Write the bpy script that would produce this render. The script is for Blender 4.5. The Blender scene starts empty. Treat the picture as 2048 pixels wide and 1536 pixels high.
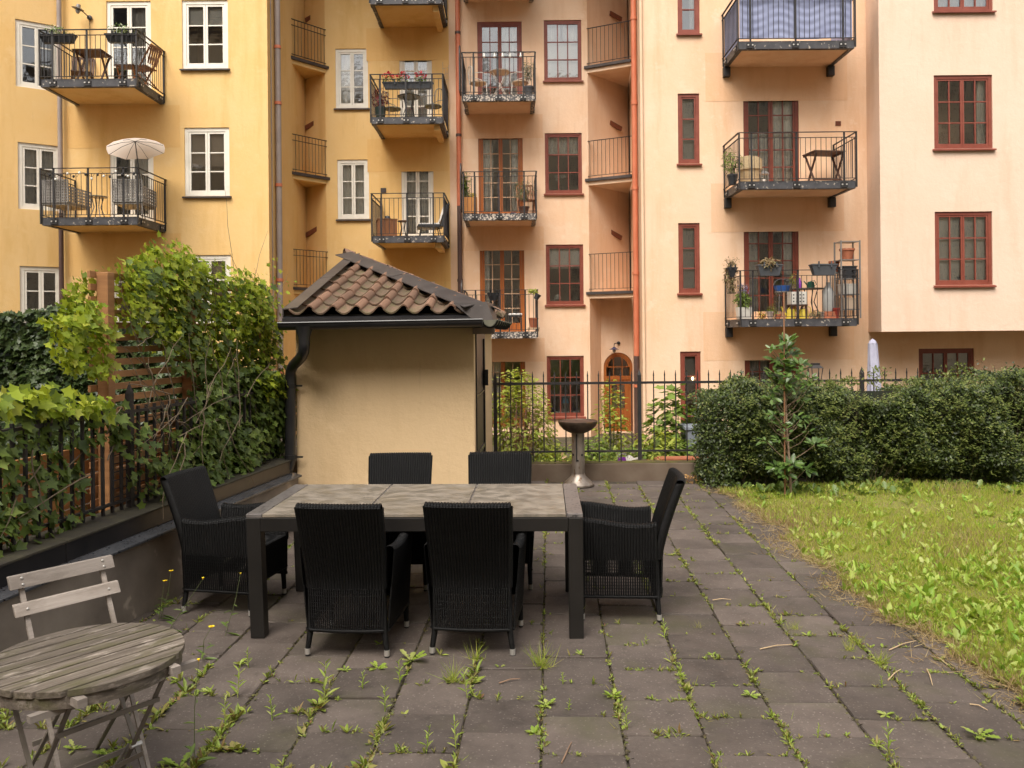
import bpy, math, random
import numpy as np
from mathutils import Vector, Matrix
random.seed(7)
RNG = np.random.default_rng(11)
PI = math.pi
scene = bpy.context.scene
COL = scene.collection

# ------------------------------------------------------------------ camera, sky, sun, exposure
F = 1690.0            # focal length in photo pixels (2048 wide)
ROLL = 0.0095         # slight roll of the camera
EYE = 1.8
HX, HY = 1024.0, 667.7   # where the optical axis meets the photo
cam_d = bpy.data.cameras.new('camera')
cam = bpy.data.objects.new('camera', cam_d); COL.objects.link(cam)
cam.location = (0, 0, EYE)
cam.rotation_euler = (Matrix.Rotation(PI/2, 3, 'X') @ Matrix.Rotation(-ROLL, 3, 'Z')).to_euler()
cam_d.sensor_width = 36.0
cam_d.lens = F / 2048 * 36.0
cam_d.shift_x = 0.0
cam_d.shift_y = -(768 - HY) / 2048
cam_d.clip_start = 0.1; cam_d.clip_end = 300
scene.camera = cam

SUN_EL, SUN_AZ = math.radians(54), math.radians(200)   # azimuth clockwise from +Y: behind the viewer
world = bpy.data.worlds.new('World'); scene.world = world; world.use_nodes = True
wn = world.node_tree
bg = wn.nodes['Background']
sky = wn.nodes.new('ShaderNodeTexSky'); sky.sky_type = 'NISHITA'; sky.sun_disc = False
sky.sun_elevation = SUN_EL; sky.sun_rotation = SUN_AZ
sky.air_density = 1.0; sky.dust_density = 4.0; sky.ozone_density = 1.0
hs = wn.nodes.new('ShaderNodeHueSaturation'); hs.inputs['Saturation'].default_value = 0.25
tint = wn.nodes.new('ShaderNodeMix'); tint.data_type = 'RGBA'; tint.blend_type = 'MULTIPLY'
tint.inputs[0].default_value = 1.0
tint.inputs[7].default_value = (1.0, 0.955, 0.895, 1)
wn.links.new(sky.outputs[0], hs.inputs['Color'])
wn.links.new(hs.outputs[0], tint.inputs[6])
wn.links.new(tint.outputs[2], bg.inputs['Color'])
bg.inputs['Strength'].default_value = 0.15
sun_d = bpy.data.lights.new('sun', 'SUN'); sun_d.energy = 1.25; sun_d.angle = math.radians(38)
sun_d.color = (1.0, 0.94, 0.86)
sun = bpy.data.objects.new('sun', sun_d); COL.objects.link(sun)
_d = Vector((math.sin(SUN_AZ)*math.cos(SUN_EL), math.cos(SUN_AZ)*math.cos(SUN_EL), math.sin(SUN_EL)))
sun.location = _d * 40
sun.rotation_euler = _d.to_track_quat('Z', 'Y').to_euler()
vs = scene.view_settings
vs.view_transform = 'Standard'; vs.look = 'None'; vs.gamma = 1.0; vs.exposure = 1.05; vs.use_curve_mapping = False
scene.cycles.max_bounces = 7; scene.cycles.diffuse_bounces = 4; scene.cycles.glossy_bounces = 3
scene.cycles.transparent_max_bounces = 12; scene.cycles.transmission_bounces = 4
scene.cycles.caustics_reflective = False; scene.cycles.caustics_refractive = False

# ------------------------------------------------------------------ measuring helpers
def P(px, py, Y):
    """point of the place at distance Y that the photo shows at (px, py)"""
    du, dv = px - HX, py - HY
    ix = du - ROLL*dv; iy = dv + ROLL*du
    return Vector((ix*Y/F, Y, EYE - iy*Y/F))
def XY(px, py, Y): p = P(px, py, Y); return p.x, p.z
def G(px, py, z=0.0):
    """point on the level z"""
    du, dv = px - HX, py - HY
    ix = du - ROLL*dv; iy = dv + ROLL*du
    Y = (EYE - z)*F/iy
    return Vector((ix*Y/F, Y, z))

# ------------------------------------------------------------------ mesh helpers
class MB:
    def __init__(s, M=None): s.v = []; s.f = []; s.M = M
    def add(s, vs, fs):
        o = len(s.v)
        if s.M is not None: vs = [s.M @ Vector(v) for v in vs]
        s.v += [tuple(v) for v in vs]
        s.f += [tuple(i+o for i in f) for f in fs]
        return s
    def box(s, x0, x1, y0, y1, z0, z1):
        return s.add([(x0,y0,z0),(x1,y0,z0),(x1,y1,z0),(x0,y1,z0),(x0,y0,z1),(x1,y0,z1),(x1,y1,z1),(x0,y1,z1)],
              [(0,3,2,1),(4,5,6,7),(0,1,5,4),(1,2,6,5),(2,3,7,6),(3,0,4,7)])
    def hexa(s, a, b):   # two quads (bottom, top), ccw seen from above
        return s.add(list(a)+list(b), [(0,3,2,1),(4,5,6,7),(0,1,5,4),(1,2,6,5),(2,3,7,6),(3,0,4,7)])
    def bar(s, p0, p1, w, h, up=(0,0,1)):
        p0, p1 = Vector(p0), Vector(p1); d = (p1-p0).normalized(); up = Vector(up)
        if abs(d.dot(up)) > .99: up = Vector((0,1,0))
        sd = d.cross(up).normalized()*w/2; u = sd.cross(d).normalized()*h/2
        return s.hexa([p0-sd-u, p0+sd-u, p1+sd-u, p1-sd-u], [p0-sd+u, p0+sd+u, p1+sd+u, p1-sd+u])
    def tube(s, pts, r, n=8, caps=True):
        pts = [Vector(p) for p in pts]; m = len(pts)
        rs = r if isinstance(r, (list, tuple)) else [r]*m
        t0 = (pts[1]-pts[0]).normalized()
        up = Vector((0,0,1)) if abs(t0.z) < .9 else Vector((1,0,0))
        a = t0.cross(up).normalized()
        vs = []
        for i, p in enumerate(pts):
            t = (pts[min(i+1,m-1)] - pts[max(i-1,0)])
            t = t.normalized() if t.length > 1e-9 else t0
            a = (a - t*a.dot(t)); a = a.normalized() if a.length > 1e-6 else t.orthogonal().normalized()
            b = t.cross(a)
            for k in range(n):
                an = 2*PI*k/n; vs.append(p + (a*math.cos(an)+b*math.sin(an))*rs[i])
        fs = [(i*n+k, i*n+(k+1)%n, (i+1)*n+(k+1)%n, (i+1)*n+k) for i in range(m-1) for k in range(n)]
        if caps: fs += [tuple(range(n-1,-1,-1)), tuple((m-1)*n+k for k in range(n))]
        return s.add(vs, fs)
    def lathe(s, prof, n=24, c=(0,0,0)):
        vs = []; fs = []
        for r, z in prof:
            for k in range(n):
                an = 2*PI*k/n; vs.append((c[0]+r*math.cos(an), c[1]+r*math.sin(an), c[2]+z))
        for i in range(len(prof)-1):
            for k in range(n): fs.append((i*n+k, i*n+(k+1)%n, (i+1)*n+(k+1)%n, (i+1)*n+k))
        return s.add(vs, fs)
    def cyl(s, c, r, z0, z1, n=16, r1=None):
        r1 = r if r1 is None else r1
        return s.tube([(c[0],c[1],z0),(c[0],c[1],z1)], [r,r1], n)
    def sheet(s, fn, nu, nv, flip=False):
        vs = [fn(i/nu, j/nv) for j in range(nv+1) for i in range(nu+1)]
        fs = []
        for j in range(nv):
            for i in range(nu):
                a = j*(nu+1)+i; q = (a, a+1, a+nu+2, a+nu+1)
                fs.append(q[::-1] if flip else q)
        return s.add(vs, fs)
    def prism(s, poly, z0, z1):
        n = len(poly)
        vs = [(x,y,z0) for x,y in poly] + [(x,y,z1) for x,y in poly]
        fs = [tuple(range(n-1,-1,-1)), tuple(range(n,2*n))] + [(i,(i+1)%n,n+(i+1)%n,n+i) for i in range(n)]
        return s.add(vs, fs)
    def ball(s, c, rx, ry=None, rz=None, n=12, m=8):
        ry = ry or rx; rz = rz or rx
        vs = [(c[0],c[1],c[2]-rz)]; fs = []
        for j in range(1, m):
            ph = -PI/2 + PI*j/m
            for k in range(n):
                an = 2*PI*k/n; vs.append((c[0]+rx*math.cos(ph)*math.cos(an), c[1]+ry*math.cos(ph)*math.sin(an), c[2]+rz*math.sin(ph)))
        vs.append((c[0],c[1],c[2]+rz)); L = len(vs)-1
        fs += [(0, 1+(k+1)%n, 1+k) for k in range(n)]
        for j in range(m-2):
            for k in range(n): fs.append((1+j*n+k, 1+j*n+(k+1)%n, 1+(j+1)*n+(k+1)%n, 1+(j+1)*n+k))
        fs += [(L, 1+(m-2)*n+k, 1+(m-2)*n+(k+1)%n) for k in range(n)]
        return s.add(vs, fs)

WORLD_ROOT = {}     # roots whose parts are given in world coordinates
def root_of(o):
    while o.parent: o = o.parent
    return o
def mesh_of(name, mb, mat, smooth=None):
    me = bpy.data.meshes.new(name); me.from_pydata(mb.v, [], mb.f)
    if mat is not None:
        for m in (mat if isinstance(mat, (list, tuple)) else [mat]): me.materials.append(m)
    if smooth is not None:
        me.polygons.foreach_set('use_smooth', [True]*len(me.polygons)); me.set_sharp_from_angle(angle=math.radians(smooth))
    me.update()
    return me
def obj(name, mb, mat, parent=None, smooth=None, kind=None, label=None, bevel=0, local=False):
    if isinstance(mb, MB):
        if parent is not None and not local:
            r = root_of(parent)
            if r.name in WORLD_ROOT:
                L = WORLD_ROOT[r.name]; mb.v = [(x-L[0], y-L[1], z-L[2]) for x,y,z in mb.v]
        me = mesh_of(name, mb, mat, smooth)
    else: me = mb
    o = bpy.data.objects.new(name, me); COL.objects.link(o)
    if parent is not None: o.parent = parent
    if kind: o['kind'] = kind
    if label: o['label'] = label
    if bevel:
        b = o.modifiers.new('bevel', 'BEVEL'); b.width = bevel; b.segments = 2; b.limit_method = 'ANGLE'; b.angle_limit = math.radians(40)
    return o
def inst(name, me, loc, rot=(0,0,0), scale=(1,1,1), parent=None):
    o = bpy.data.objects.new(name, me); COL.objects.link(o)
    loc = Vector(loc)
    if parent is not None:
        o.parent = parent; r = root_of(parent)
        if r.name in WORLD_ROOT: loc = loc - Vector(WORLD_ROOT[r.name])
    o.location = loc
    if isinstance(rot, Matrix): o.rotation_euler = rot.to_euler()
    else: o.rotation_euler = rot
    o.scale = scale
    return o
def tag(o, label, cat, group=None):
    o['label'] = label; o['category'] = cat
    if group: o['group'] = group
    return o
def thing(name, label, cat, loc=(0,0,0), rz=0.0, group=None, world=False):
    o = bpy.data.objects.new(name, None); COL.objects.link(o)
    o.empty_display_size = .1
    o.location = loc; o.rotation_euler = (0,0,rz)
    tag(o, label, cat, group)
    if world: WORLD_ROOT[o.name] = tuple(loc)
    return o
def dup(root, loc, rz, label, group=None):
    def cp(o, par):
        c = o.copy(); COL.objects.link(c)
        if par is not None: c.parent = par
        for ch in o.children: cp(ch, c)
        return c
    r = cp(root, None); r.location = loc; r.rotation_euler = (0,0,rz); r['label'] = label
    if group: r['group'] = group
    return r

# ------------------------------------------------------------------ materials
MATS = {}
def srgb(r, g, b):
    f = lambda c: (c/255/12.92 if c/255 <= .04045 else ((c/255+.055)/1.055)**2.4)
    return (f(r), f(g), f(b))
class NT:
    def __init__(s, name):
        s.m = bpy.data.materials.new(name); s.m.use_nodes = True
        s.t = s.m.node_tree; s.t.nodes.clear()
        s.out = s.n('ShaderNodeOutputMaterial')
    def n(s, typ, **kw):
        nd = s.t.nodes.new(typ)
        for k, v in kw.items(): setattr(nd, k, v)
        return nd
    def l(s, a, b): s.t.links.new(a, b)
    def mix(s, fac, a, b, blend='MIX'):
        m = s.n('ShaderNodeMix', data_type='RGBA', blend_type=blend)
        for sock, v in ((m.inputs[0], fac), (m.inputs[6], a), (m.inputs[7], b)):
            if isinstance(v, bpy.types.NodeSocket): s.l(v, sock)
            elif isinstance(v, (int, float)): sock.default_value = v
            else: sock.default_value = (*v[:3], 1)
        return m.outputs[2]
    def noise(s, scale, detail=4, vec=None, rough=.55):
        nd = s.n('ShaderNodeTexNoise'); nd.inputs['Scale'].default_value = scale; nd.inputs['Detail'].default_value = detail
        nd.inputs['Roughness'].default_value = rough
        if vec is not None: s.l(vec, nd.inputs['Vector'])
        return nd.outputs['Fac']
    def ramp(s, fac, a, b, ca=(0,0,0), cb=(1,1,1)):
        r = s.n('ShaderNodeValToRGB'); e = r.color_ramp.elements
        e[0].position = a; e[1].position = b; e[0].color = (*ca, 1); e[1].color = (*cb, 1)
        s.l(fac, r.inputs[0]); return r.outputs[0]
    def coord(s, scale=(1,1,1), kind='Object'):
        c = s.n('ShaderNodeTexCoord'); mp = s.n('ShaderNodeMapping'); mp.inputs['Scale'].default_value = scale
        s.l(c.outputs[kind], mp.inputs['Vector']); return mp.outputs[0]
def pm(name, col, col2=None, rough=.7, scale=3.0, amt=1.0, metal=0.0, bump=0.0, bscale=60.0, rand=0.0, spec=.4,
       stretch=(1,1,1), spots=None, spec2=None, lo=.35, hi=.65, world=False, coat=0.0, bdist=.004):
    """plain surface: base colour wandering to col2, optional specks, per-object shift, fine relief"""
    if name in MATS: return MATS[name]
    t = NT(name); b = t.n('ShaderNodeBsdfPrincipled'); t.l(b.outputs[0], t.out.inputs[0])
    v = t.coord(stretch)
    if rand:   # move the pattern from object to object
        oi = t.n('ShaderNodeObjectInfo'); ad = t.n('ShaderNodeVectorMath', operation='MULTIPLY_ADD')
        t.l(oi.outputs['Random'], ad.inputs[0]); ad.inputs[1].default_value = (37, 91, 53); t.l(v, ad.inputs[2]); v = ad.outputs[0]
    c = None
    if col2 is not None:
        f = t.ramp(t.noise(scale, 5, v), lo, hi)
        c = t.mix(f, col, col2)
        if spots:
            f2 = t.ramp(t.noise(spots[0], 3, v), spots[1], spots[1]+.06)
            c = t.mix(f2, c, spots[2])
    if rand:
        hsv = t.n('ShaderNodeHueSaturation')
        mr = t.n('ShaderNodeMapRange'); t.l(oi.outputs['Random'], mr.inputs[0])
        mr.inputs[3].default_value = 1-rand; mr.inputs[4].default_value = 1+rand
        t.l(mr.outputs[0], hsv.inputs['Value'])
        if c is None: hsv.inputs['Color'].default_value = (*col, 1)
        else: t.l(c, hsv.inputs['Color'])
        c = hsv.outputs[0]
    if c is None: b.inputs['Base Color'].default_value = (*col, 1)
    else: t.l(c, b.inputs['Base Color'])
    b.inputs['Roughness'].default_value = rough; b.inputs['Metallic'].default_value = metal
    b.inputs['Specular IOR Level'].default_value = spec
    if coat: b.inputs['Coat Weight'].default_value = coat; b.inputs['Coat Roughness'].default_value = .15
    if bump:
        bp = t.n('ShaderNodeBump'); bp.inputs['Strength'].default_value = bump; bp.inputs['Distance'].default_value = bdist
        t.l(t.noise(bscale, 6, v), bp.inputs['Height']); t.l(bp.outputs[0], b.inputs['Normal'])
    MATS[name] = t.m
    return t.m
def leafmat(name, cols, rough=.45, trans=.35, spec=.4):
    """leaf: colour picked leaf by leaf, some light let through"""
    t = NT(name); g = t.n('ShaderNodeNewGeometry')
    r = t.n('ShaderNodeValToRGB'); els = r.color_ramp.elements
    n = len(cols)
    els[0].position = 0; els[0].color = (*cols[0],1); els[1].position = 1; els[1].color = (*cols[-1],1)
    for i in range(1, n-1):
        e = els.new(i/(n-1)); e.color = (*cols[i],1)
    oi = t.n('ShaderNodeObjectInfo'); ad = t.n('ShaderNodeMath', operation='ADD'); fr = t.n('ShaderNodeMath', operation='FRACT')
    t.l(g.outputs['Random Per Island'], ad.inputs[0]); t.l(oi.outputs['Random'], ad.inputs[1]); t.l(ad.outputs[0], fr.inputs[0])
    t.l(fr.outputs[0], r.inputs[0])
    b = t.n('ShaderNodeBsdfPrincipled'); b.inputs['Roughness'].default_value = rough; b.inputs['Specular IOR Level'].default_value = spec
    t.l(r.outputs[0], b.inputs['Base Color'])
    tr = t.n('ShaderNodeBsdfTranslucent'); br = t.mix(1.0, r.outputs[0], (1.25,1.2,.7) if spec > .15 else (1,1,1), 'MULTIPLY'); t.l(br, tr.inputs[0])
    mx = t.n('ShaderNodeMixShader'); mx.inputs[0].default_value = trans
    t.l(b.outputs[0], mx.inputs[1]); t.l(tr.outputs[0], mx.inputs[2]); t.l(mx.outputs[0], t.out.inputs[0])
    MATS[name] = t.m
    return t.m

# ------------------------------------------------------------------ leaves by the thousand
T_IVY = (np.array([(0,0,0),(.38,-.06,.03),(.30,.28,.02),(.47,.50,.04),(.20,.60,.01),(0,1.0,.02),(-.20,.60,.01),(-.47,.50,.04),(-.30,.28,.02),(-.38,-.06,.03),(0,.36,-.05)],float),
         [(10,0,1),(10,1,2),(10,2,3),(10,3,4),(10,4,5),(10,5,6),(10,6,7),(10,7,8),(10,8,9),(10,9,0)])
T_OVAL = (np.array([(0,0,0),(.20,.30,.05),(.19,.68,.05),(0,1,-.03),(-.19,.68,.05),(-.20,.30,.05)],float), [(0,1,2,3),(0,3,4,5)])
T_LANCE = (np.array([(0,0,0),(.10,.30,.05),(.09,.65,.03),(0,1,-.10),(-.09,.65,.03),(-.10,.30,.05)],float), [(0,1,2,3),(0,3,4,5)])
T_DIA = (np.array([(0,0,0),(.27,.5,.06),(0,1,0),(-.27,.5,.06)],float), [(0,1,2),(0,2,3)])
T_TOOTH = (np.array([(0,0,0),(.12,.15,.03),(.07,.25,.02),(.18,.38,.04),(.10,.47,.02),(.22,.62,.04),(.14,.72,.02),(.17,.84,.02),(0,1,-.04),(-.17,.84,.02),(-.14,.72,.02),(-.22,.62,.04),(-.10,.47,.02),(-.18,.38,.04),(-.07,.25,.02),(-.12,.15,.03),(0,.5,-.03)],float),
           [(16,i,(i+1)%16) for i in range(16)])
T_BLADE = (np.array([(-.5,0,0),(.5,0,0),(.35,.5,0),(-.35,.5,0),(0,1,0)],float), [(0,1,2,3),(3,2,4)])
def rand_unit(n):
    v = RNG.normal(size=(n,3)); return v/np.linalg.norm(v,axis=1)[:,None]
def norm_rows(a): return a/np.maximum(np.linalg.norm(a,axis=1),1e-9)[:,None]
def leaf_mesh(name, pts, nrm, tip, size, T, mat, width=1.0):
    tv, tf = T; n = len(pts); k = len(tv)
    nrm = norm_rows(np.asarray(nrm,float)); tip = np.asarray(tip,float)
    tip = norm_rows(tip - nrm*np.sum(tip*nrm,axis=1)[:,None]); sx = np.cross(tip, nrm)
    size = np.broadcast_to(np.asarray(size,float), (n,)); width = np.broadcast_to(np.asarray(width,float),(n,))
    V = (pts[:,None,:] + size[:,None,None]*(tv[None,:,0,None]*width[:,None,None]*sx[:,None,:] + tv[None,:,1,None]*tip[:,None,:] + tv[None,:,2,None]*nrm[:,None,:])).reshape(-1,3)
    lens = np.array([len(f) for f in tf]); flat = np.concatenate([np.array(f) for f in tf])
    loops = (flat[None,:] + (np.arange(n)*k)[:,None]).reshape(-1)
    tot = np.tile(lens, n); start = np.concatenate([[0], np.cumsum(tot)[:-1]])
    me = bpy.data.meshes.new(name)
    me.vertices.add(len(V)); me.vertices.foreach_set('co', V.astype(np.float32).ravel())
    me.loops.add(len(loops)); me.loops.foreach_set('vertex_index', loops.astype(np.int32))
    me.polygons.add(len(tot)); me.polygons.foreach_set('loop_start', start.astype(np.int32))
    me.materials.append(mat); me.update(calc_edges=True); me.validate()
    return me
def vnoise(p, s=1.0, seed=0):
    """cheap smooth noise in 0..1 for arrays of points"""
    p = np.asarray(p,float)*s + seed*17.3
    r = 0
    for k,(a,b,c,d) in enumerate(((1.0,.6,.3,.5),(1.9,-1.1,.7,.27),(-2.3,3.1,1.7,.15),(4.7,3.9,-5.1,.08))):
        r = r + d*np.sin(p[...,0]*a*2+p[...,1]*b*2+k+1.7*np.sin(p[...,2]*c*2+p[...,0]*b+k*2.1))
    return .5 + .5*r
def inpoly(x, y, poly):
    x = np.asarray(x); y = np.asarray(y); c = np.zeros(x.shape, bool); n = len(poly)
    for i in range(n):
        x0,y0 = poly[i]; x1,y1 = poly[(i+1)%n]
        cond = ((y0 > y) != (y1 > y)); d = (y1-y0) if abs(y1-y0) > 1e-12 else 1e-12
        c ^= cond & (x < (x1-x0)*(y-y0)/d + x0)
    return c
# ------------------------------------------------------------------ facade materials
def plaster(name, c1, c2, c3, bump=.5):
    t = NT(name); b = t.n('ShaderNodeBsdfPrincipled'); t.l(b.outputs[0], t.out.inputs[0])
    v = t.coord()
    c = t.mix(t.ramp(t.noise(.45, 5, v, .6), .32, .70), c1, c2)
    vs_ = t.coord((1.6, 1.6, .22))
    c = t.mix(t.ramp(t.noise(1.1, 6, vs_, .65), .50, .78, (0,0,0), (.75,.75,.75)), c, c3)
    c = t.mix(t.ramp(t.noise(2.6, 7, v, .72), .54, .66, (0,0,0), (.7,.7,.7)), c, c2)
    c = t.mix(t.ramp(t.noise(3.4, 6, t.coord((3.2,3.2,.35)), .7), .62, .78, (0,0,0), (.30,.30,.30)), c, tuple(q*.62 for q in c3))
    c = t.mix(t.ramp(t.noise(9, 4, v, .7), .60, .82, (0,0,0), (.25,.25,.25)), c, c3)
    t.l(c, b.inputs['Base Color']); b.inputs['Roughness'].default_value = .92; b.inputs['Specular IOR Level'].default_value = .2
    bp = t.n('ShaderNodeBump'); bp.inputs['Strength'].default_value = bump; bp.inputs['Distance'].default_value = .02
    t.l(t.noise(7, 9, v, .72), bp.inputs['Height']); t.l(bp.outputs[0], b.inputs['Normal'])
    MATS[name] = t.m; return t.m
Y_PL = plaster('yellow_plaster', (.77,.495,.19), (.80,.555,.265), (.62,.36,.10))
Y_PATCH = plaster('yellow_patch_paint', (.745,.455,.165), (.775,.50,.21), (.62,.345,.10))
P_PL = plaster('peach_plaster', (.76,.50,.315), (.80,.60,.44), (.62,.37,.205))
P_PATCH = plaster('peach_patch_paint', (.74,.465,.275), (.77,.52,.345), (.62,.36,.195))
B_PL = plaster('pale_plaster', (.72,.53,.405), (.75,.58,.46), (.64,.44,.31))
WHITE = pm('white_paint', (.80,.76,.67), (.70,.65,.55), rough=.45, scale=4, lo=.5, hi=.8)
RED = pm('red_brown_paint', (.19,.046,.028), (.235,.064,.041), rough=.45, scale=6)
DRED = pm('dark_red_paint', (.15,.035,.02), (.19,.05,.03), rough=.4, scale=6)
OAK = pm('orange_oak', (.36,.12,.028), (.27,.075,.017), rough=.4, scale=5, stretch=(8,8,.6))
TAN = pm('tan_putty', (.45,.30,.19), rough=.6)
ZINC = pm('dark_sheet_metal', (.055,.045,.042), (.085,.07,.065), rough=.5, metal=.3, scale=5)
IRON = pm('black_iron', (.018,.017,.018), (.03,.027,.027), rough=.5, scale=8)
BEAM = pm('painted_steel_beam', (.045,.045,.05), (.075,.073,.078), rough=.5, scale=7, spots=(14,.62,(.38,.33,.27)))
BEAMP = pm('peeling_steel_beam', (.05,.048,.05), (.09,.085,.085), rough=.6, scale=7, spots=(26,.52,(.5,.43,.36)))
BOLT = pm('bolt_zinc', (.55,.53,.5), rough=.4, metal=.6)
PIPE_G = pm('grey_pipe_paint', (.34,.28,.25), (.28,.23,.21), rough=.45, scale=3)
PIPE_R = pm('red_pipe_paint', (.52,.15,.075), (.58,.19,.10), rough=.4, scale=3)
PIPE_B = pm('brown_pipe_paint', (.075,.042,.034), (.1,.06,.05), rough=.45, scale=3)
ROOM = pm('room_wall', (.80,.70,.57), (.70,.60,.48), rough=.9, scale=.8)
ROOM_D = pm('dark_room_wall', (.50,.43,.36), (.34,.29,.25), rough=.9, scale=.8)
CURT = pm('curtain_cloth', (.85,.80,.72), (.76,.71,.63), rough=.9, scale=3)
CURT_G = pm('grey_curtain_cloth', (.60,.56,.50), (.48,.45,.41), rough=.9, scale=3)
def glassmat():
    t = NT('window_glass')
    tr = t.n('ShaderNodeBsdfTransparent'); tr.inputs[0].default_value = (.97,.98,.97,1)
    gl = t.n('ShaderNodeBsdfGlossy'); gl.inputs['Roughness'].default_value = .015; gl.inputs[0].default_value = (.95,.97,1,1)
    fr = t.n('ShaderNodeFresnel'); fr.inputs[0].default_value = 1.5
    bp = t.n('ShaderNodeBump'); bp.inputs['Strength'].default_value = .06; bp.inputs['Distance'].default_value = .05
    t.l(t.noise(2.2, 2, t.coord((1,1,1))), bp.inputs['Height']); t.l(bp.outputs[0], gl.inputs['Normal'])
    m = t.n('ShaderNodeMath', operation='MULTIPLY_ADD'); t.l(fr.outputs[0], m.inputs[0]); m.inputs[1].default_value = 1.6; m.inputs[2].default_value = .03
    mx = t.n('ShaderNodeMixShader'); t.l(m.outputs[0], mx.inputs[0]); t.l(tr.outputs[0], mx.inputs[1]); t.l(gl.outputs[0], mx.inputs[2])
    t.l(mx.outputs[0], t.out.inputs[0]); MATS['glass'] = t.m; return t.m
GLASS = glassmat()
PANE_ME = mesh_of('pane', MB().box(0,1,-.003,.003,0,1), GLASS)
def multi(name, items, smooth=None):
    mb = MB(); idx = []; mats = []
    for b, m in items:
        if m not in mats: mats.append(m)
        mb.add(b.v, b.f); idx += [mats.index(m)]*len(b.f)
    me = mesh_of(name, mb, mats, smooth); me.polygons.foreach_set('material_index', idx); me.update()
    return me

# ------------------------------------------------------------------ walls with real openings
class Wall:
    def __init__(s, p0, p1, z0, z1):
        s.p0 = Vector((*p0, 0)); s.p1 = Vector((*p1, 0)); s.L = (s.p1-s.p0).length
        s.U = (s.p1-s.p0).normalized(); s.I = Vector((-s.U.y, s.U.x, 0))     # I points into the house
        s.z0, s.z1 = z0, z1; s.op = []
        M = Matrix.Identity(4)
        for i, c in enumerate((s.U, s.I, Vector((0,0,1)))):
            for r in range(3): M[r][i] = c[r]
        for r in range(3): M[r][3] = s.p0[r]
        s.M = M
    def uz(s, px, py):
        du, dv = px-HX, py-HY
        d = Vector(((du-ROLL*dv)/F, 1, -(dv+ROLL*du)/F))
        t = s.p0.dot(s.I)/d.dot(s.I)
        q = d*t
        return (q-s.p0).dot(s.U) if True else 0, EYE+q.z
    def build(s, bld, mat, name='wall', depth=.13, arch=None):
        us = sorted({0.0, s.L, *[o[0] for o in s.op], *[o[1] for o in s.op]}); us = [u for u in us if 0 <= u <= s.L]
        zs = sorted({s.z0, s.z1, *[min(max(o[2],s.z0),s.z1) for o in s.op], *[min(max(o[3],s.z0),s.z1) for o in s.op]})
        mb = MB(s.M)
        for i in range(len(us)-1):
            for j in range(len(zs)-1):
                um, zm = (us[i]+us[i+1])/2, (zs[j]+zs[j+1])/2
                if any(o[0] < um < o[1] and o[2] < zm < o[3] for o in s.op): continue
                mb.add([(us[i],0,zs[j]),(us[i+1],0,zs[j]),(us[i+1],0,zs[j+1]),(us[i],0,zs[j+1])], [(0,1,2,3)])
        for a,b,c,d in s.op:
            a0 = max(a,0); b0 = min(b,s.L)
            mb.add([(a0,0,c),(a0,depth,c),(a0,depth,d),(a0,0,d)], [(0,1,2,3)])
            mb.add([(b0,0,c),(b0,0,d),(b0,depth,d),(b0,depth,c)], [(0,1,2,3)])
            mb.add([(a0,0,d),(a0,depth,d),(b0,depth,d),(b0,0,d)], [(0,1,2,3)])
            mb.add([(a0,0,c),(b0,0,c),(b0,depth,c),(a0,depth,c)], [(0,1,2,3)])
        return obj(name, mb, mat, bld)
ROT3 = lambda wall: wall.M.to_3x3()
def curtain_mb(M, u0, u1, z0, z1, y, amp=.03, waves=6, gather=0.0):
    mb = MB(M); ph = random.random()*6
    def fn(a, b):
        sq = 1 - gather*math.sin(PI*min(1,(1-b)*1.1))*.5
        u = u0 + (u1-u0)*a*sq
        return (u, y + amp*math.sin(a*waves*2*PI+ph) + .01*math.sin(b*5+a*9), z0+(z1-z0)*b)
    return mb.sheet(fn, waves*6, 6)
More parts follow.
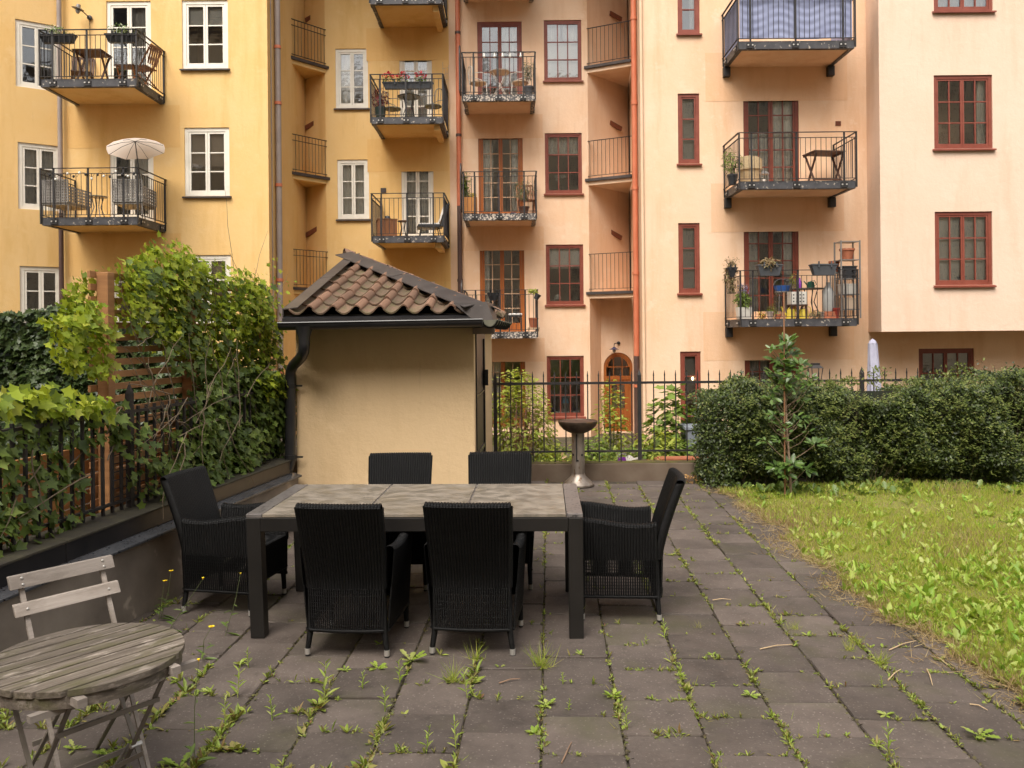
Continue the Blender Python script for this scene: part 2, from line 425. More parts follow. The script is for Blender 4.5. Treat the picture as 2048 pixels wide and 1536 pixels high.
def window(bld, wall, rect, cas=2, cols=1, rows=3, mat=None, fw=.06, stile=.045, munt=.024, sill=None, panel=0.0, curtain=None,
           name='window', room=None, y0=.03, glazing=None, zbot=None, wcas=None, open_in=0.0, depth=.13):
    px0, px1, py0, py1 = rect
    pm_ = (py0+py1)/2
    u0 = wall.uz(px0, pm_)[0]; u1 = wall.uz(px1, pm_)[0]
    pmx = (px0+px1)/2; z1 = wall.uz(pmx, py0)[1]; z0 = wall.uz(pmx, py1)[1] if zbot is None else zbot
    wall.op.append((u0, u1, z0, z1))
    M = wall.M @ Matrix.Translation((u0, 0, z0)); w, h = u1-u0, z1-z0
    f = MB(M); yb = y0+.08
    f.box(0, fw, y0, yb, 0, h); f.box(w-fw, w, y0, yb, 0, h)
    f.box(fw, w-fw, y0, yb, h-fw, h); f.box(fw, w-fw, y0, yb, 0, fw*.8)
    panes = []; cw = (w-2*fw)/cas; mt = glazing or mat
    g = MB(M)
    for c in range(cas):
        a = fw+cw*c; b = a+cw; zb, zt = fw*.8, h-fw
        y1, y2 = y0+.012, y0+.06
        f.box(a+.003, a+stile, y1, y2, zb, zt); f.box(b-stile, b-.003, y1, y2, zb, zt)
        f.box(a+stile, b-stile, y1, y2, zt-stile, zt); f.box(a+stile, b-stile, y1, y2, zb, zb+stile*1.3+panel)
        ia, ib, iz, it = a+stile, b-stile, zb+stile*1.3+panel, zt-stile
        pw = (ib-ia)/cols; ph = (it-iz)/rows
        for k in range(1, cols): g.box(ia+pw*k-munt/2, ia+pw*k+munt/2, y1+.004, y2-.008, iz, it)
        for k in range(1, rows): g.box(ia, ib, y1+.007, y2-.011, iz+ph*k-munt/2, iz+ph*k+munt/2)
        for i in range(cols):
            for j in range(rows): panes.append((ia+pw*i, iz+ph*j, pw, ph))
    if g.v and mt is mat: f.v += g.v; n0 = len(f.v)-len(g.v); f.f += [tuple(i+n0 for i in q) for q in g.f]; g = None
    win = obj(name, f, mat, bld)
    if g is not None and g.v: obj('glazing_bar', g, mt, win)
    R = ROT3(wall)
    for (a, z, pw, ph) in panes:
        rt = R @ Matrix.Rotation(random.gauss(0,.006), 3, 'X') @ Matrix.Rotation(random.gauss(0,.006), 3, 'Z')
        inst('pane', PANE_ME, M @ Vector((a, y0+.036, z)), rt, (pw, 1, ph), win)
    if sill is not None:
        obj('sill', MB(M).hexa([(-.04,-.07,-.055),(w+.04,-.07,-.055),(w+.04,y0+.02,-.035),(-.04,y0+.02,-.035)],
                               [(-.04,-.07,-.022),(w+.04,-.07,-.022),(w+.04,y0+.02,.012),(-.04,y0+.02,.012)]), sill, win)
    dd = 1.5
    rm = MB(M); e = .5
    A = [(0,depth,0),(w,depth,0),(w,depth,h),(0,depth,h)]; B = [(-e,dd,-.1),(w+e,dd,-.1),(w+e,dd,h+.3),(-e,dd,h+.3)]
    rm.add(A+B, [(4,5,6,7),(0,1,5,4),(1,2,6,5),(2,3,7,6),(3,0,4,7)])
    obj('room', rm, room or ROOM, win)
    if curtain:
        for (kind, a, b, za, zb_, m) in curtain:
            y = .145 if kind == 'blind' else .175
            if kind == 'blind': mb = MB(M).box(w*a, w*b, y-.004, y, h*za, h*zb_)
            else: mb = curtain_mb(M, w*a, w*b, h*za, h*zb_, y, .022, max(2,int(abs(b-a)*w/.11)), .35 if kind == 'tied' else 0)
            obj('blind' if kind == 'blind' else 'curtain', mb, m, win, smooth=60)
    return win

# ------------------------------------------------------------------ balconies
def plate_mesh():
    b = MB().box(-.075,.075,-.02,0,-.055,.055); k = MB()
    for x in (-.045,.045): k.box(x-.014,x+.014,-.034,-.0205,-.008,.020)
    return multi('post_plate', [(b, IRON), (k, BOLT)])
PLATE_ME = plate_mesh()
def balcony(bld, x0, x1, yf, yw, zb, soffit, beam, h=1.02, th=.165, posts=(.13,.49,.86), bracket=False, nb=17, inside_x=0):
    zt = zb+th
    deck = MB().box(x0+.03, x1-.03, yf+.03, yw, zb+.02, zt-.01)
    b = obj('balcony', deck, soffit, bld)
    e = MB(); e.box(x0, x1, yf, yf+.05, zb, zt); e.box(x0, x0+.05, yf+.05, yw, zb, zt); e.box(x1-.05, x1, yf+.05, yw, zb, zt)
    e.box(x0, x1, yf+.05, yf+.09, zb-.004, zb+.012); e.box(x0+.05, x0+.09, yf+.09, yw, zb-.004, zb+.012); e.box(x1-.09, x1-.05, yf+.09, yw, zb-.004, zb+.012)
    obj('edge_beam', e, beam, b)
    r = MB(); zr = zt+h; o = .025
    X0, X1, Y0 = x0-o, x1+o, yf-o
    for dz, w_, t_ in ((0,.04,.014),(-.115,.03,.011),(-h+.045,.03,.011)):
        r.bar((X0,Y0,zr+dz),(X1,Y0,zr+dz),w_,t_); r.bar((X0+.004,Y0+w_/2,zr+dz+.001),(X0+.004,yw,zr+dz+.001),w_,t_); r.bar((X1-.004,Y0+w_/2,zr+dz+.001),(X1-.004,yw,zr+dz+.001),w_,t_)
    zl, zh = zt+.05, zr-.12
    n = max(4, round((X1-X0)/.108))
    for k in range(1, n): x = X0+(X1-X0)*k/n; r.tube([(x,Y0,zl),(x,Y0,zh)], .0068, 5, False)
    m = max(3, round((yw-Y0)/.11))
    for k in range(1, m):
        y = Y0+(yw-Y0)*k/m
        for X in (X0+.004, X1-.004): r.tube([(X,y,zl),(X,y,zh)], .0068, 5, False)
    for X in (X0+.012, X1-.012):
        r.bar((X,Y0+.012,zt-.14),(X,Y0+.012,zr),.032,.032); r.bar((X,yw-.03,zt-.14),(X,yw-.03,zr),.028,.028)
    for p in posts:
        x = x0+(x1-x0)*p; r.bar((x,Y0+.004,zt-.1),(x,Y0+.004,zr),.038,.018)
    obj('railing', r, IRON, b)
    for p in posts: inst('post_plate', PLATE_ME, (x0+(x1-x0)*p, yf-.001, zb+th*.45), (0,0,0), (1,1,1), b)
    for yy in (yf+.22, yw-.22):
        inst('post_plate', PLATE_ME, (x1+.001, yy, zb+th*.45), (0,0,PI/2), (1,1,1), b)
        inst('post_plate', PLATE_ME, (x0-.001, yy, zb+th*.45), (0,0,-PI/2), (1,1,1), b)
    if bracket:
        for x in (x0+.05, x1-.05):
            obj('bracket', MB().box(x-.075, x+.075, yw-.13, yw-.001, zb-.22, zb-.002), IRON, b, bevel=.008)
    return dict(x0=x0, x1=x1, yf=yf, yw=yw, z=zt, rail=zr, o=b)
def pipe(bld, pts, r, segs, bands=(), name='downpipe', mat_band=None):
    """round downpipe; segs = [(z_from, z_to, material)] for a straight one"""
    x, y = pts
    p = None
    for z0, z1, m in segs:
        o = obj(name if p is None else 'pipe_length', MB().cyl((x,y), r, z0, z1, 14), m, bld if p is None else p, smooth=40)
        p = p or o
    for z, m in bands:
        obj('pipe_clamp', MB().cyl((x,y), r*1.22, z-.035, z+.035, 14).box(x-.012, x+.012, y, y+r+.16, z-.01, z+.01), m, p, smooth=40)
    return p

# ------------------------------------------------------------------ the yellow house
ZG, ZT = -.9, 13.6
YW = thing('apartment_house', 'yellow plastered apartment house with white windows, on the left', 'apartment house', (-6.0, 19.07, ZG), world=True)
J = (-10.11, 19.07); K = (-5.46, 19.07); Lc = (-5.46, 23.0); A0 = (-4.80, 22.0); A1 = (-1.575, 22.0)
wAng = Wall((-13.2, 16.93), J, ZG, ZT); wFr = Wall(J, K, ZG, ZT); wRet = Wall(K, (-5.46, 22.55), ZG, ZT)
wNi = Wall((-5.46, 22.55), A0, ZG, ZT); wCe = Wall(A0, A1, ZG, ZT)
cw = lambda *a: [('hang', *a)]
W2 = dict(mat=WHITE, fw=.085, stile=.05, munt=.026)
BROWNB = pm('added_brown_blind', (.50,.40,.32), (.43,.34,.27), rough=.9, scale=2)  # blind added behind glass to give panes an even brown-grey tone
GREYB = pm('added_grey_blind', (.50,.45,.40), (.42,.38,.34), rough=.9, scale=2)  # blind added behind glass to give panes a plain mid-grey tone
# angled wall, left edge of the photo
for (a, b, c, d), cu in (((31,118,45,178), None), ((36,121,288,420), [('hang',.0,1.,0.02,.97,CURT_G)]), ((40,125,533,668), None)):
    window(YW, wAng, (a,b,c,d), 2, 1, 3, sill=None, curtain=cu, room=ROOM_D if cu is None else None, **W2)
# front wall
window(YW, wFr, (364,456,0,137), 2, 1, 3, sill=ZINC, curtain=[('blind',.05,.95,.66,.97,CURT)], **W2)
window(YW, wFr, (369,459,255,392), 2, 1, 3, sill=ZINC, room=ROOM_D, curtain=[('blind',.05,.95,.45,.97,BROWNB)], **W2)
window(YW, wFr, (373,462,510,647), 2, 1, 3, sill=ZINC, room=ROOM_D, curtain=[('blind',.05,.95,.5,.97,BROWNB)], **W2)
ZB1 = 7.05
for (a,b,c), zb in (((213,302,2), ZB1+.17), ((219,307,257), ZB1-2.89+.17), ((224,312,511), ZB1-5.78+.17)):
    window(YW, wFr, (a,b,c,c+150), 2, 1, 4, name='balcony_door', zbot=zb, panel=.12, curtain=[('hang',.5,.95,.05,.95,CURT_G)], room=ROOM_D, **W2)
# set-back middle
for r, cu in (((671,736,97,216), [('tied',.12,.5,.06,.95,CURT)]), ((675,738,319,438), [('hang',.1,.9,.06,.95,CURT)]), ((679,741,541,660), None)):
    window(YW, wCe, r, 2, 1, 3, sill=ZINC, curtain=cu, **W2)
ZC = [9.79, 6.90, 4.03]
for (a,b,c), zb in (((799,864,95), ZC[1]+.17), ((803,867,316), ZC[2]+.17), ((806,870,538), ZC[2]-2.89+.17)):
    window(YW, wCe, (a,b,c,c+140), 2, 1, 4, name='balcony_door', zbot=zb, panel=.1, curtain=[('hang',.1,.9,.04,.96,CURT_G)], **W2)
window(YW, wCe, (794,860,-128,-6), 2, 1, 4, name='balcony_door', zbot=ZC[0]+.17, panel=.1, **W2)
wAng.build(YW, Y_PL); wFr.build(YW, Y_PL); wRet.build(YW, Y_PL); wNi.build(YW, Y_PL); wCe.build(YW, Y_PL)
yb = [balcony(YW, -9.80, -7.80, 17.66, 19.07, z, Y_PL, BEAM) for z in (ZB1, ZB1-2.89)]
yc = [balcony(YW, -3.346, -1.63, 20.4, 22.0, z, Y_PL, BEAM) for z in ZC]
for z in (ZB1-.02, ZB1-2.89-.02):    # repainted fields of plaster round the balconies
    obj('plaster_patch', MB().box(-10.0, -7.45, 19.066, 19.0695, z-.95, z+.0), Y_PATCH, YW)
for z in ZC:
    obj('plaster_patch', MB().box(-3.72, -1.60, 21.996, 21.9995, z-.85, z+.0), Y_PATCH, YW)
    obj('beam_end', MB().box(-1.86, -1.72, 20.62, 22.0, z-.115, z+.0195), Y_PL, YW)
# little balconies in the niche
def niche_balcony(bld, A, C, B, zb, rail, soffit, mat_lip, zigzag=True):
    """three-cornered slab: A at the wall corner, C on the wing, B behind"""
    A, C, B = Vector((*A,0)), Vector((*C,0)), Vector((*B,0))
    ex = (A-C).normalized()*.06
    mb = MB(); mb.prism([(C.x,C.y),(A.x,A.y),(B.x,B.y)][::1], zb, zb+.10)
    o = obj('niche_balcony', mb, soffit, bld)
    lip = MB(); q = lambda p, z: (p.x, p.y, z)
    n = Vector((-(A-C).y, (A-C).x, 0)).normalized(); n = n if n.y < 0 else -n
    lip.bar(q(C+n*.02, zb+.135), q(A+ex+n*.02, zb+.135), .09, .07)
    obj('edge_lip', lip, mat_lip, o)
    r = MB(); S = C+n*.0; E = A+n*.0
    for z, w_, t_ in ((zb+.17+rail,.034,.014),(zb+.24,.03,.011)): r.bar(q(S,z), q(E,z), w_, t_)
    k = max(5, round((E-S).length/.105))
    for i in range(1, k+1):
        p = S+(E-S)*((i-.5)/k); r.tube([q(p,zb+.17 if i%3==2 else zb+.24), q(p,zb+.16+rail)], .0065, 5, False)
    if zigzag:
        r.bar(q(S,zb+.02+rail), q(E,zb+.02+rail), .03, .011)
    obj('railing', r, IRON, o)
    return o
BRD = pm('brown_board', (.16,.05,.025), (.22,.07,.035), rough=.6, scale=7)
for py in (146, 368, 590):
    z = P(660, py, 22).z
    niche_balcony(YW, (-4.78, 22.0), (-5.50, 21.15), (-5.46, 22.55), z, .95, Y_PL, ZINC)
for py in (32, 247, 462):
    a = P(611, py+9, 22.5); b = P(641, py-8, 22.22)
    obj('clothes_line_board', MB().bar(a, b, .035, .12), BRD, YW)
for i, z in enumerate((5.85, 5.82, 5.79)):
    obj('clothes_line', MB().tube([(-5.4, 21.6+.1*i, z), (-5.12, 22.22+.06*i, z-.02)], .004, 4), WHITE, YW)
x, z = XY(767, 381, 22); obj('vent', MB().box(x-.07, x+.07, 21.97, 21.999, z-.06, z+.06), ZINC, YW)
pipe(YW, (J[0]+.03, 18.93), .052, [(ZG, 4.6, PIPE_B), (4.6, ZT, PIPE_G)], [(z, PIPE_G) for z in (2.2, 4.75, 7.6, 10.4)])
pipe(YW, (-5.375, 19.6), .068, [(ZG, .9, PIPE_B), (.9, 5.35, PIPE_G), (5.35, ZT, PIPE_G)], [(z, PIPE_R) for z in (.95, 3.1, 5.3, 7.2, 8.5, 10.9)])
obj('cable', MB().cyl((-5.445, 19.3), .012, ZG, ZT, 6), PIPE_G, YW)
obj('roof', MB().hexa([(-13.4,16.6,ZT),(-1.6,18.6,ZT),(-1.6,27,ZT),(-13.4,27,ZT)], [(-13.4,19,ZT+1.6),(-1.6,21,ZT+1.6),(-1.6,27,ZT+2.4),(-13.4,27,ZT+2.4)]), ZINC, YW)
obj('rear_wall', MB().box(-13.2, -1.6, 26.5, 26.7, ZG, ZT), Y_PL, YW)

# ------------------------------------------------------------------ the peach house
PH = thing('apartment_house', 'peach plastered apartment house with red-brown windows, in the middle and right', 'apartment house', (3.0, 19.07, ZG), world=True)
C0 = (-1.574, 22.0); C1 = (2.03, 22.0); D1 = (3.27, 23.35); S1 = (3.277, 22.7); Wc = (2.945, 19.07); E1 = (8.045, 19.07)
pCe = Wall(C0, C1, ZG, ZT)
zport = P(1225, 592, 21.9).z
pNi = Wall(C1, D1, zport, ZT); pSd = Wall((3.30, 23.35), Wc, ZG, ZT); pFr = Wall(Wc, (15.0, 19.07), ZG, ZT)
pPs = Wall(C1, (2.39, 22.7), ZG, zport+.02); pPf = Wall((2.39, 22.7), (3.29, 22.7), ZG, zport+.02)
zbay = P(1763, 663.5, 17.95).z
pBs = Wall((8.045, 19.07), (7.85, 17.95), zbay, ZT); pBf = Wall((7.85, 17.95), (15.0, 17.95), zbay, ZT)
R3 = dict(mat=RED, fw=.06, stile=.035, munt=.026)
D3 = dict(fw=.075, stile=.05, munt=.024)
LACE = pm('lace_cloth', (.66,.62,.54), (.50,.46,.40), rough=.9, scale=22, lo=.45, hi=.55)
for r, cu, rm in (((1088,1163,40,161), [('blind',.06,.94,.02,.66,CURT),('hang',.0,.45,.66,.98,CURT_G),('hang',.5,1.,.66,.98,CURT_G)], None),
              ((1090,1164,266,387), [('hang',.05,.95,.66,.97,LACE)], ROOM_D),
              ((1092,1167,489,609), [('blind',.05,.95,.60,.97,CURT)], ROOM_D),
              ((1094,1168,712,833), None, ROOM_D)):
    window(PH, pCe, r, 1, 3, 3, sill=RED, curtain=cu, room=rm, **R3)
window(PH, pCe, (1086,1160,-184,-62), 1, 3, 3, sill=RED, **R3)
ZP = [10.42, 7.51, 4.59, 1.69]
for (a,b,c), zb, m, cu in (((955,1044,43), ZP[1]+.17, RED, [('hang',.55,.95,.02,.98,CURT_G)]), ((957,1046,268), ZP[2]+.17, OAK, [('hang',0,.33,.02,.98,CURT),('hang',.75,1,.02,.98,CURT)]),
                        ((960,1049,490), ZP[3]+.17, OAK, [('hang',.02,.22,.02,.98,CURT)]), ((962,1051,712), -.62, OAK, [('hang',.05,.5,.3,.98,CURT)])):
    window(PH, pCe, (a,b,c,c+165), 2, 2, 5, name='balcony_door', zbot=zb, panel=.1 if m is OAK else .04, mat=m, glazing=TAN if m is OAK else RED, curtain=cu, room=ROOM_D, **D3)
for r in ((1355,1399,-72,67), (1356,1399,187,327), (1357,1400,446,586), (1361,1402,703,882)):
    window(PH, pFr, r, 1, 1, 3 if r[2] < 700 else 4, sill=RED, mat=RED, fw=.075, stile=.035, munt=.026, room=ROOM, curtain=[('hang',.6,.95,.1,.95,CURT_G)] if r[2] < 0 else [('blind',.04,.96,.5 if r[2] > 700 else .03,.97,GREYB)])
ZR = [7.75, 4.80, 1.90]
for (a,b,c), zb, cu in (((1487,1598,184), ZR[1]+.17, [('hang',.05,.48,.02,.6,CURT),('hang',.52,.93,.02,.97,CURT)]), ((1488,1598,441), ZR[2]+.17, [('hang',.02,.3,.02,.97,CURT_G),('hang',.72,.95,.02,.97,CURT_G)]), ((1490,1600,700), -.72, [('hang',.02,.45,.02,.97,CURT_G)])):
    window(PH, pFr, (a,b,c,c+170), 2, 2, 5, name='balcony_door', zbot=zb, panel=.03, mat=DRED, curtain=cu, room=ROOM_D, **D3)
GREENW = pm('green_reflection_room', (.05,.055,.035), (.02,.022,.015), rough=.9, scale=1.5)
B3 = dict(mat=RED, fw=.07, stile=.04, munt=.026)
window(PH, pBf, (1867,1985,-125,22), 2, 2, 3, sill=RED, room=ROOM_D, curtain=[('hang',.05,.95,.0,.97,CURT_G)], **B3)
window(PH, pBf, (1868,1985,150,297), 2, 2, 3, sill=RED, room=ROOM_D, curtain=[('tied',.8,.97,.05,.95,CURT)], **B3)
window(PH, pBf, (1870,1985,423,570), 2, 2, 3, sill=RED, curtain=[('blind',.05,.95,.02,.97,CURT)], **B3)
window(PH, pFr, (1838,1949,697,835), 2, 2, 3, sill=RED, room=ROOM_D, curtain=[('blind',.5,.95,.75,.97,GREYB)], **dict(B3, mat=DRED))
# arched entrance
ua, za = pPf.uz(1207, 705); ub, zb_ = pPf.uz(1265, 705); zt_ = pPf.uz(1236, 705)[1]
aw = ub-ua; rad = aw/2; zs = zt_-rad; pPf.op.append((ua, ub, ZG+.05, zt_))
sp = MB(pPf.M); NA = 12
for side in (0, 1):
    cx = ua+rad; corner = (ua if side == 0 else ub, 0, zt_)
    arc = [(cx-rad*math.cos(PI/2*k/NA)*(1 if side == 0 else -1), 0, zs+rad*math.sin(PI/2*k/NA)) for k in range(NA+1)]
    for k in range(NA):
        t = [corner, arc[k], arc[k+1]]; sp.add(t if side == 0 else t[::-1], [(0,1,2)])
obj('arch_spandrel', sp, P_PL, PH)
dm = MB(pPf.M); dm2 = MB(pPf.M); cx = ua+rad
for k in range(2*NA):
    a0, a1 = PI*k/(2*NA), PI*(k+1)/(2*NA)
    for r0, r1, y0_, y1_, tgt in ((rad-.075, rad-.001, .03, .12, dm), (rad-.12, rad-.0755, .05, .11, dm)):
        q = [(cx+r*math.cos(a), y, zs+r*math.sin(a)) for y in (y0_, y1_) for r, a in ((r0,a0),(r1,a0),(r1,a1),(r0,a1))]
        tgt.add(q, [(0,1,2,3),(4,7,6,5),(0,4,5,1),(2,6,7,3),(0,3,7,4),(1,5,6,2)])
dm.box(ua, ua+.075, .03, .12, ZG+.05, zs); dm.box(ub-.075, ub, .03, .12, ZG+.05, zs)
dm.box(ua+.075, ub-.075, .025, .115, zs-.34, zs-.24)
zd0, zd1 = ZG+.05, zs-.34
for x in (ua+.075, ub-.215): dm2.box(x, x+.14, .05, .10, zd0, zd1)
dm2.box(ua+.215, ub-.215, .05, .10, zd1-.14, zd1); dm2.box(ua+.215, ub-.215, .05, .10, zd0, zd0+.62)
door = obj('arched_door', dm, OAK, PH); obj('door_leaf', dm2, OAK, door)
gb = MB(pPf.M); n2 = (aw-.43)/2
gb.box(cx-.013, cx+.013, .06, .09, zd0+.62, zd1-.14)
for k in (1,2): z = zd0+.62+(zd1-.14-zd0-.62)*k/3; gb.box(ua+.215, ub-.215, .063, .087, z-.013, z+.013)
for dx in (-.115, .115): gb.box(cx+dx*1.0-.011, cx+dx+.011, .06, .09, zs-.24, zs+math.sqrt((rad-.12)**2-dx*dx))
gb.box(ua+.075, ub-.075, .063, .087, zs-.012, zs+.012)
obj('glazing_bar', gb, OAK, door)
R = ROT3(pPf)
for i in range(2):
    for k in range(3):
        hh = (zd1-.14-zd0-.62)/3
        inst('pane', PANE_ME, pPf.M @ Vector((ua+.215+i*n2, .075, zd0+.62+hh*k)), R, (n2,1,hh), door)
fl = MB(pPf.M); arcp = [(cx+(rad-.12)*math.cos(PI*k/16), .075, zs+(rad-.12)*math.sin(PI*k/16)) for k in range(17)]
fl.add([(ua+.075,.075,zs-.24),(ub-.075,.075,zs-.24)]+arcp, [tuple(range(19))])
obj('fanlight_pane', fl, GLASS, door)
hb = MB(pPf.M); hb.add([(ua,.13,zd0),(ub,.13,zd0),(ub,.13,zt_),(ua,.13,zt_),(ua,1.3,zd0),(ub,1.3,zd0),(ub,1.3,zt_),(ua,1.3,zt_)], [(4,5,6,7),(0,1,5,4),(1,2,6,5),(2,3,7,6),(3,0,4,7)])
obj('hallway', hb, ROOM_D, door)
for w_ in (pCe, pNi, pSd, pFr, pPs, pPf): w_.build(PH, P_PL)
pBs.build(PH, B_PL); pBf.build(PH, B_PL)
obj('bay_underside', MB().add([(8.045,19.07,zbay),(7.85,17.95,zbay),(15,17.95,zbay),(15,19.07,zbay)], [(0,3,2,1)]), B_PL, PH)
obj('portal_lintel', MB().prism([(2.03,22.0),(2.39,22.7),(3.29,22.7),(3.28,23.4),(2.4,23.4)][::-1], zport+.018, zport+.02), P_PL, PH)
pb = [balcony(PH, -1.146, .612, 20.7, 22.0, z, P_PL, BEAMP, posts=(.15,.49,.84)) for z in ZP]
rb = [balcony(PH, 4.83, 7.27, 17.8, 19.07, z, P_PL, BEAM, posts=(.10,.49,.90), bracket=True) for z in ZR]
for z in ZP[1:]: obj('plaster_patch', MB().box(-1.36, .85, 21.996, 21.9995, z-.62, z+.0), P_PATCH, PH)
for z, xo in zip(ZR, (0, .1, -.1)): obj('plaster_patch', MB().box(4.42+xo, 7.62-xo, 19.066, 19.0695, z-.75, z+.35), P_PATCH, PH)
for py in (146, 371, 597):
    z = P(1180, py, 22).z
    niche_balcony(PH, (2.02, 22.0), (3.09, 21.45), (3.26, 23.35), z, .98, P_PL, ZINC, False)
for py in (33, 252, 470):
    a = P(1220, py-7, 22.72); b = P(1243, py+6, 22.98)
    obj('clothes_line_board', MB().bar(a, b, .035, .12), BRD, PH)
SCR = pm('black_screen', (.02,.018,.018), (.035,.03,.03), rough=.5)
for b in pb[1:]:
    n = 10; zb0, zt0 = b['z']+.12, b['z']+1.3
    pr = [(0,zb0),(.5,zb0),(.5,zt0-.25)] + [(.25+.25*math.cos(PI*k/n), zt0-.25+.25*math.sin(PI*k/n)) for k in range(1,n)] + [(0,zt0-.25)]
    M = Matrix(((0,0,1,b['x0']-.10),(1,0,0,b['yf']+.06),(0,1,0,0),(0,0,0,1)))
    obj('side_screen', MB(M).prism(pr, 0, .03), SCR, b['o'])
x, z = XY(1676, 247, 19.07); v = MB().box(x-.06, x+.06, 19.05, 19.068, z-.05, z+.05)
for k in range(4): v.box(x-.055, x+.055, 19.043, 19.051, z-.04+k*.022, z-.03+k*.022)
obj('vent', v, BRD, PH)
pipe(PH, (-1.33, 21.86), .062, [(ZG, 5.12, PIPE_B), (5.12, 7.55, PIPE_R), (7.55, ZT, PIPE_R)], [(z, PIPE_B) for z in (3.2, 6.95, 9.6)])
pipe(PH, (2.93, 19.9), .066, [(ZG, 1.25, PIPE_B), (1.25, ZT, PIPE_R)], [(.55, PIPE_R)]+[(z, PIPE_R) for z in (3.2, 5.2, 7.2, 9.2)])
obj('cable', MB().cyl((3.0, 19.03), .01, ZG, ZT, 6), TAN, PH)
obj('roof', MB().hexa([(-1.55,18.6,ZT),(15.2,17.5,ZT),(15.2,27,ZT),(-1.55,27,ZT)], [(-1.55,21,ZT+1.6),(15.2,20,ZT+1.6),(15.2,27,ZT+2.4),(-1.55,27,ZT+2.4)]), ZINC, PH)
obj('rear_wall', MB().box(-1.55, 15.0, 26.5, 26.7, ZG, ZT), P_PL, PH)
obj('end_wall', MB().box(14.9, 15.0, 19.1, 26.5, ZG, ZT), P_PL, PH)

# ------------------------------------------------------------------ house on the near side of the courtyard (seen in the window glass)
OH = thing('apartment_house', 'pale grey-yellow house on the near side of the court, mirrored in the window panes, plus an unseen left wing added for shade', 'apartment house', (0, -17.0, -.9), world=True)
oW = Wall((42, -16.0), (-42, -16.0), -.9, 18.5)
GREYP = plaster('near_house_plaster', (.74,.60,.42), (.78,.64,.46), (.62,.48,.32))
om = MB(oW.M)
for i in range(21):
    for j in range(6):
        u0, z0 = 2.0+i*3.8, .9+j*2.95; oW.op.append((u0, u0+1.2, z0, z0+1.6))
        om.add([(u0,.13,z0),(u0+1.2,.13,z0),(u0+1.2,.13,z0+1.6),(u0,.13,z0+1.6)], [(0,1,2,3)])
oW.build(OH, GREYP); obj('window_glass', om, pm('dark_window', (.03,.03,.035), rough=.1, spec=.6), OH)
oS = Wall((-9.0, -15.9), (-9.0, 5.0), -.9, 14.0)  # unseen wing, added to block sky light from the left
sm_ = MB(oS.M)
for i in range(5):
    for j in range(5):
        u0, z0 = 1.6+i*4.0, .9+j*2.6; oS.op.append((u0, u0+1.1, z0, z0+1.5)); sm_.add([(u0,.13,z0),(u0+1.1,.13,z0),(u0+1.1,.13,z0+1.5),(u0,.13,z0+1.5)], [(0,1,2,3)])
oS.build(OH, GREYP, name='sky_block_wing'); obj('window_glass', sm_, MATS['dark_window'], OH)
obj('sky_block_wing_end', MB().box(-14, -9.0, 4.95, 5.0, -.9, 14.0), GREYP, OH)
obj('roof', MB().hexa([(-16,-15.9,14.0),(-8.7,-15.9,14.0),(-8.7,5.3,14.0),(-16,5.3,14.0)], [(-16,-15.9,16.5),(-12,-15.9,16.5),(-12,5.3,16.5),(-16,5.3,16.5)]), ZINC, OH)  # roof over the added wing
obj('roof', MB().hexa([(-42.3,-28,18.5),(42.3,-28,18.5),(42.3,-15.7,18.5),(-42.3,-15.7,18.5)], [(-42.3,-28,21.4),(42.3,-28,21.4),(42.3,-20,21.2),(-42.3,-20,21.2)]), ZINC, OH)
# ------------------------------------------------------------------ ground
SOIL = pm('soil', (.045,.036,.026), (.075,.06,.04), rough=.95, scale=12, bump=.8, bscale=70)
COURT = pm('court_soil', (.06,.055,.03), (.10,.08,.05), rough=.95, scale=3, bump=.6, bscale=30)
LAWNS = pm('lawn_soil', (.16,.16,.045), (.23,.205,.07), rough=.95, scale=5, bump=1.0, bscale=45, spots=(9,.58,(.15,.17,.04)))
obj('courtyard_ground', MB().add([(-60,-40,-.9),(60,-40,-.9),(60,60,-.9),(-60,60,-.9)], [(0,1,2,3)]), COURT, kind='structure')
obj('terrace_ground', MB().box(-4.2, 11, -3.5, 10.48, -.92, -.035), SOIL, kind='structure')
LAWN_X = 2.37
def lawn_edge(y): return LAWN_X + .10*math.sin(y*1.7+.5)*.5 + .05*math.sin(y*4.3) + .04*math.sin(y*9.1+1) + .025*math.sin(y*21+2) + .015*math.sin(y*47) + max(0, 4.6-y)*.16
def lawn_h(x, y, e):
    return .012+.035*np.minimum(1,e*1.2)+.012*np.sin(x*2.1+y*1.3)*np.minimum(1,e)+.006*np.sin(x*7+y*5)*np.minimum(1,e*4)
def lawn_fn(a, b):
    y = 1.0+8.75*b; x0 = lawn_edge(y); x = x0+(11-x0)*a**1.6
    h = float(lawn_h(x, y, x-x0))
    return (x, y, h if a > 0 else -.012)
obj('lawn', MB().sheet(lawn_fn, 70, 90), LAWNS, kind='structure', smooth=80)
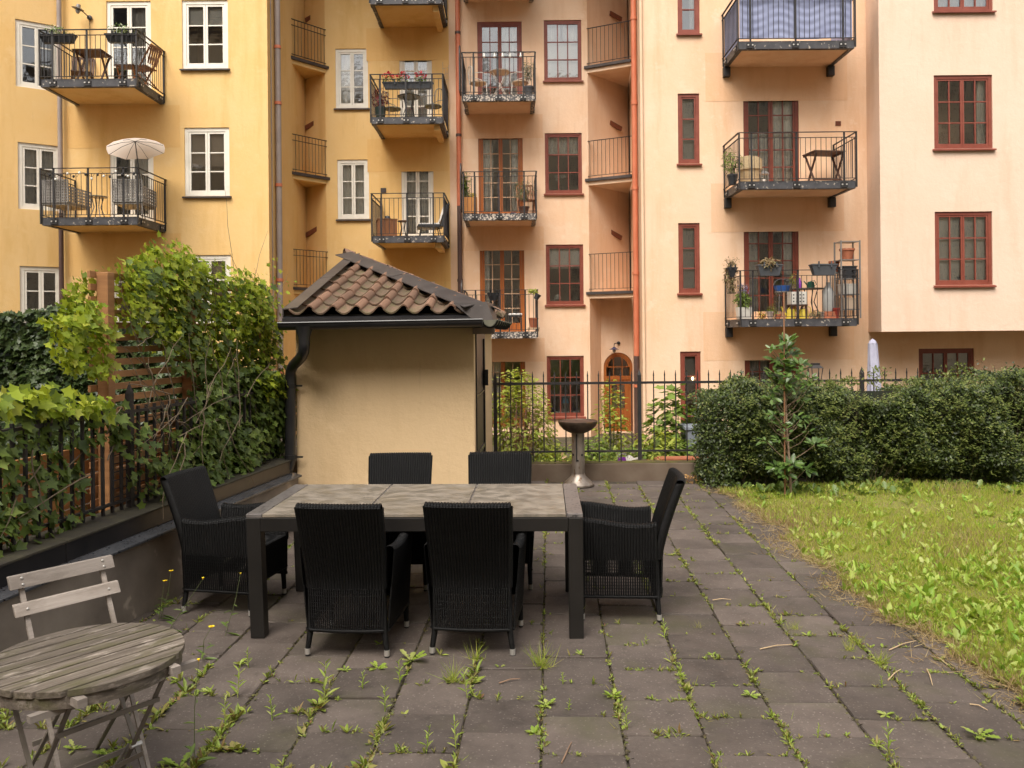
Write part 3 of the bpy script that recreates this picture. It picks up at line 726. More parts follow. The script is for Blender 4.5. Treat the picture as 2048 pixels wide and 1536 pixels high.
# pavers, each one a stone of its own, in stretcher bond
PD = math.atan(.0432); PU = Vector((math.cos(PD), -math.sin(PD), 0)); PV = Vector((math.sin(PD), math.cos(PD), 0))
PO = Vector((.110, 3.652, 0)); PITCH = .3626
def puv(u, v, z=0.0):
    """u across from the joint right of the table, v = distance along the joints"""
    return PU*(u + PO.dot(PU)) + PV*v + Vector((0,0,z))
PAVER = None
def paver_mat():
    t = NT('concrete_paver'); b = t.n('ShaderNodeBsdfPrincipled'); t.l(b.outputs[0], t.out.inputs[0])
    oi = t.n('ShaderNodeObjectInfo'); ad = t.n('ShaderNodeVectorMath', operation='MULTIPLY_ADD')
    t.l(oi.outputs['Random'], ad.inputs[0]); ad.inputs[1].default_value = (37, 91, 53); t.l(t.coord(), ad.inputs[2]); v = ad.outputs[0]
    c = t.mix(t.ramp(t.noise(3.0, 5, v, .6), .3, .7), (.072,.058,.050), (.130,.105,.091))
    c = t.mix(t.ramp(t.noise(60, 3, v, .6), .58, .75, (0,0,0), (.55,.55,.55)), c, (.19,.16,.135))
    vo = t.n('ShaderNodeTexVoronoi'); vo.inputs['Scale'].default_value = 42; t.l(v, vo.inputs['Vector'])
    c = t.mix(t.ramp(vo.outputs['Distance'], .08, .22, (.55,.55,.55), (0,0,0)), c, (.30,.265,.23))
    c = t.mix(t.ramp(t.noise(1.6, 4, v, .6), .55, .75, (0,0,0), (.75,.75,.75)), c, (.075,.072,.038))
    c = t.mix(t.ramp(t.noise(14, 4, v, .6), .58, .7, (0,0,0), (.5,.5,.5)), c, (.06,.05,.042))
    hsv = t.n('ShaderNodeHueSaturation'); mr = t.n('ShaderNodeMapRange'); t.l(oi.outputs['Random'], mr.inputs[0])
    mr.inputs[3].default_value = .78; mr.inputs[4].default_value = 1.2; t.l(mr.outputs[0], hsv.inputs['Value']); t.l(c, hsv.inputs['Color'])
    t.l(hsv.outputs[0], b.inputs['Base Color']); b.inputs['Specular IOR Level'].default_value = .35
    t.l(t.ramp(t.noise(5, 4, v), .3, .7, (.55,.55,.55), (.85,.85,.85)), b.inputs['Roughness'])
    bp = t.n('ShaderNodeBump'); bp.inputs['Strength'].default_value = .5; bp.inputs['Distance'].default_value = .004
    t.l(t.noise(70, 6, v, .7), bp.inputs['Height']); t.l(bp.outputs[0], b.inputs['Normal'])
    return t.m
PAVER = paver_mat()
def paver_mesh(seed):
    r = random.Random(seed); h = .1785; c = .008
    pts = []
    for sx, sy in ((-1,-1),(1,-1),(1,1),(-1,1)):
        x, y = sx*(h+r.uniform(-.003,.001)), sy*(h+r.uniform(-.003,.001)); k = c+r.uniform(0,.012)
        a, b_ = ((x, y-sy*k), (x-sx*k, y)); pts += [a, b_] if sx*sy > 0 else [b_, a]
    # order the eight corner points round the stone
    pts.sort(key=lambda p: math.atan2(p[1], p[0]))
    n = len(pts); ins = [(x*.978, y*.978) for x, y in pts]
    vs = [(x,y,-.06) for x,y in pts] + [(x,y,-.008) for x,y in pts] + [(x,y,0) for x,y in ins]
    fs = [(i,(i+1)%n,n+(i+1)%n,n+i) for i in range(n)] + [(n+i,n+(i+1)%n,2*n+(i+1)%n,2*n+i) for i in range(n)] + [tuple(range(2*n,3*n))]
    return mesh_of('paver', MB().add(vs, fs), PAVER)
PAV_ME = [paver_mesh(i) for i in range(7)]
terrace = bpy.data.objects.new('paved_terrace', mesh_of('paved_terrace', MB().add([(-4.1,1.2,-.014),(3.6,1.2,-.014),(3.6,10.3,-.014),(-4.1,10.3,-.014)], [(0,1,2,3)]), SOIL))
COL.objects.link(terrace); terrace['kind'] = 'structure'
far = MB(); pav_joints = []
prnd = random.Random(5)
def wall_x(y): return -2.60+.158*(y-4.29)
for c in range(-9, 8):
    odd = c % 2
    for k in range(-6, 21):
        v = 3.62 + PITCH*(k+.5) + (PITCH/2 if odd else 0); u = PITCH*(c+.5)
        p = puv(u, v)
        if p.y > 10.22 or p.x < wall_x(p.y)-.12 or p.x > lawn_edge(p.y)+.32: continue
        if p.y > 8.15 and p.x < -.55: continue
        tilt = (prnd.gauss(0,.008), prnd.gauss(0,.008), -PD + prnd.gauss(0,.006))
        dz = prnd.gauss(0,.0035)-.001
        me = PAV_ME[prnd.randrange(7)]
        if p.y < 3.25:
            q = Matrix.Translation((p.x,p.y,dz)) @ Matrix.Rotation(tilt[2]+PI/2*prnd.randrange(4),4,'Z')
            far.add([q @ w.co for w in me.vertices], [tuple(f.vertices) for f in me.polygons]); continue
        inst('paver', me, (p.x,p.y,dz), (tilt[0],tilt[1],tilt[2]+PI/2*prnd.randrange(4)), (1,1,1), terrace)
        pav_joints.append((u, v))
obj('paver_field', far, PAVER, terrace, kind='stuff')
# ------------------------------------------------------------------ boundary wall on the left
CONC = pm('old_render', (.175,.145,.12), (.275,.235,.195), rough=.9, scale=2.5, bump=.5, bscale=25, spots=(5,.62,(.40,.34,.28)))
COPE = pm('coping_metal', (.014,.014,.016), (.028,.026,.027), rough=.32, spec=.5, scale=4)
LEDGE = pm('wet_ledge_metal', (.05,.052,.058), (.075,.078,.085), rough=.25, scale=5, spots=(45,.60,(.012,.012,.014)))
MOSSY = pm('mossy_coping', (.035,.03,.024), (.055,.05,.03), rough=.8, scale=8, bump=.5)
WOOD_O = pm('stained_wood', (.42,.21,.088), (.30,.145,.063), rough=.6, scale=4, stretch=(.6,.6,6), rand=.15)
WOOD_B = pm('stained_board', (.46,.21,.07), (.33,.14,.045), rough=.6, scale=4, stretch=(1,1,6), rand=.18)
w0 = G(0, 1190, .5); w1 = G(590, 950, .5)
def offw(w, d):
    q = Wall((w.p0.x+w.I.x*d, w.p0.y+w.I.y*d), (w.p1.x+w.I.x*d, w.p1.y+w.I.y*d), 0, 3); return q
bw = Wall((w0.x,w0.y), (w1.x,w1.y), 0, 1)
UA, UB = -2.6, bw.L+.06
BWT = thing('boundary_wall', 'low rendered wall with black metal ledge, under the iron fence on the left', 'wall', bw.p0[:], world=True)
def face_fn(a, b):
    return (UA+(UB-UA)*a, .012*math.sin(a*23)*b+.008*math.sin(a*61+b*5), -.05+.53*b)
obj('rendered_face', MB(bw.M).sheet(face_fn, 60, 8), CONC, BWT, smooth=60)
obj('wall_core', MB(bw.M).box(UA, UB, .075, .34, -.05, .60), CONC, BWT)
n = 4
for i in range(n):
    a, b = UA+(UB-UA)*i/n+.003, UA+(UB-UA)*(i+1)/n-.003
    obj('ledge', MB(bw.M).hexa([(a,-.045,.475),(b,-.045,.475),(b,.05,.50),(a,.05,.50)], [(a,-.045,.492),(b,-.045,.492),(b,.05,.516),(a,.05,.516)]), LEDGE, BWT, bevel=.003)
    obj('fascia', MB(bw.M).box(a, b, .045, .06, .517, .625), COPE, BWT, bevel=.003)
    obj('coping', MB(bw.M).hexa([(a,.035,.626),(b,.035,.626),(b,.30,.640),(a,.30,.640)], [(a,.035,.640),(b,.035,.640),(b,.30,.654),(a,.30,.654)]), MOSSY, BWT, bevel=.003)
obj('planting_bed', MB(bw.M).box(-6, 6.6, .345, 9, -.88, .5), SOIL, kind='structure')
# iron fence on the wall
fw_ = offw(bw, .22)
FE = thing('iron_fence', 'black iron bar fence on the low left wall, overgrown with ivy', 'fence', fw_.p0[:], world=True)
UF0, UF1 = -1.6, bw.L+.1
f = MB(fw_.M)
k = 0; u = UF0
posts = MB(fw_.M)
while u < UF1:
    if k % 14 == 3: posts.box(u-.02, u+.02, -.02, .02, .64, 1.42); posts.add([(u-.02,-.02,1.42),(u+.02,-.02,1.42),(u+.02,.02,1.42),(u-.02,.02,1.42),(u,0,1.5)], [(0,1,4),(1,2,4),(2,3,4),(3,0,4)])
    else: f.box(u-.009, u+.009, -.009, .009, .645, 1.33)
    u += .098; k += 1
obj('bars', f, IRON, FE); obj('post', posts, IRON, FE)
r = MB(fw_.M); r.box(UF0, UF1, -.014, .014, 1.285, 1.305); r.box(UF0, UF1, -.014, .014, .70, .718); obj('rail', r, IRON, FE)
wm = MB(fw_.M); ua_, ub_ = fw_.uz(225, 950)[0], fw_.uz(385, 900)[0]
for k in range(10): wm.box(ua_, ub_, .012, .018, .74+k*.055, .746+k*.055)
obj('wire_mesh', wm, IRON, FE)
# trellis of slats behind it
wt_ = offw(bw, .40)
TR = thing('trellis', 'brown wooden slat trellis rising behind the iron fence', 'trellis', wt_.p0[:], world=True)
up1, zp1 = wt_.uz(210, 545); up2 = wt_.uz(378, 700)[0]; up3 = wt_.uz(530, 700)[0]
for u, zt in ((up1, zp1), (up2, zp1-.04), (up3, zp1-.10)):
    obj('trellis_post', MB(wt_.M).box(u-.038, u+.038, -.045, .04, .45, zt), WOOD_O, TR, bevel=.004)
for k in range(19):
    z = .66+k*.086; e = random.uniform(-.01,.01)
    obj('slat', MB(wt_.M).box(up1-.10+e, up3+.12+e, .042, .062, z, z+.045), WOOD_O, TR)
wb_ = offw(bw, .56)
PB = thing('wooden_planter', 'orange-brown board planter low behind the iron fence', 'planter', wb_.p0[:], world=True)
for k in range(6):
    e = random.uniform(-.006,.006)
    obj('board', MB(wb_.M).box(-1.8, up2+.1, e, .025+e, .46+k*.101, .55+k*.101), WOOD_B, PB, bevel=.003)
# ------------------------------------------------------------------ fence and low wall at the back
YB = 10.35
LW = thing('low_wall', 'low mossy concrete wall carrying the back fence', 'wall', (3, YB, 0), world=True)
CONC2 = pm('mossy_concrete', (.12,.085,.06), (.17,.13,.095), rough=.9, scale=3, bump=.5, bscale=30)
MOSS = pm('moss', (.10,.095,.02), (.07,.05,.025), rough=.95, scale=9, bump=.9, bscale=60)
obj('wall_body', MB().box(-.29, 11, YB-.05, YB+.15, -.06, .21), CONC2, LW, bevel=.012)
obj('moss_top', MB().sheet(lambda a, b: (-.28+11.2*a, YB-.045+.19*b, .212+.018*max(0,math.sin(a*190+b*3)+math.sin(a*83))*math.sin(PI*b)), 240, 4), MOSS, LW)
BF = thing('iron_fence', 'black iron spike fence on the low wall at the back', 'fence', (3, YB, .2), world=True)
f = MB(); x = -.16; k = 0
while x < 10.5:
    if not (1.50 < x < 1.63):
        f.tube([(x,YB+.05,.215 if k%2 else .34),(x,YB+.05,1.27)], .008, 5, False); f.tube([(x,YB+.05,1.27),(x,YB+.05,1.335)], [.011,.002], 5, False)
    x += .1355; k += 1
obj('bars', f, IRON, BF)
r = MB(); r.box(-.24, 10.6, YB+.037, YB+.063, 1.17, 1.20); r.box(-.12, 10.6, YB+.037, YB+.063, .335, .357); obj('rail', r, IRON, BF)
for x, h in ((-.215, 1.34), (1.56, 1.36), (4.3, 1.36), (7.1, 1.36)):
    p = MB(); p.box(x-.022, x+.022, YB+.028, YB+.072, .2, h-.08); p.add([(x-.022,YB+.028,h-.08),(x+.022,YB+.028,h-.08),(x+.022,YB+.072,h-.08),(x-.022,YB+.072,h-.08),(x,YB+.05,h)], [(0,1,4),(1,2,4),(2,3,4),(3,0,4)])
    obj('post', p, IRON, BF)
# ------------------------------------------------------------------ the shed
SH_W = plaster('shed_render', (.68,.495,.285), (.72,.535,.325), (.56,.39,.21), bump=.6)
TILE = None
def tile_mat():
    t = NT('clay_tile'); b = t.n('ShaderNodeBsdfPrincipled'); t.l(b.outputs[0], t.out.inputs[0])
    oi = t.n('ShaderNodeObjectInfo'); ad = t.n('ShaderNodeVectorMath', operation='MULTIPLY_ADD')
    t.l(oi.outputs['Random'], ad.inputs[0]); ad.inputs[1].default_value = (37, 91, 53); t.l(t.coord(), ad.inputs[2]); v = ad.outputs[0]
    c = t.mix(t.ramp(t.noise(5, 5, v), .3, .7), (.19,.115,.075), (.14,.095,.065))
    c = t.mix(t.ramp(t.noise(8, 5, v, .65), .44, .62, (0,0,0), (.9,.9,.9)), c, (.125,.105,.05))
    c = t.mix(t.ramp(t.noise(26, 4, v, .65), .58, .7, (0,0,0), (.7,.7,.7)), c, (.08,.06,.045))
    sx = t.n('ShaderNodeSeparateXYZ'); t.l(t.coord(), sx.inputs[0])
    wob = t.n('ShaderNodeMath', operation='MULTIPLY_ADD'); t.l(t.noise(18, 4, v), wob.inputs[0]); wob.inputs[1].default_value = .05; t.l(sx.outputs[0], wob.inputs[2])
    c = t.mix(t.ramp(wob.outputs[0], .165, .195, (0,0,0), (.8,.8,.8)), c, (.23,.125,.08))
    hsv = t.n('ShaderNodeHueSaturation'); mr = t.n('ShaderNodeMapRange'); t.l(oi.outputs['Random'], mr.inputs[0]); mr.inputs[3].default_value = .75; mr.inputs[4].default_value = 1.2
    t.l(mr.outputs[0], hsv.inputs['Value']); t.l(c, hsv.inputs['Color']); t.l(hsv.outputs[0], b.inputs['Base Color'])
    b.inputs['Roughness'].default_value = .75
    bp = t.n('ShaderNodeBump'); bp.inputs['Strength'].default_value = .4; bp.inputs['Distance'].default_value = .006
    t.l(t.noise(40, 5, v, .7), bp.inputs['Height']); t.l(bp.outputs[0], b.inputs['Normal'])
    return t.m
TILE = tile_mat()
SH = thing('shed', 'small cream rendered shed with clay tile roof and black gutters', 'shed', (-.3575, 7.95, 0), -PD)
SW, SDp = 1.70, 2.45
wl = MB()
wl.box(-SW, 0, 0, .12, -.06, 1.95); wl.box(-SW, -SW+.12, .12, SDp, -.06, 1.95); wl.box(-SW+.12, 0, SDp-.12, SDp, -.06, 1.95)
wl.box(-.12, -.001, 1.24, SDp-.12, -.06, 1.95); wl.box(-.12, -.001, .12, 1.24, 1.84, 1.95)
obj('wall', wl, SH_W, SH, bevel=.008)
BLK = pm('black_door_paint', (.012,.012,.013), (.02,.019,.019), rough=.4, scale=5)
d = MB(); d.box(-.05, .012, .14, .20, -.0, 1.82); d.box(-.05, .012, 1.14, 1.22, 0, 1.82); d.box(-.05, .012, .20, 1.14, 1.75, 1.82)
dr = obj('door', d, BLK, SH); obj('door_leaf', MB().box(-.045, -.005, .201, 1.139, .01, 1.749), BLK, dr)
obj('door_bar', MB().box(-.004, .010, .201, 1.139, .60, .64).box(-.004, .006, .201, 1.139, 1.19, 1.205), LEDGE, dr)
obj('handle', MB().box(.012, .05, 1.10, 1.14, 1.25, 1.42), BLK, dr)
EX0, EX1, EY0 = -1.625, .10, -.32           # eave lines
ZE = 2.005; PK = (-1.62, 2.16, 2.71)
kf = (PK[2]-ZE)/(PK[1]-EY0); kr = (PK[2]-ZE)/(EX1-PK[0])
SHEET = pm('roof_sheet_metal', (.058,.05,.048), (.09,.078,.073), rough=.42, metal=.25, scale=4, spots=(30,.66,(.15,.13,.12)))
rd = MB()   # deck under the tiles
rd.hexa([(EX0,EY0+.02,ZE-.10),(EX1-.02,EY0+.02,ZE-.10),(PK[0]+.02,PK[1],ZE-.10),(EX0,PK[1],ZE-.10)], [(EX0,EY0+.02,ZE-.012),(EX1-.02,EY0+.02,ZE-.012),(PK[0]+.02,PK[1],PK[2]-.03),(EX0,PK[1],PK[2]-.03)])
rd.add([(EX1-.02,EY0+.02,ZE-.10),(EX1-.02,2.5,ZE-.10),(PK[0]+.02,PK[1],ZE-.10),(PK[0]+.02,2.5,ZE-.10),(EX1-.02,EY0+.02,ZE-.012),(EX1-.02,2.5,ZE-.012),(PK[0]+.02,PK[1],PK[2]-.03),(PK[0]+.02,2.5,PK[2]-.03)],
       [(0,2,3,1),(4,5,7,6),(0,1,5,4),(1,3,7,5),(2,6,7,3)])
roof = obj('roof', rd, BLK, SH)
obj('boxed_eave', MB().box(-SW-.03, .08, -.30, -.002, 1.86, ZE-.102).box(.003, .08, -.001, 2.5, 1.86, ZE-.102), pm('dark_eave', (.02,.015,.013), (.03,.024,.02), rough=.6), SH)
TW, TL, TE = .2145, .40, .335
def tile_shape():
    mb = MB(); n = 12; th = .015
    def prof(t):
        return -.042*math.sin(PI*t/.68) if t < .68 else .036*math.sin(PI*(t-.68)/.40)
    xs = [1.08*i/n for i in range(n+1)]
    top = lambda y, dz: [(x*TW, y, prof(x)+dz) for x in xs]
    vs = top(0, .022) + top(TL, .0) + top(0, .022-th) + top(TL, -th)
    N = n+1; fs = []
    for i in range(n):
        fs += [(i,i+1,N+i+1,N+i), (2*N+i+1,2*N+i,3*N+i,3*N+i+1), (i+1,i,2*N+i,2*N+i+1)]
    fs += [(0,N,3*N,2*N), (n,2*N+n,3*N+n,N+n)]
    return mb.add(vs, fs)
TS = tile_shape(); TILE_ME = mesh_of('roof_tile', TS, TILE, smooth=45)
import bmesh
def clipped(me, M, planes):
    bm = bmesh.new(); bm.from_mesh(me); bmesh.ops.transform(bm, matrix=M, verts=bm.verts)
    for co, no in planes:
        bmesh.ops.bisect_plane(bm, geom=bm.verts[:]+bm.edges[:]+bm.faces[:], plane_co=co, plane_no=no, clear_outer=True)
    bmesh.ops.transform(bm, matrix=M.inverted(), verts=bm.verts)
    nv = len(bm.verts)
    if nv == 0: bm.free(); return None
    m = bpy.data.meshes.new('roof_tile'); bm.to_mesh(m); bm.free(); m.materials.append(TILE) if not m.materials else None
    return m
hipd = Vector((PK[0]-EX1, PK[1]-EY0, 0)); hipn = Vector((hipd.y, -hipd.x, 0)).normalized()   # outward (to the right) of the front slope
hip0 = Vector((EX1, EY0, 0))
def lay(slope_o, ax, ay, ncol, nrow, clip_no, dx=0.0):
    az = ax.cross(ay)
    for r_ in range(nrow):
        for c in range(ncol):
            o = slope_o + ax*(c*TW+dx) + ay*(r_*TE) + az*(.030+random.uniform(-.003,.003))
            M = Matrix.Translation(o) @ Matrix((ax,ay,az)).transposed().to_4x4() @ Matrix.Rotation(random.gauss(0,.012),4,'Z')
            ds = [(M @ v.co - hip0).dot(clip_no) for v in TILE_ME.vertices]
            tops = [(M @ v.co).y for v in TILE_ME.vertices]
            if min(ds) > -.02: continue
            me = TILE_ME
            pl = []
            if max(ds) > 0: pl.append((hip0, clip_no))
            if max(tops) > PK[1]+.08 and abs(ax.x) > .5: pl.append((Vector((0,PK[1]+.05,0)), Vector((0,1,0))))
            if max(tops) > 2.52 and abs(ax.x) < .5: pl.append((Vector((0,2.50,0)), Vector((0,1,0))))
            if pl:
                me = clipped(TILE_ME, M, pl)
                if me is None: continue
            t = bpy.data.objects.new('roof_tile', me); COL.objects.link(t); t.parent = roof; t.matrix_local = M
ayf = Vector((0, 1, kf)).normalized(); axf = Vector((1,0,0))
lay(Vector((EX0+.0, EY0-.05, ZE-.014)), axf, ayf, 10, 8, hipn, -.02)
ayr = Vector((-1, 0, kr)).normalized(); axr = Vector((0,1,0))
lay(Vector((EX1+.05, EY0, ZE-.018)), axr, ayr, 14, 7, -hipn)
# sheet-metal caps on hip and verge
def hip_leaf(perp, h0=.075, w=.20, drop=.0):
    a = Vector((EX1, EY0, ZE)) + Vector((.02,-.03,0)); b = Vector(PK)+Vector((-.06,.06,.02)); up = Vector((0,0,1))
    mb = MB(); q = lambda p, d, h: p + perp*d + up*h
    m = (a+b)/2
    for s, e in ((a, m-(b-a)*.004), (m+(b-a)*.004, b)):
        mb.hexa([q(s,0,h0),q(s,w,h0-.012),q(e,w,h0-.012),q(e,0,h0)], [q(s,0,h0+.008),q(s,w,h0-.004),q(e,w,h0-.004),q(e,0,h0+.008)])
    return mb
nf = Vector((0,-kf,1)).normalized(); hv = (Vector(PK)-Vector((EX1,EY0,ZE))).normalized()
pf = hv.cross(nf).normalized();  pf = pf if pf.y < 0 else -pf
nr = Vector((kr,0,1)).normalized(); pr_ = hv.cross(nr).normalized(); pr_ = pr_ if pr_.x > 0 else -pr_
obj('hip_cap', hip_leaf(pf), SHEET, roof); obj('hip_cap', hip_leaf(pr_), SHEET, roof)
vc = MB()
for s, e in ((0,.49),(.496,1)):
    y0_, y1_ = EY0-.04+(PK[1]+.1-EY0)*s, EY0-.04+(PK[1]+.1-EY0)*e; z0_, z1_ = ZE+(y0_-EY0)*kf, ZE+(y1_-EY0)*kf
    vc.hexa([(EX0-.075,y0_,z0_+.045),(EX0+.055,y0_,z0_+.06),(EX0+.055,y1_,z1_+.06),(EX0-.075,y1_,z1_+.045)], [(EX0-.075,y0_,z0_+.053),(EX0+.055,y0_,z0_+.068),(EX0+.055,y1_,z1_+.068),(EX0-.075,y1_,z1_+.053)])
    vc.hexa([(EX0-.085,y0_,z0_-.12),(EX0-.0755,y0_,z0_-.12),(EX0-.0755,y1_,z1_-.12),(EX0-.085,y1_,z1_-.12)], [(EX0-.085,y0_,z0_+.053),(EX0-.0755,y0_,z0_+.053),(EX0-.0755,y1_,z1_+.053),(EX0-.085,y1_,z1_+.053)])
obj('verge_cap', vc, SHEET, roof)
co = Vector((EX1,EY0,ZE))
obj('hip_end', MB().add([co+Vector((-.25,-.075,.075)), co+Vector((.05,-.08,.085)), co+Vector((.09,.2,.075)), co+Vector((-.09,-.10,-.06)), co+Vector((.12,-.11,-.10)), co+Vector((.13,.1,-.05))],
    [(0,3,1),(3,4,1),(1,4,5),(1,5,2)]), SHEET, roof)
obj('eave_flashing', MB().hexa([(EX0-.07,EY0-.10,ZE-.115),(EX1+.02,EY0-.10,ZE-.115),(EX1+.02,EY0+.02,ZE-.10),(EX0-.07,EY0+.02,ZE-.10)], [(EX0-.07,EY0-.095,ZE-.045),(EX1+.02,EY0-.095,ZE-.045),(EX1+.02,EY0+.02,ZE-.02),(EX0-.07,EY0+.02,ZE-.02)]), COPE, roof)
def half_gutter(p0, p1, r):
    p0, p1 = Vector(p0), Vector(p1); d = (p1-p0).normalized(); s = Vector((d.y,-d.x,0)); n = 10
    mb = MB(); vs = []
    for p in (p0, p1):
        for rr in (r, r-.006):
            vs += [p + s*rr*math.cos(PI*k/n) + Vector((0,0,-rr*math.sin(PI*k/n))) for k in range(n+1)]
    N = n+1; fs = []
    for k in range(n): fs += [(k,k+1,2*N+k+1,2*N+k), (N+k+1,N+k,3*N+k,3*N+k+1), (k,N+k,N+k+1,k+1), (2*N+k,2*N+k+1,3*N+k+1,3*N+k)]
    mb.add(vs, fs)
    for sg in (-1, 1): mb.tube([p0+s*r*sg, p1+s*r*sg], .008, 6)
    mb.add([p0 + s*r*math.cos(PI*k/n) + Vector((0,0,-r*math.sin(PI*k/n))) for k in range(N)], [tuple(range(N))])
    mb.add([p1 + s*r*math.cos(PI*k/n) + Vector((0,0,-r*math.sin(PI*k/n))) for k in range(N)], [tuple(range(N))[::-1]])
    return mb
obj('gutter', half_gutter((EX0-.07,EY0-.165,1.915),(EX1+.02,EY0-.165,1.93),.065), COPE, SH, smooth=50)
gm = pm('mossy_gutter', (.10,.105,.075), (.16,.15,.11), rough=.7, scale=9)
g2 = obj('gutter', half_gutter((EX1+.08,EY0-.12,1.925),(EX1+.08,2.5,1.925),.06), gm, SH, smooth=50)
for k in range(8):
    y = EY0-.1+k*.36; m = MB()
    m.tube([(EX1+.08+.066*math.cos(PI+PI*j/10), y, 1.925+.066*math.sin(PI+PI*j/10)) for j in range(11)], .010, 5); obj('gutter_strap', m, BLK, g2)
obj('rafter_end', MB().box(.0, .20, -.14, -.03, 1.80, 1.858), pm('grey_timber', (.26,.19,.15), (.2,.15,.12), rough=.8, scale=6), SH)
dp = [(-1.475,-.485,1.90),(-1.475,-.485,1.72),(-1.485,-.465,1.665),(-1.53,-.38,1.615),(-1.60,-.25,1.575),(-1.68,-.13,1.53),(-1.722,-.085,1.475),(-1.73,-.075,1.40),(-1.735,-.07,.9),(-1.74,-.07,.62),(-1.75,-.085,.56),(-1.79,-.12,.52),(-1.85,-.16,.50)]
dpo = obj('downpipe', MB().tube(dp, .05, 14), COPE, SH, smooth=50)
obj('gutter_outlet', MB().lathe([(.05,-.16),(.052,-.10),(.085,0)], 14, (-1.475,-.485,1.885)), COPE, SH, smooth=50)
for z in (1.33, .66): obj('pipe_clamp', MB().cyl((-1.735,-.07), .058, z-.02, z+.02, 14).box(-1.70,-1.62,-.075,-.06,z-.008,z+.008), BLK, dpo, smooth=50)
# ------------------------------------------------------------------ dining table
FRAME = pm('table_frame_metal', (.011,.0098,.009), (.018,.016,.0145), rough=.42, scale=4, spec=.45)
STRIP = pm('table_strip_metal', (.15,.135,.13), (.20,.185,.18), rough=.35, scale=6, metal=.2, spots=(38,.57,(.05,.047,.045)))
CER = None
def ceramic():
    t = NT('mottled_ceramic'); b = t.n('ShaderNodeBsdfPrincipled'); t.l(b.outputs[0], t.out.inputs[0])
    v = t.coord((1.5, 1.9, 1))
    c = t.mix(t.ramp(t.noise(6.5, 6, v, .68), .40, .60), (.155,.137,.112), (.265,.228,.186))
    c = t.mix(t.ramp(t.noise(2.2, 3, v), .45, .7, (0,0,0), (.55,.55,.55)), c, (.22,.175,.115))
    c = t.mix(t.ramp(t.noise(80, 2, v), .6, .75, (0,0,0), (.4,.4,.4)), c, (.07,.06,.045))
    t.l(c, b.inputs['Base Color'])
    t.l(t.ramp(t.noise(6.5, 6, v, .68), .40, .60, (.28,.28,.28), (.6,.6,.6)), b.inputs['Roughness']); b.inputs['Specular IOR Level'].default_value = .4
    return t.m
CER = ceramic()
TC = Vector((-.577, 5.50, 0)); TRZ = -math.radians(2.2)
tb = thing('dining_table', 'long dark metal dining table with three mottled stone-look top panels', 'table', TC[:], TRZ)
TLn, TDp, TH = 2.005, 1.0, .74
hx, hy = TLn/2, TDp/2
for sx in (-1, 1):
    for sy in (-1, 1):
        x0, x1 = (sx*hx, sx*(hx-.085)) if sx < 0 else (sx*(hx-.085), sx*hx)
        y0, y1 = (-hy, -hy+.085) if sy < 0 else (hy-.085, hy)
        i = .022 if sx < 0 else 0      # the left legs lean in a little
        obj('leg', MB().hexa([(x0+i,y0,0),(x1+i,y0,0),(x1+i,y1,0),(x0+i,y1,0)], [(x0,y0,TH-.0235),(x1,y0,TH-.0235),(x1,y1,TH-.0235),(x0,y1,TH-.0235)]), FRAME, tb, bevel=.004)
for y0 in (-hy+.002, hy-.042): obj('apron', MB().box(-hx+.0855, hx-.0855, y0, y0+.04, TH-.105, TH-.0235), FRAME, tb, bevel=.003)
for x0 in (-hx+.002, hx-.042): obj('apron', MB().box(x0, x0+.04, -hy+.0855, hy-.0855, TH-.105, TH-.0235), FRAME, tb, bevel=.003)
for sx in (-1, 1):
    a, b = sorted((sx*hx, sx*(hx-.095))); obj('end_strip', MB().box(a, b, -hy, hy, TH-.023, TH), STRIP, tb, bevel=.003)
pw = (TLn-.19-.004*2-.012*2)/3
for k in range(3):
    a = -hx+.099+k*(pw+.012); obj('top_panel', MB().box(a, a+pw, -hy, hy, TH-.020, TH-.001), CER, tb, bevel=.002)
for k in range(2):
    a = -hx+.099+(k+1)*pw+k*.012; obj('joint_strip', MB().box(a+.001, a+.011, -hy+.002, hy-.002, TH-.022, TH-.005), STRIP, tb)

# ------------------------------------------------------------------ wicker armchairs
WICK = None
def wicker():
    t = NT('black_wicker'); b = t.n('ShaderNodeBsdfPrincipled'); t.l(b.outputs[0], t.out.inputs[0])
    v = t.coord()
    wv = t.n('ShaderNodeTexWave'); wv.bands_direction = 'Z'; wv.inputs['Scale'].default_value = 42; wv.inputs['Distortion'].default_value = 1.5; wv.inputs['Detail'].default_value = 1; wv.inputs['Detail Scale'].default_value = 30
    t.l(v, wv.inputs['Vector'])
    c = t.mix(t.ramp(t.noise(5, 4, v), .35, .7), (.0018,.0018,.002), (.0036,.0035,.0038))
    t.l(c, b.inputs['Base Color']); b.inputs['Roughness'].default_value = .38; b.inputs['Specular IOR Level'].default_value = .25
    bp = t.n('ShaderNodeBump'); bp.inputs['Strength'].default_value = .6; bp.inputs['Distance'].default_value = .003
    t.l(wv.outputs['Fac'], bp.inputs['Height']); t.l(bp.outputs[0], b.inputs['Normal'])
    return t.m
WICK = wicker()
def ribbed(mb, fn, nrib, nv, amp=.0056):
    """sheet fn(a,b)->(point, outward normal) with vertical ribs"""
    prof = (0, .75, 1, .75)
    nu = nrib*4
    def g(a, b):
        i = round(a*nu); p, n = fn(a, b); return tuple(Vector(p)+Vector(n)*amp*prof[i%4])
    return mb.sheet(g, nu, nv)
def back_x(z): return .205 + .026*max(0,(z-.15))/.73 + .006
def back_y(z):                       # centre line of the back, leaning away from the seat
    t = max(0, (z-.40)/.48); return -.238 - .150*t**1.25 + .01*(1-min(1,z/.4))
def arm_z(s):                        # s 0 at back .. 1 at front
    return .60 + .028*s - .03*math.sin(PI*min(1,s*1.15))*(1-s)
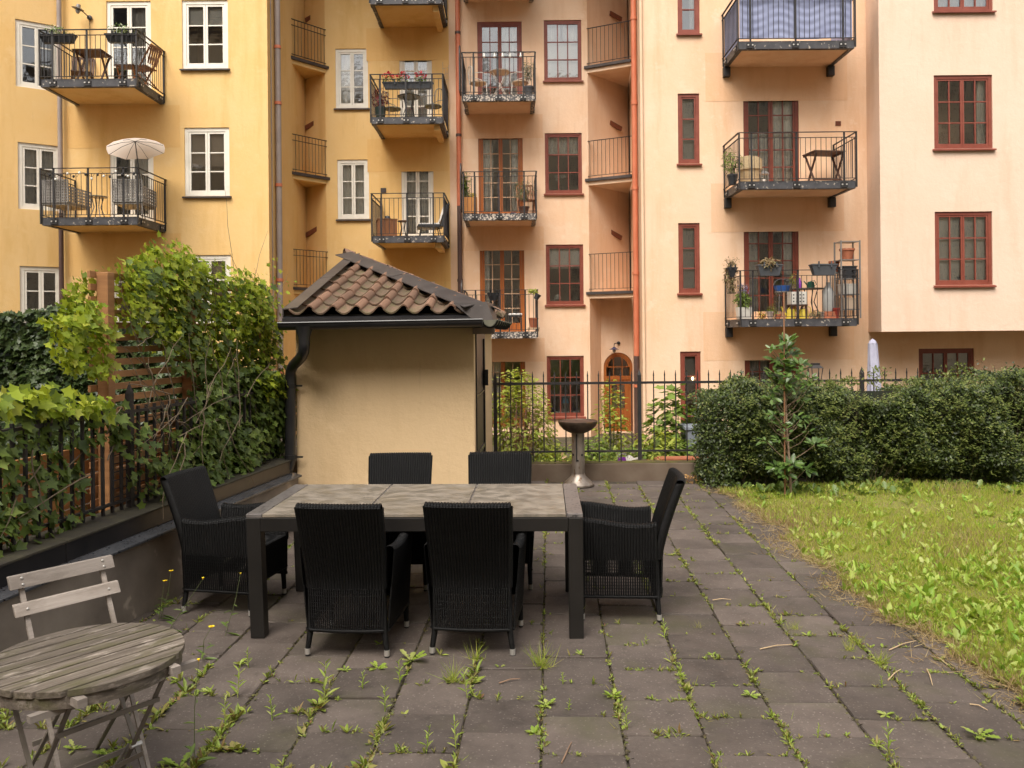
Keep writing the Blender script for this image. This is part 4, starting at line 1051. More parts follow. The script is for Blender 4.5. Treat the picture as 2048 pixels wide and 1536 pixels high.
def side_x(z, s): return .232 + .048*max(0,(z-.15))/.48*(.35+.65*math.sin(PI*min(1,.25+s*.6))) + .012*s
def make_chair(label, loc, rz):
    t = thing('wicker_armchair', label, 'armchair', loc, rz, 'black wicker armchairs round the dining table')
    zs0, zb0, zt = .150, .385, .862
    # back: outer and inner woven faces, rolled top
    bk = MB()
    def outer(a, b):
        z = zb0+(zt-zb0)*b; x = (a*2-1)*back_x(z); cv = .022*(1-(a*2-1)**2)
        return (x, back_y(z)-.026-cv, z), (0,-1,-.25)
    def inner(a, b):
        z = .40+(zt-.40)*b; x = -(a*2-1)*back_x(z); cv = .022*(1-(a*2-1)**2)
        return (x, back_y(z)+.024-cv, z), (0,1,.25)
    ribbed(bk, outer, 27, 14); ribbed(bk, inner, 27, 8)
    def top(a, b):
        x = (a*2-1)*back_x(zt); cv = .022*(1-(a*2-1)**2); an = PI*b
        return (x, back_y(zt)-cv-.001-.025*math.cos(an), zt+.020*math.sin(an)), (0,-math.cos(an),math.sin(an))
    ribbed(bk, top, 27, 6, .006)
    for sx in (-1, 1):
        def edge(a, b, sx=sx):
            z = zb0+(zt-zb0)*b; an = PI*a
            return (sx*(back_x(z)+.012*math.sin(an)), back_y(z)-.026*math.cos(an)*sx*-1*-1 if False else back_y(z)-.026*math.cos(an), z+ .0)
        bk.sheet(edge, 5, 12, flip=sx > 0)
    obj('backrest', bk, WICK, t, smooth=50)
    # arms: outer wall, inner wall, rolled top
    for sx in (-1, 1):
        am = MB()
        def yy(s): return -.235+.485*s
        def ao(a, b, sx=sx):
            s = a; z = zb0+(arm_z(s)-zb0)*b; return (sx*side_x(z,s), yy(s), z), (sx,0,0)
        def ai(a, b, sx=sx):
            s = a; z = .40+(arm_z(s)-.40)*b; return (sx*(side_x(z,s)-.046), yy(s), z), (-sx,0,0)
        def at(a, b, sx=sx):
            s = a; z = arm_z(s); an = PI*b
            return (sx*(side_x(z,s)-.023+.024*math.cos(an)), yy(s), z+.02*math.sin(an)), (sx*math.cos(an),0,math.sin(an))
        for fn, nv in ((ao,8),(ai,5),(at,6)):
            m = MB(); ribbed(m, fn, 27, nv, .0056)
            if (sx < 0) != (fn is ai): m.f = [q[::-1] for q in m.f]
            am.add(m.v, m.f)
        def fr(a, b, sx=sx):
            z = zb0+(arm_z(1)-zb0+.012)*b; an = PI*a
            return (sx*(side_x(z,1)-.023+.024*math.cos(an)), yy(1)+.012*math.sin(an), z)
        am.sheet(fr, 6, 6, flip=sx > 0)
        obj('armrest', am, WICK, t, smooth=50)
    # woven seat and its front
    st = MB()
    def seat(a, b):
        x = (a*2-1)*.212; y = -.235+.49*b; return (x, y, .418+.022*math.sin(PI*a)*math.sin(PI*min(1,b*1.02)+.0)), (0,0,1)
    ribbed(st, seat, 30, 8, .004)
    def front(a, b): x = (a*2-1)*.235; return (x, .255, zs0+.05+(.418-zs0-.05)*b), (0,1,0)
    m = MB(); ribbed(m, front, 34, 4); m.f = [q[::-1] for q in m.f]; st.add(m.v, m.f)
    st.box(-.21, .21, -.23, .235, .385, .405)
    obj('seat', st, WICK, t, smooth=50)
    # open skirt of separate strands that lets light through
    sk = MB()
    rnd = random.Random(3)
    for k in range(33):
        a = (k+.5)/33; x0 = (a*2-1)*back_x(zs0); x1 = (a*2-1)*back_x(zb0); cv = .022*(1-(a*2-1)**2)
        sk.tube([(x0, back_y(zs0)-.026-cv*.9, zs0),(x1, back_y(zb0)-.026-cv, zb0+.004)], .0057, 5, False)
    for sx in (-1, 1):
        for k in range(34):
            s = (k+.5)/34; y = -.235+.485*s
            sk.tube([(sx*side_x(zs0,s), y, zs0),(sx*side_x(zb0,s), y, zb0+.004)], .0057, 5, False)
    for j in range(11):
        z = zs0+.012+j*.0205
        sk.tube([((a*2-1)*back_x(z), back_y(z)-.026-.021*(1-(a*2-1)**2), z) for a in [i/6 for i in range(7)]], .0022, 4, False)
        for sx in (-1, 1): sk.tube([(sx*side_x(z,s), -.235+.485*s, z) for s in (0,.33,.66,1)], .0022, 4, False)
    sk.tube([((a*2-1)*back_x(zs0), back_y(zs0)-.026-.021*(1-(a*2-1)**2), zs0) for a in [i/8 for i in range(9)]], .010, 8)
    for sx in (-1, 1): sk.tube([(sx*side_x(zs0,s), -.235+.485*s, zs0) for s in (0,.33,.66,1)], .010, 8)
    sk.tube([(-.235,.25,zs0+.05),(.235,.25,zs0+.05)], .010, 8)
    obj('skirt', sk, WICK, t, smooth=60)
    for x, y, dx, dy in ((-.205,-.235,-.022,-.012),(.205,-.235,.022,-.012),(-.232,.225,-.004,.006),(.232,.225,.004,.006)):
        lg = obj('leg', MB().tube([(x,y,.40),(x+dx*.3,y+dy*.3,.14),(x+dx,y+dy,.034)], [.019,.018,.0145], 10), WICK, t, smooth=50)
        obj('foot_cap', MB().tube([(x+dx,y+dy,.010),(x+dx,y+dy,.042)], .016, 10), BOLT, lg, smooth=40)
        obj('foot_pad', MB().tube([(x+dx,y+dy,0),(x+dx,y+dy,.010)], .013, 10), IRON, lg)
    return t
ch = make_chair('black wicker armchair, left of the two with their backs to us', (-.92, 4.985, 0), -math.radians(5))
GRP = 'black wicker armchairs round the dining table'
dup(ch, (-.218, 4.985, 0), -math.radians(5), 'black wicker armchair, right of the two with their backs to us', GRP)
dup(ch, (.675, 5.515, 0), math.radians(85), 'black wicker armchair at the right end of the table, seen from its side', GRP)
dup(ch, (-1.875, 5.70, 0), -math.radians(101), 'black wicker armchair at the left end of the table, against the low wall', GRP)
dup(ch, (-.865, 6.17, 0), math.radians(181), 'black wicker armchair behind the table, its back against the shed wall', GRP)
dup(ch, (-.115, 6.17, 0), math.radians(178), 'black wicker armchair behind the table, in front of the shed door', GRP)

# ------------------------------------------------------------------ weathered bistro table and chair
GREYW = None
def greywood(name, c1, c2, moss):
    t = NT(name); b = t.n('ShaderNodeBsdfPrincipled'); t.l(b.outputs[0], t.out.inputs[0])
    oi = t.n('ShaderNodeObjectInfo'); ad = t.n('ShaderNodeVectorMath', operation='MULTIPLY_ADD')
    t.l(oi.outputs['Random'], ad.inputs[0]); ad.inputs[1].default_value = (7, 9, 5); t.l(t.coord((3,60,60)), ad.inputs[2]); v = ad.outputs[0]
    ad2 = t.n('ShaderNodeVectorMath', operation='MULTIPLY_ADD'); t.l(oi.outputs['Random'], ad2.inputs[0]); ad2.inputs[1].default_value = (7, 9, 5); t.l(t.coord((4,12,12)), ad2.inputs[2]); v2 = ad2.outputs[0]
    c = t.mix(t.ramp(t.noise(1.0, 5, v, .7), .35, .65), c1, c2)
    c = t.mix(t.ramp(t.noise(1.0, 5, v2, .65), .48, .66, (0,0,0), (.8,.8,.8)), c, moss)
    c = t.mix(t.ramp(t.noise(2.6, 4, v2, .65), .56, .68, (0,0,0), (.8,.8,.8)), c, (.33,.285,.245))
    hsv = t.n('ShaderNodeHueSaturation'); mr = t.n('ShaderNodeMapRange'); t.l(oi.outputs['Random'], mr.inputs[0]); mr.inputs[3].default_value = .8; mr.inputs[4].default_value = 1.2
    t.l(mr.outputs[0], hsv.inputs['Value']); t.l(c, hsv.inputs['Color']); t.l(hsv.outputs[0], b.inputs['Base Color'])
    b.inputs['Roughness'].default_value = .8
    bp = t.n('ShaderNodeBump'); bp.inputs['Strength'].default_value = .5; bp.inputs['Distance'].default_value = .003
    t.l(t.noise(1.4, 5, v, .7), bp.inputs['Height']); t.l(bp.outputs[0], b.inputs['Normal'])
    return t.m
GREYW = greywood('weathered_mossy_wood', (.07,.055,.042), (.18,.15,.12), (.085,.078,.032))
PALEW = greywood('weathered_pale_wood', (.26,.222,.193), (.33,.288,.254), (.21,.176,.147))
LEGM = pm('beige_leg_metal', (.14,.12,.10), (.19,.165,.14), rough=.5, scale=6)
SA = math.radians(52)       # slat direction measured from +X
bt = thing('bistro_table', 'round weathered slatted wooden folding table in the near left corner', 'table', (-1.462, 2.885, 0), SA)
RR, ns = .312, 10
pit = 2*RR/ns
for k in range(ns):
    a, b = -RR+k*pit+.005, -RR+(k+1)*pit-.005
    ea = math.sqrt(max(1e-4, RR*RR-a*a)); eb = math.sqrt(max(1e-4, RR*RR-b*b)); m_ = (a+b)/2; em = math.sqrt(RR*RR-m_*m_)
    q1, q3 = (a*.75+b*.25), (a*.25+b*.75); e1, e3 = math.sqrt(RR*RR-q1*q1), math.sqrt(RR*RR-q3*q3)
    poly = [(-ea,a),(ea,a),(e1,q1),(em,m_),(e3,q3),(eb,b),(-eb,b),(-e3,q3),(-em,m_),(-e1,q1)]
    obj('slat', MB().prism(poly, .700, .722), GREYW, bt, bevel=.002)
rim = MB(); nn = 40
for k in range(nn):
    a0, a1 = 2*PI*k/nn, 2*PI*(k+1)/nn
    q = lambda r, a, z: (r*math.cos(a), r*math.sin(a), z)
    rim.add([q(RR-.028,a0,.662),q(RR-.008,a0,.662),q(RR-.008,a1,.662),q(RR-.028,a1,.662),q(RR-.028,a0,.6995),q(RR-.008,a0,.6995),q(RR-.008,a1,.6995),q(RR-.028,a1,.6995)], [(0,3,2,1),(4,5,6,7),(1,2,6,5),(3,0,4,7)])
obj('rim', rim, GREYW, bt)
for x in (-.155, .155): obj('cross_rail', MB().box(x-.015, x+.015, -.30, .30, .672, .6985), PALEW, bt)
obj('cross_rail', MB().box(-.27, .285, -.215, -.19, .640, .661), PALEW, bt)
for x, o in ((-.17, .012), (.17, -.012)):
    for s, xo in ((1, 0), (-1, o)):
        obj('leg', MB().bar((x+xo, -.25*s, 0), (x+xo, .235*s, .672), .007, .015, (1,0,0)), LEGM, bt)
    obj('pivot', MB().tube([(x-.02, .0, .345),(x+.02, .0, .345)], .009, 8), BOLT, bt)
for y, z, x0, x1 in ((-.205, .10, -.17, .17), (.205, .10, -.158, .158), (-.16, .55, -.17, .17)):
    obj('stretcher', MB().bar((x0,y,z),(x1,y,z),.008,.016), LEGM, bt)
for s in (1,-1): obj('stretcher', MB().bar((-.17, -.17*s, .18),(.17, .05*s, .33),.006,.016), LEGM, bt)

fc = thing('folding_chair', 'weathered folding chair with two pale back slats by the low wall', 'chair', (-1.76, 3.455, 0), -math.radians(128))
for z0, z1, y, nb_ in ((.788,.838,-.187,2), (.688,.734,-.137,1)):
    s_ = obj('back_slat', MB().hexa([(-.213,y+.006,z0),(.213,y+.006,z0),(.213,y+.024,z0),(-.213,y+.024,z0)], [(-.213,y-.019,z1),(.213,y-.019,z1),(.213,y-.001,z1),(-.213,y-.001,z1)]), PALEW, fc, bevel=.003)
    for x in (-.165, .165):
        for j in range(nb_):
            z = (z0+z1)/2+(j-.5*(nb_-1))*.024; yf_ = y+.025-.025*(z-z0)/(z1-z0)
            obj('bolt', MB().ball((x, yf_, z), .0065, .004, .0065, 8, 6), BOLT, s_, smooth=60)
for x in (-.165, .165):
    obj('back_post', MB().hexa([(x-.007,.20,.0),(x+.007,.20,.0),(x+.007,.212,.0),(x-.007,.212,.0)], [(x-.010,-.215,.83),(x+.010,-.215,.83),(x+.010,-.203,.83),(x-.010,-.203,.83)]), PALEW, fc)
    obj('leg', MB().bar((x*.88,-.21,0),(x*.88,.17,.43),.008,.017,(1,0,0)), LEGM, fc)
for k in range(6):
    y = -.12+k*.06; obj('seat_slat', MB().box(-.20, .20, y, y+.05, .43, .448), PALEW, fc, bevel=.002)
for z, y in ((.12, .14), (.16, -.13)): obj('stretcher', MB().bar((-.15,y,z),(.15,y,z),.01,.02), LEGM, fc)

# ------------------------------------------------------------------ barbecue
STEEL = pm('weathered_steel', (.34,.30,.26), (.22,.18,.15), rough=.48, metal=.7, scale=5, stretch=(3,3,.8), spots=(9,.62,(.14,.09,.055)))
RUST = pm('sooty_steel', (.045,.03,.022), (.12,.085,.06), rough=.45, metal=.5, scale=7, spots=(7,.6,(.16,.10,.05)))
GRILL = pm('rusty_grill', (.10,.05,.03), (.06,.035,.025), rough=.8, scale=20)
bb = thing('barbecue', 'steel pedestal barbecue with a wide sooty bowl, in front of the low wall', 'barbecue', (.765, 9.95, 0))
obj('foot', MB().lathe([(.0,.012),(.185,.012),(.185,.03),(.17,.045),(.085,.125),(.078,.15),(0,.15)], 32), STEEL, bb, smooth=35)
obj('column', MB().lathe([(.076,.13),(.076,.655)], 28), STEEL, bb, smooth=60)
obj('air_slot', MB().box(-.030,-.016,-.0775,-.068,.30,.62).box(-.026,.0,-.079,-.0745,.30,.32), BLK, bb)
for an in (-.9, .55): obj('air_hole', MB().tube([(.070*math.sin(an),-.070*math.cos(an),.375),(.0785*math.sin(an),-.0785*math.cos(an),.375)], .014, 10), BLK, bb)
obj('bowl', MB().lathe([(.06,.63),(.10,.632),(.17,.668),(.215,.715),(.228,.745),(.232,.755),(.232,.768),(.224,.772),(.215,.762),(.19,.73),(0,.69)], 36), RUST, bb, smooth=40)
obj('grill', MB().lathe([(0,.776),(.12,.774),(.215,.764),(.215,.758),(0,.758)], 32), GRILL, bb, smooth=40)
# ------------------------------------------------------------------ vegetation
IVY_D = leafmat('ivy_dark', [(.022,.042,.012),(.045,.078,.02),(.085,.13,.036),(.03,.055,.015),(.115,.165,.05)], rough=.38, trans=.18, spec=.5)
IVY_M = leafmat('ivy_mid', [(.06,.095,.02),(.10,.155,.03),(.16,.225,.045),(.075,.115,.025),(.22,.28,.07)], rough=.42, trans=.28)
VINE_L = leafmat('vine_light', [(.20,.28,.025),(.33,.43,.035),(.48,.55,.055),(.13,.20,.025),(.56,.58,.085)], rough=.45, trans=.42)
STEM = pm('vine_stem', (.13,.095,.06), (.20,.15,.10), rough=.8, scale=20)
POST = (up1-.45, up1+.06)
def wall_leaves(wall, poly_px, n, d0, d1, size, dens=None, out=.75, droop=.7, up=0.0, hole=None):
    """leaf positions over a wall frame inside a photo outline; d is metres in front of (+) the frame"""
    poly = [wall.uz(*p) for p in poly_px]
    us = [p[0] for p in poly]; zs = [p[1] for p in poly]
    m = int(n*3); u = RNG.uniform(min(us),max(us),m); z = RNG.uniform(min(zs),max(zs),m)
    ok = inpoly(u, z, poly)
    q = np.stack([u*1.0, z*1.0, np.zeros(m)],1)
    nz = vnoise(q, 2.3, 1)*.5 + vnoise(q, 6.1, 3)*.5
    ok &= nz > RNG.uniform(.0,.75,m)*(1 if dens is None else dens)
    u, z, q = u[ok][:n], z[ok][:n], q[ok][:n]; k = len(u)
    bulge = vnoise(q, 1.9, 7)
    d = d0 + (d1-d0)*(RNG.random(k)**.6)*(.35+.65*bulge)
    if hole: d = np.where((u > hole[0]) & (u < hole[1]), -.07-.12*RNG.random(k), d)
    U, I = np.array(wall.U), np.array(wall.I)
    pts = np.array(wall.p0)[None,:] + u[:,None]*U - d[:,None]*I + z[:,None]*np.array([0,0,1])
    nrm = -I[None,:]*out + rand_unit(k)*.55 + np.array([0,0,.45])
    tip = np.array([0,0,-droop+up])[None,:] + rand_unit(k)*.65 - I[None,:]*.25
    s = size[0] + (size[1]-size[0])*RNG.random(k)
    return pts, nrm, tip, s
def plant_from(name, label, cat, loc, sets, T, nsingle, single='leaf', group=None, foliage='foliage', parent=None):
    """sets = list of (pts,nrm,tip,size,mat). The nsingle largest-looking leaves are parts of their own, the rest one part."""
    t = parent or thing(name, label, cat, loc, 0, group, world=True)
    L = np.array(WORLD_ROOT[t.name])
    eye = np.array([0,0,EYE])
    for (pts, nrm, tip, s, mat), ns in zip(sets, nsingle if isinstance(nsingle, (list,tuple)) else [nsingle]*len(sets)):
        app = s/np.linalg.norm(pts-eye,axis=1); order = np.argsort(-app)
        a, b = order[:ns], order[ns:]
        if ns:
            base = leaf_mesh(single, np.zeros((1,3)), np.array([[0,0,1.]]), np.array([[0,1.,0]]), [1.0], T, mat)
            nn_ = norm_rows(nrm[a]); tt = tip[a] - nn_*np.sum(tip[a]*nn_,1)[:,None]; tt = norm_rows(tt); sx = np.cross(tt, nn_)
            for i in range(len(a)):
                M = Matrix((sx[i], tt[i], nn_[i])).transposed()
                inst(single, base, pts[a[i]], M, (s[a[i]],)*3, t)
        if len(b):
            o = bpy.data.objects.new(foliage, leaf_mesh(foliage, pts[b]-L, nrm[b], tip[b], s[b], T, mat)); COL.objects.link(o); o.parent = t; o['kind'] = 'stuff'
    return t
def twigs(wall, n, poly_px, d0, d1, length, r=.0035, up=.5):
    poly = [wall.uz(*p) for p in poly_px]; mb = MB()
    us = [p[0] for p in poly]; zs = [p[1] for p in poly]; c = 0
    while c < n:
        u, z = random.uniform(min(us),max(us)), random.uniform(min(zs),max(zs))
        if not inpoly(np.array([u]), np.array([z]), poly)[0]: continue
        c += 1; an = random.uniform(0,2*PI); L = random.uniform(*length); pts = []; d = random.uniform(d0,d1)
        du, dz = math.cos(an), math.sin(an)*.8+up*random.random()
        for i in range(6):
            pts.append(wall.p0 + wall.U*u - wall.I*d + Vector((0,0,z)))
            u += du*L/6; z += dz*L/6; d += random.uniform(-.02,.02); dz -= .12*random.random(); du += random.uniform(-.3,.3)
        mb.tube(pts, [r,r,r*.9,r*.8,r*.7,r*.4], 4, False)
    return mb
# dark ivy screen further back on the left
iv = Wall((-7.5, 9.2), (-3.3, 9.0), 0, 3)
IVB = thing('ivy_hedge', 'dark ivy covered hedge behind the trellis at the left edge', 'hedge', (-5, 9.1, 0), world=True)
px_back = [(-60,626),(60,622),(130,610),(215,632),(300,690),(430,720),(560,740),(560,930),(-60,930)]
st_ = wall_leaves(iv, px_back, 13000, .0, .30, (.05,.09), dens=.5)
plant_from('ivy_hedge', '', '', None, [(*st_, IVY_D)], T_IVY, 0, parent=IVB)
obj('hedge_shade_fill', MB(iv.M).sheet(lambda a, b: (4.2*a-.4, .02+.05*math.sin(a*40)*math.sin(b*17), -.6+2.55*b), 30, 14), pm('hedge_shade_fill', (.012,.016,.008), (.02,.02,.01), rough=.9), IVB)  # near-black sheet behind the leaves, paints in the shaded interior
# ivy and vine over trellis and fence
TRV = thing('climbing_vine', 'bright green vine heaped over the top of the wooden trellis', 'climbing plant', wt_.p0[:], world=True)
px_top = [(165,600),(190,560),(235,520),(300,497),(345,500),(400,520),(440,535),(485,565),(510,610),(525,660),(510,700),(495,740),(420,735),(330,700),(250,650),(205,640),(160,690),(130,640)]
px_top2 = [(110,640),(165,590),(200,640),(190,760),(120,740),(100,690)]
sA = wall_leaves(wt_, px_top, 4600, -.12, .32, (.03,.068), dens=.95, up=.3, hole=POST)
sA2 = wall_leaves(wt_, px_top2, 420, -.05, .2, (.04,.075), dens=1.0, up=.25)
sB = wall_leaves(wt_, [(230,520),(520,570),(555,760),(500,800),(330,740),(230,660)], 1000, .02, .2, (.045,.09), dens=1.1, hole=POST)
sprigs = wall_leaves(wt_, [(480,640),(500,560),(545,500),(575,560),(565,640),(556,760),(520,760)], 120, -.05,.15,(.03,.055), dens=1.2, up=.4)
sprig2 = wall_leaves(wt_, [(280,500),(300,470),(340,478),(380,500),(330,515)], 70, 0,.15,(.03,.055), dens=1.1, up=.4)
plant_from('climbing_vine', '', '', None, [(*sA, VINE_L), (*sA2, VINE_L), (*sB, IVY_M), (*sprigs, VINE_L), (*sprig2, VINE_L)], T_IVY, [110,15,60,15,10], parent=TRV)
tw = twigs(wt_, 20, [(200,560),(540,600),(560,800),(250,860)], .03, .2, (.25,.7)); tt = twigs(wt_, 10, [(440,560),(540,560),(560,640),(460,640)], .05,.2,(.3,.6),.0025,1.6)
tw.v += []; n0 = len(tw.v); tw.v += tt.v; tw.f += [tuple(i+n0 for i in q) for q in tt.f]
obj('vine_stem', tw, STEM, TRV)
IVF = thing('ivy', 'large leaved ivy hanging over the iron fence, left of the trellis post', 'ivy', fw_.p0[:], world=True)
sC = wall_leaves(fw_, [(-60,790),(60,775),(150,790),(215,790),(240,830),(235,900),(190,880),(160,960),(170,1040),(60,1075),(20,1110),(-60,1110)], 500, -.05, .11, (.05,.10), dens=1.25)
sC2 = wall_leaves(fw_, [(-60,770),(60,765),(150,785),(200,800),(180,830),(60,830),(-60,840)], 150, .0, .22, (.05,.10), dens=.8)
plant_from('ivy', '', '', None, [(*sC, IVY_M), (*sC2, VINE_L)], T_IVY, [200, 50], parent=IVF)
obj('stem', twigs(fw_, 9, [(0,800),(225,820),(230,960),(0,1050)], .0, .1, (.3,.9), .005, -.2), STEM, IVF)
IVS = thing('ivy', 'ivy thicket between the trellis and the shed downpipe', 'ivy', (fw_.p0+fw_.U*4)[:], world=True)
sD = wall_leaves(fw_, [(385,800),(440,745),(500,730),(562,752),(574,780),(574,925),(520,945),(430,985),(395,960),(375,900)], 5200, -.18, .20, (.045,.085), dens=.62)
sE = wall_leaves(fw_, [(500,740),(572,750),(572,790),(520,800)], 150, .0, .2, (.04,.07), dens=.8)
sF = wall_leaves(fw_, [(235,900),(260,840),(330,850),(395,900),(430,960),(380,975),(330,985),(250,1010)], 260, .02, .16, (.045,.08), dens=1.3)
plant_from('ivy', '', '', None, [(*sD, IVY_M), (*sE, VINE_L), (*sF, IVY_M)], T_IVY, [150,15,90], parent=IVS)
tw = twigs(fw_, 40, [(250,780),(450,760),(450,900),(250,900)], .03, .2, (.4,1.0), .004, .2)
obj('stem', tw, STEM, IVS)
obj('thicket_shade_fill', MB(fw_.M).box(fw_.uz(440,850)[0], fw_.uz(572,850)[0], .10, .2, .62, 1.35), MATS['hedge_shade_fill'], IVS)  # near-black box inside the ivy, paints in its shaded depth
# clipped hedge along the back on the right
BOX_D = leafmat('hedge_leaf', [(.018,.029,.008),(.036,.057,.013),(.070,.104,.023),(.025,.038,.010),(.115,.16,.037)], rough=.45, trans=.2)  # darkened leaf, shade deep in the hedge put into its colour
BOX_L = leafmat('hedge_leaf_young_lit', [(.075,.105,.025),(.12,.16,.035),(.18,.22,.055),(.22,.23,.075)], rough=.45, trans=.3)  # young shoots; on the sprays the lighter colour paints in lit tops
HG = thing('hedge', 'clipped dark green hedge in front of the back fence, on the right', 'hedge', (5, 9.85, 0), world=True)
HX0, HX1, HY0, HY1 = 2.37, 9.5, 9.42, 10.28
def hedge_top(x): return 1.15 + .05*np.sin(x*1.3) + .035*np.sin(x*17.1) + .04*np.sin(x*11.3+2) + .05*np.sin(x*2.3+1) + .04*np.sin(x*5.7) - .05*np.exp(-((x-4.15)/.25)**2) - np.clip((2.55-x)*.45,0,.3)
def hedge_front(x, z): return HY0 + .07*np.sin(x*3.1+z*2) + .05*np.sin(x*7.3+z*5+1) + .22*(z/1.25)**2*0 + np.clip(.34-z,0,.4)*.75
N = 120000
x = RNG.uniform(HX0, HX1, N)**1.0; r = RNG.random(N)
x = np.where(RNG.random(N) < .72, RNG.uniform(HX0, 6.6, N), x)
tp = hedge_top(x)
zf = RNG.random(N)*tp; yf = hedge_front(x, zf) + np.abs(RNG.normal(0,.09,N))
yt = RNG.uniform(HY0, HY1, N); zt = tp - np.abs(RNG.normal(0,.07,N)) + (RNG.random(N) < .04)*RNG.random(N)*.12
front = r < .72
y = np.where(front, yf, yt); z = np.where(front, zf, zt)
xe = HX0 + .05*np.sin(z*9) + np.abs(RNG.normal(0,.08,N)) - .22*np.exp(-((z-.75)/.35)**2); endm = RNG.random(N) < .09
x = np.where(endm, xe, x); y = np.where(endm, RNG.uniform(HY0+.05,HY1,N), y); z = np.where(endm, RNG.random(N)*1.1, z)
pts = np.stack([x,y,z],1)
clump = vnoise(pts, 2.6, 5)*.6+vnoise(pts, 7.0, 2)*.4
big = vnoise(pts, 1.15, 13)
pts[:,1] -= (clump-.5)*.30 + (big-.5)*.16; pts[:,2] += (clump-.5)*.06
keep = (clump > RNG.uniform(.12,.62,N)) & (pts[:,2] > .03)
pts = pts[keep]; k = len(pts)
nrm = np.stack([RNG.normal(0,.5,k), -.7+RNG.normal(0,.5,k), .55+RNG.normal(0,.5,k)],1); tip = rand_unit(k) + np.array([0,-.3,.25])
sz = RNG.uniform(.022,.050,k)
yng = RNG.random(k) < .10 + .25*(vnoise(pts,3.3,9) > .62)
for nm, m_, sel in (('foliage', BOX_D, ~yng), ('foliage', BOX_L, yng)):
    o = bpy.data.objects.new(nm, leaf_mesh(nm, pts[sel]-np.array([5,9.85,0]), nrm[sel], tip[sel], sz[sel], T_DIA, m_)); COL.objects.link(o); o.parent = HG; o['kind'] = 'stuff'
obj('hedge_shade_fill', MB().sheet(lambda a, b: (HX0+.16+(HX1-HX0-.3)*a, HY0+.34+.03*math.sin(a*70)+.25*max(0,b-.8), .1+1.0*b), 60, 8), MATS['hedge_shade_fill'], HG)  # near-black sheet showing through gaps, shaded hedge interior as colour
tw = MB()
for i in range(420):
    xx = random.uniform(HX0+.05, 6.6); zz = random.uniform(.05,1.1); yy = HY0+random.uniform(.03,.16); a = random.uniform(-.6,.6)
    tw.tube([(xx,yy+.06,zz),(xx+a*.08,yy,zz+.10),(xx+a*.14,yy-.05,zz+.19)], [.003,.0025,.0015], 3, False)
obj('twig', tw, STEM, HG)
for (hx, ht) in ((4.28,.22),(5.22,.26),(5.05,.15),(6.2,.14),(2.75,.07),(3.1,.09),(3.7,.06),(3.95,.10),(4.7,.09),(5.6,.08),(5.85,.11),(2.55,.06),(3.4,.07)):      # shoots standing above the clipped top
    pts = np.stack([hx+RNG.normal(0,.06,120)*1.3, 9.9+RNG.normal(0,.07,120), 1.15+RNG.random(120)*ht],1)
    o = bpy.data.objects.new('shoot', leaf_mesh('shoot', pts-np.array([5,9.85,0]), rand_unit(120)+np.array([0,-.4,.5]), rand_unit(120)+np.array([0,0,.6]), RNG.uniform(.025,.05,120), T_DIA, BOX_L)); COL.objects.link(o); o.parent = HG; o['kind'] = 'stuff'

# sprays of bigger leaves standing out of the hedge face and top
sp_p, sp_n, sp_t, sp_s = [], [], [], []
for i in range(1300):
    xx = random.uniform(HX0+.02, 6.8); onto = random.random() < .25
    zz = random.uniform(.10,1.08)**.8 if not onto else float(hedge_top(np.array([xx]))[0])-.04
    yy = float(hedge_front(np.array([xx]), np.array([zz]))[0])+random.uniform(-.10,.10) if not onto else random.uniform(HY0,HY1-.2)
    d = Vector((random.gauss(0,.5), -.6 if not onto else random.gauss(-.1,.4), random.uniform(.25,1.1))).normalized(); Ls = random.uniform(.06,.15)
    for k in range(9):
        q = Vector((xx,yy,zz))+d*Ls*(k/8); sd = Vector((math.cos(k*2.4),math.sin(k*2.4),.3))
        sp_p.append(q); sp_t.append((d*.6+sd).normalized()); sp_n.append(Vector((random.gauss(0,.4),-.35,.8))); sp_s.append(random.uniform(.026,.046)*(1.15-k/16))
A_ = lambda l: np.array([tuple(v) for v in l])
o = bpy.data.objects.new('spray', leaf_mesh('spray', A_(sp_p)-np.array([5,9.85,0]), A_(sp_n), A_(sp_t), np.array(sp_s), T_DIA, BOX_L)); COL.objects.link(o); o.parent = HG; o['kind'] = 'stuff'
# young tree with a stake
LEAF_R = leafmat('broad_leaf', [(.05,.10,.02),(.085,.155,.03),(.125,.205,.045),(.065,.12,.024)], rough=.33, trans=.25, spec=.55)
SP = G(1582, 1000)
SPX, SPY = SP.x, SP.y
BARK = pm('young_bark', (.22,.15,.10), (.30,.22,.16), rough=.85, scale=14, stretch=(1,1,.3))
sap = thing('young_tree', 'slender young tree with whorls of glossy leaves, tied to a stake on the lawn', 'tree', (SPX, SPY, 0), world=True)
xt = lambda px, z: (px-1024)*SPY/F
trunk = [(SPX,SPY,-.02),(SPX-.01,SPY,.35),(SPX-.035,SPY+.01,.8),(SPX-.045,SPY+.02,1.2),(SPX-.03,SPY+.01,1.5),(SPX-.035,SPY,1.68)]
obj('trunk', MB().tube(trunk, [.016,.014,.011,.008,.006,.003], 8), BARK, sap, smooth=60)
brm = MB(); lp, ln, lt, ls = [], [], [], []
def whorl(c, n, L, spread, upb):
    for i in range(n):
        an = 2*PI*(i/n)+random.uniform(-.4,.4); e = upb+random.uniform(-.25,.3)
        dirv = Vector((math.cos(an)*math.cos(e), math.sin(an)*math.cos(e), math.sin(e)))
        s = L*random.uniform(.75,1.15); p = Vector(c)+dirv*spread*random.uniform(.2,1)
        nn_ = Vector((0,0,1))-dirv*dirv.z; nn_ += Vector((random.gauss(0,.35),-.55+random.gauss(0,.4),.1))
        lp.append(p); ln.append(nn_); lt.append(dirv); ls.append(s)
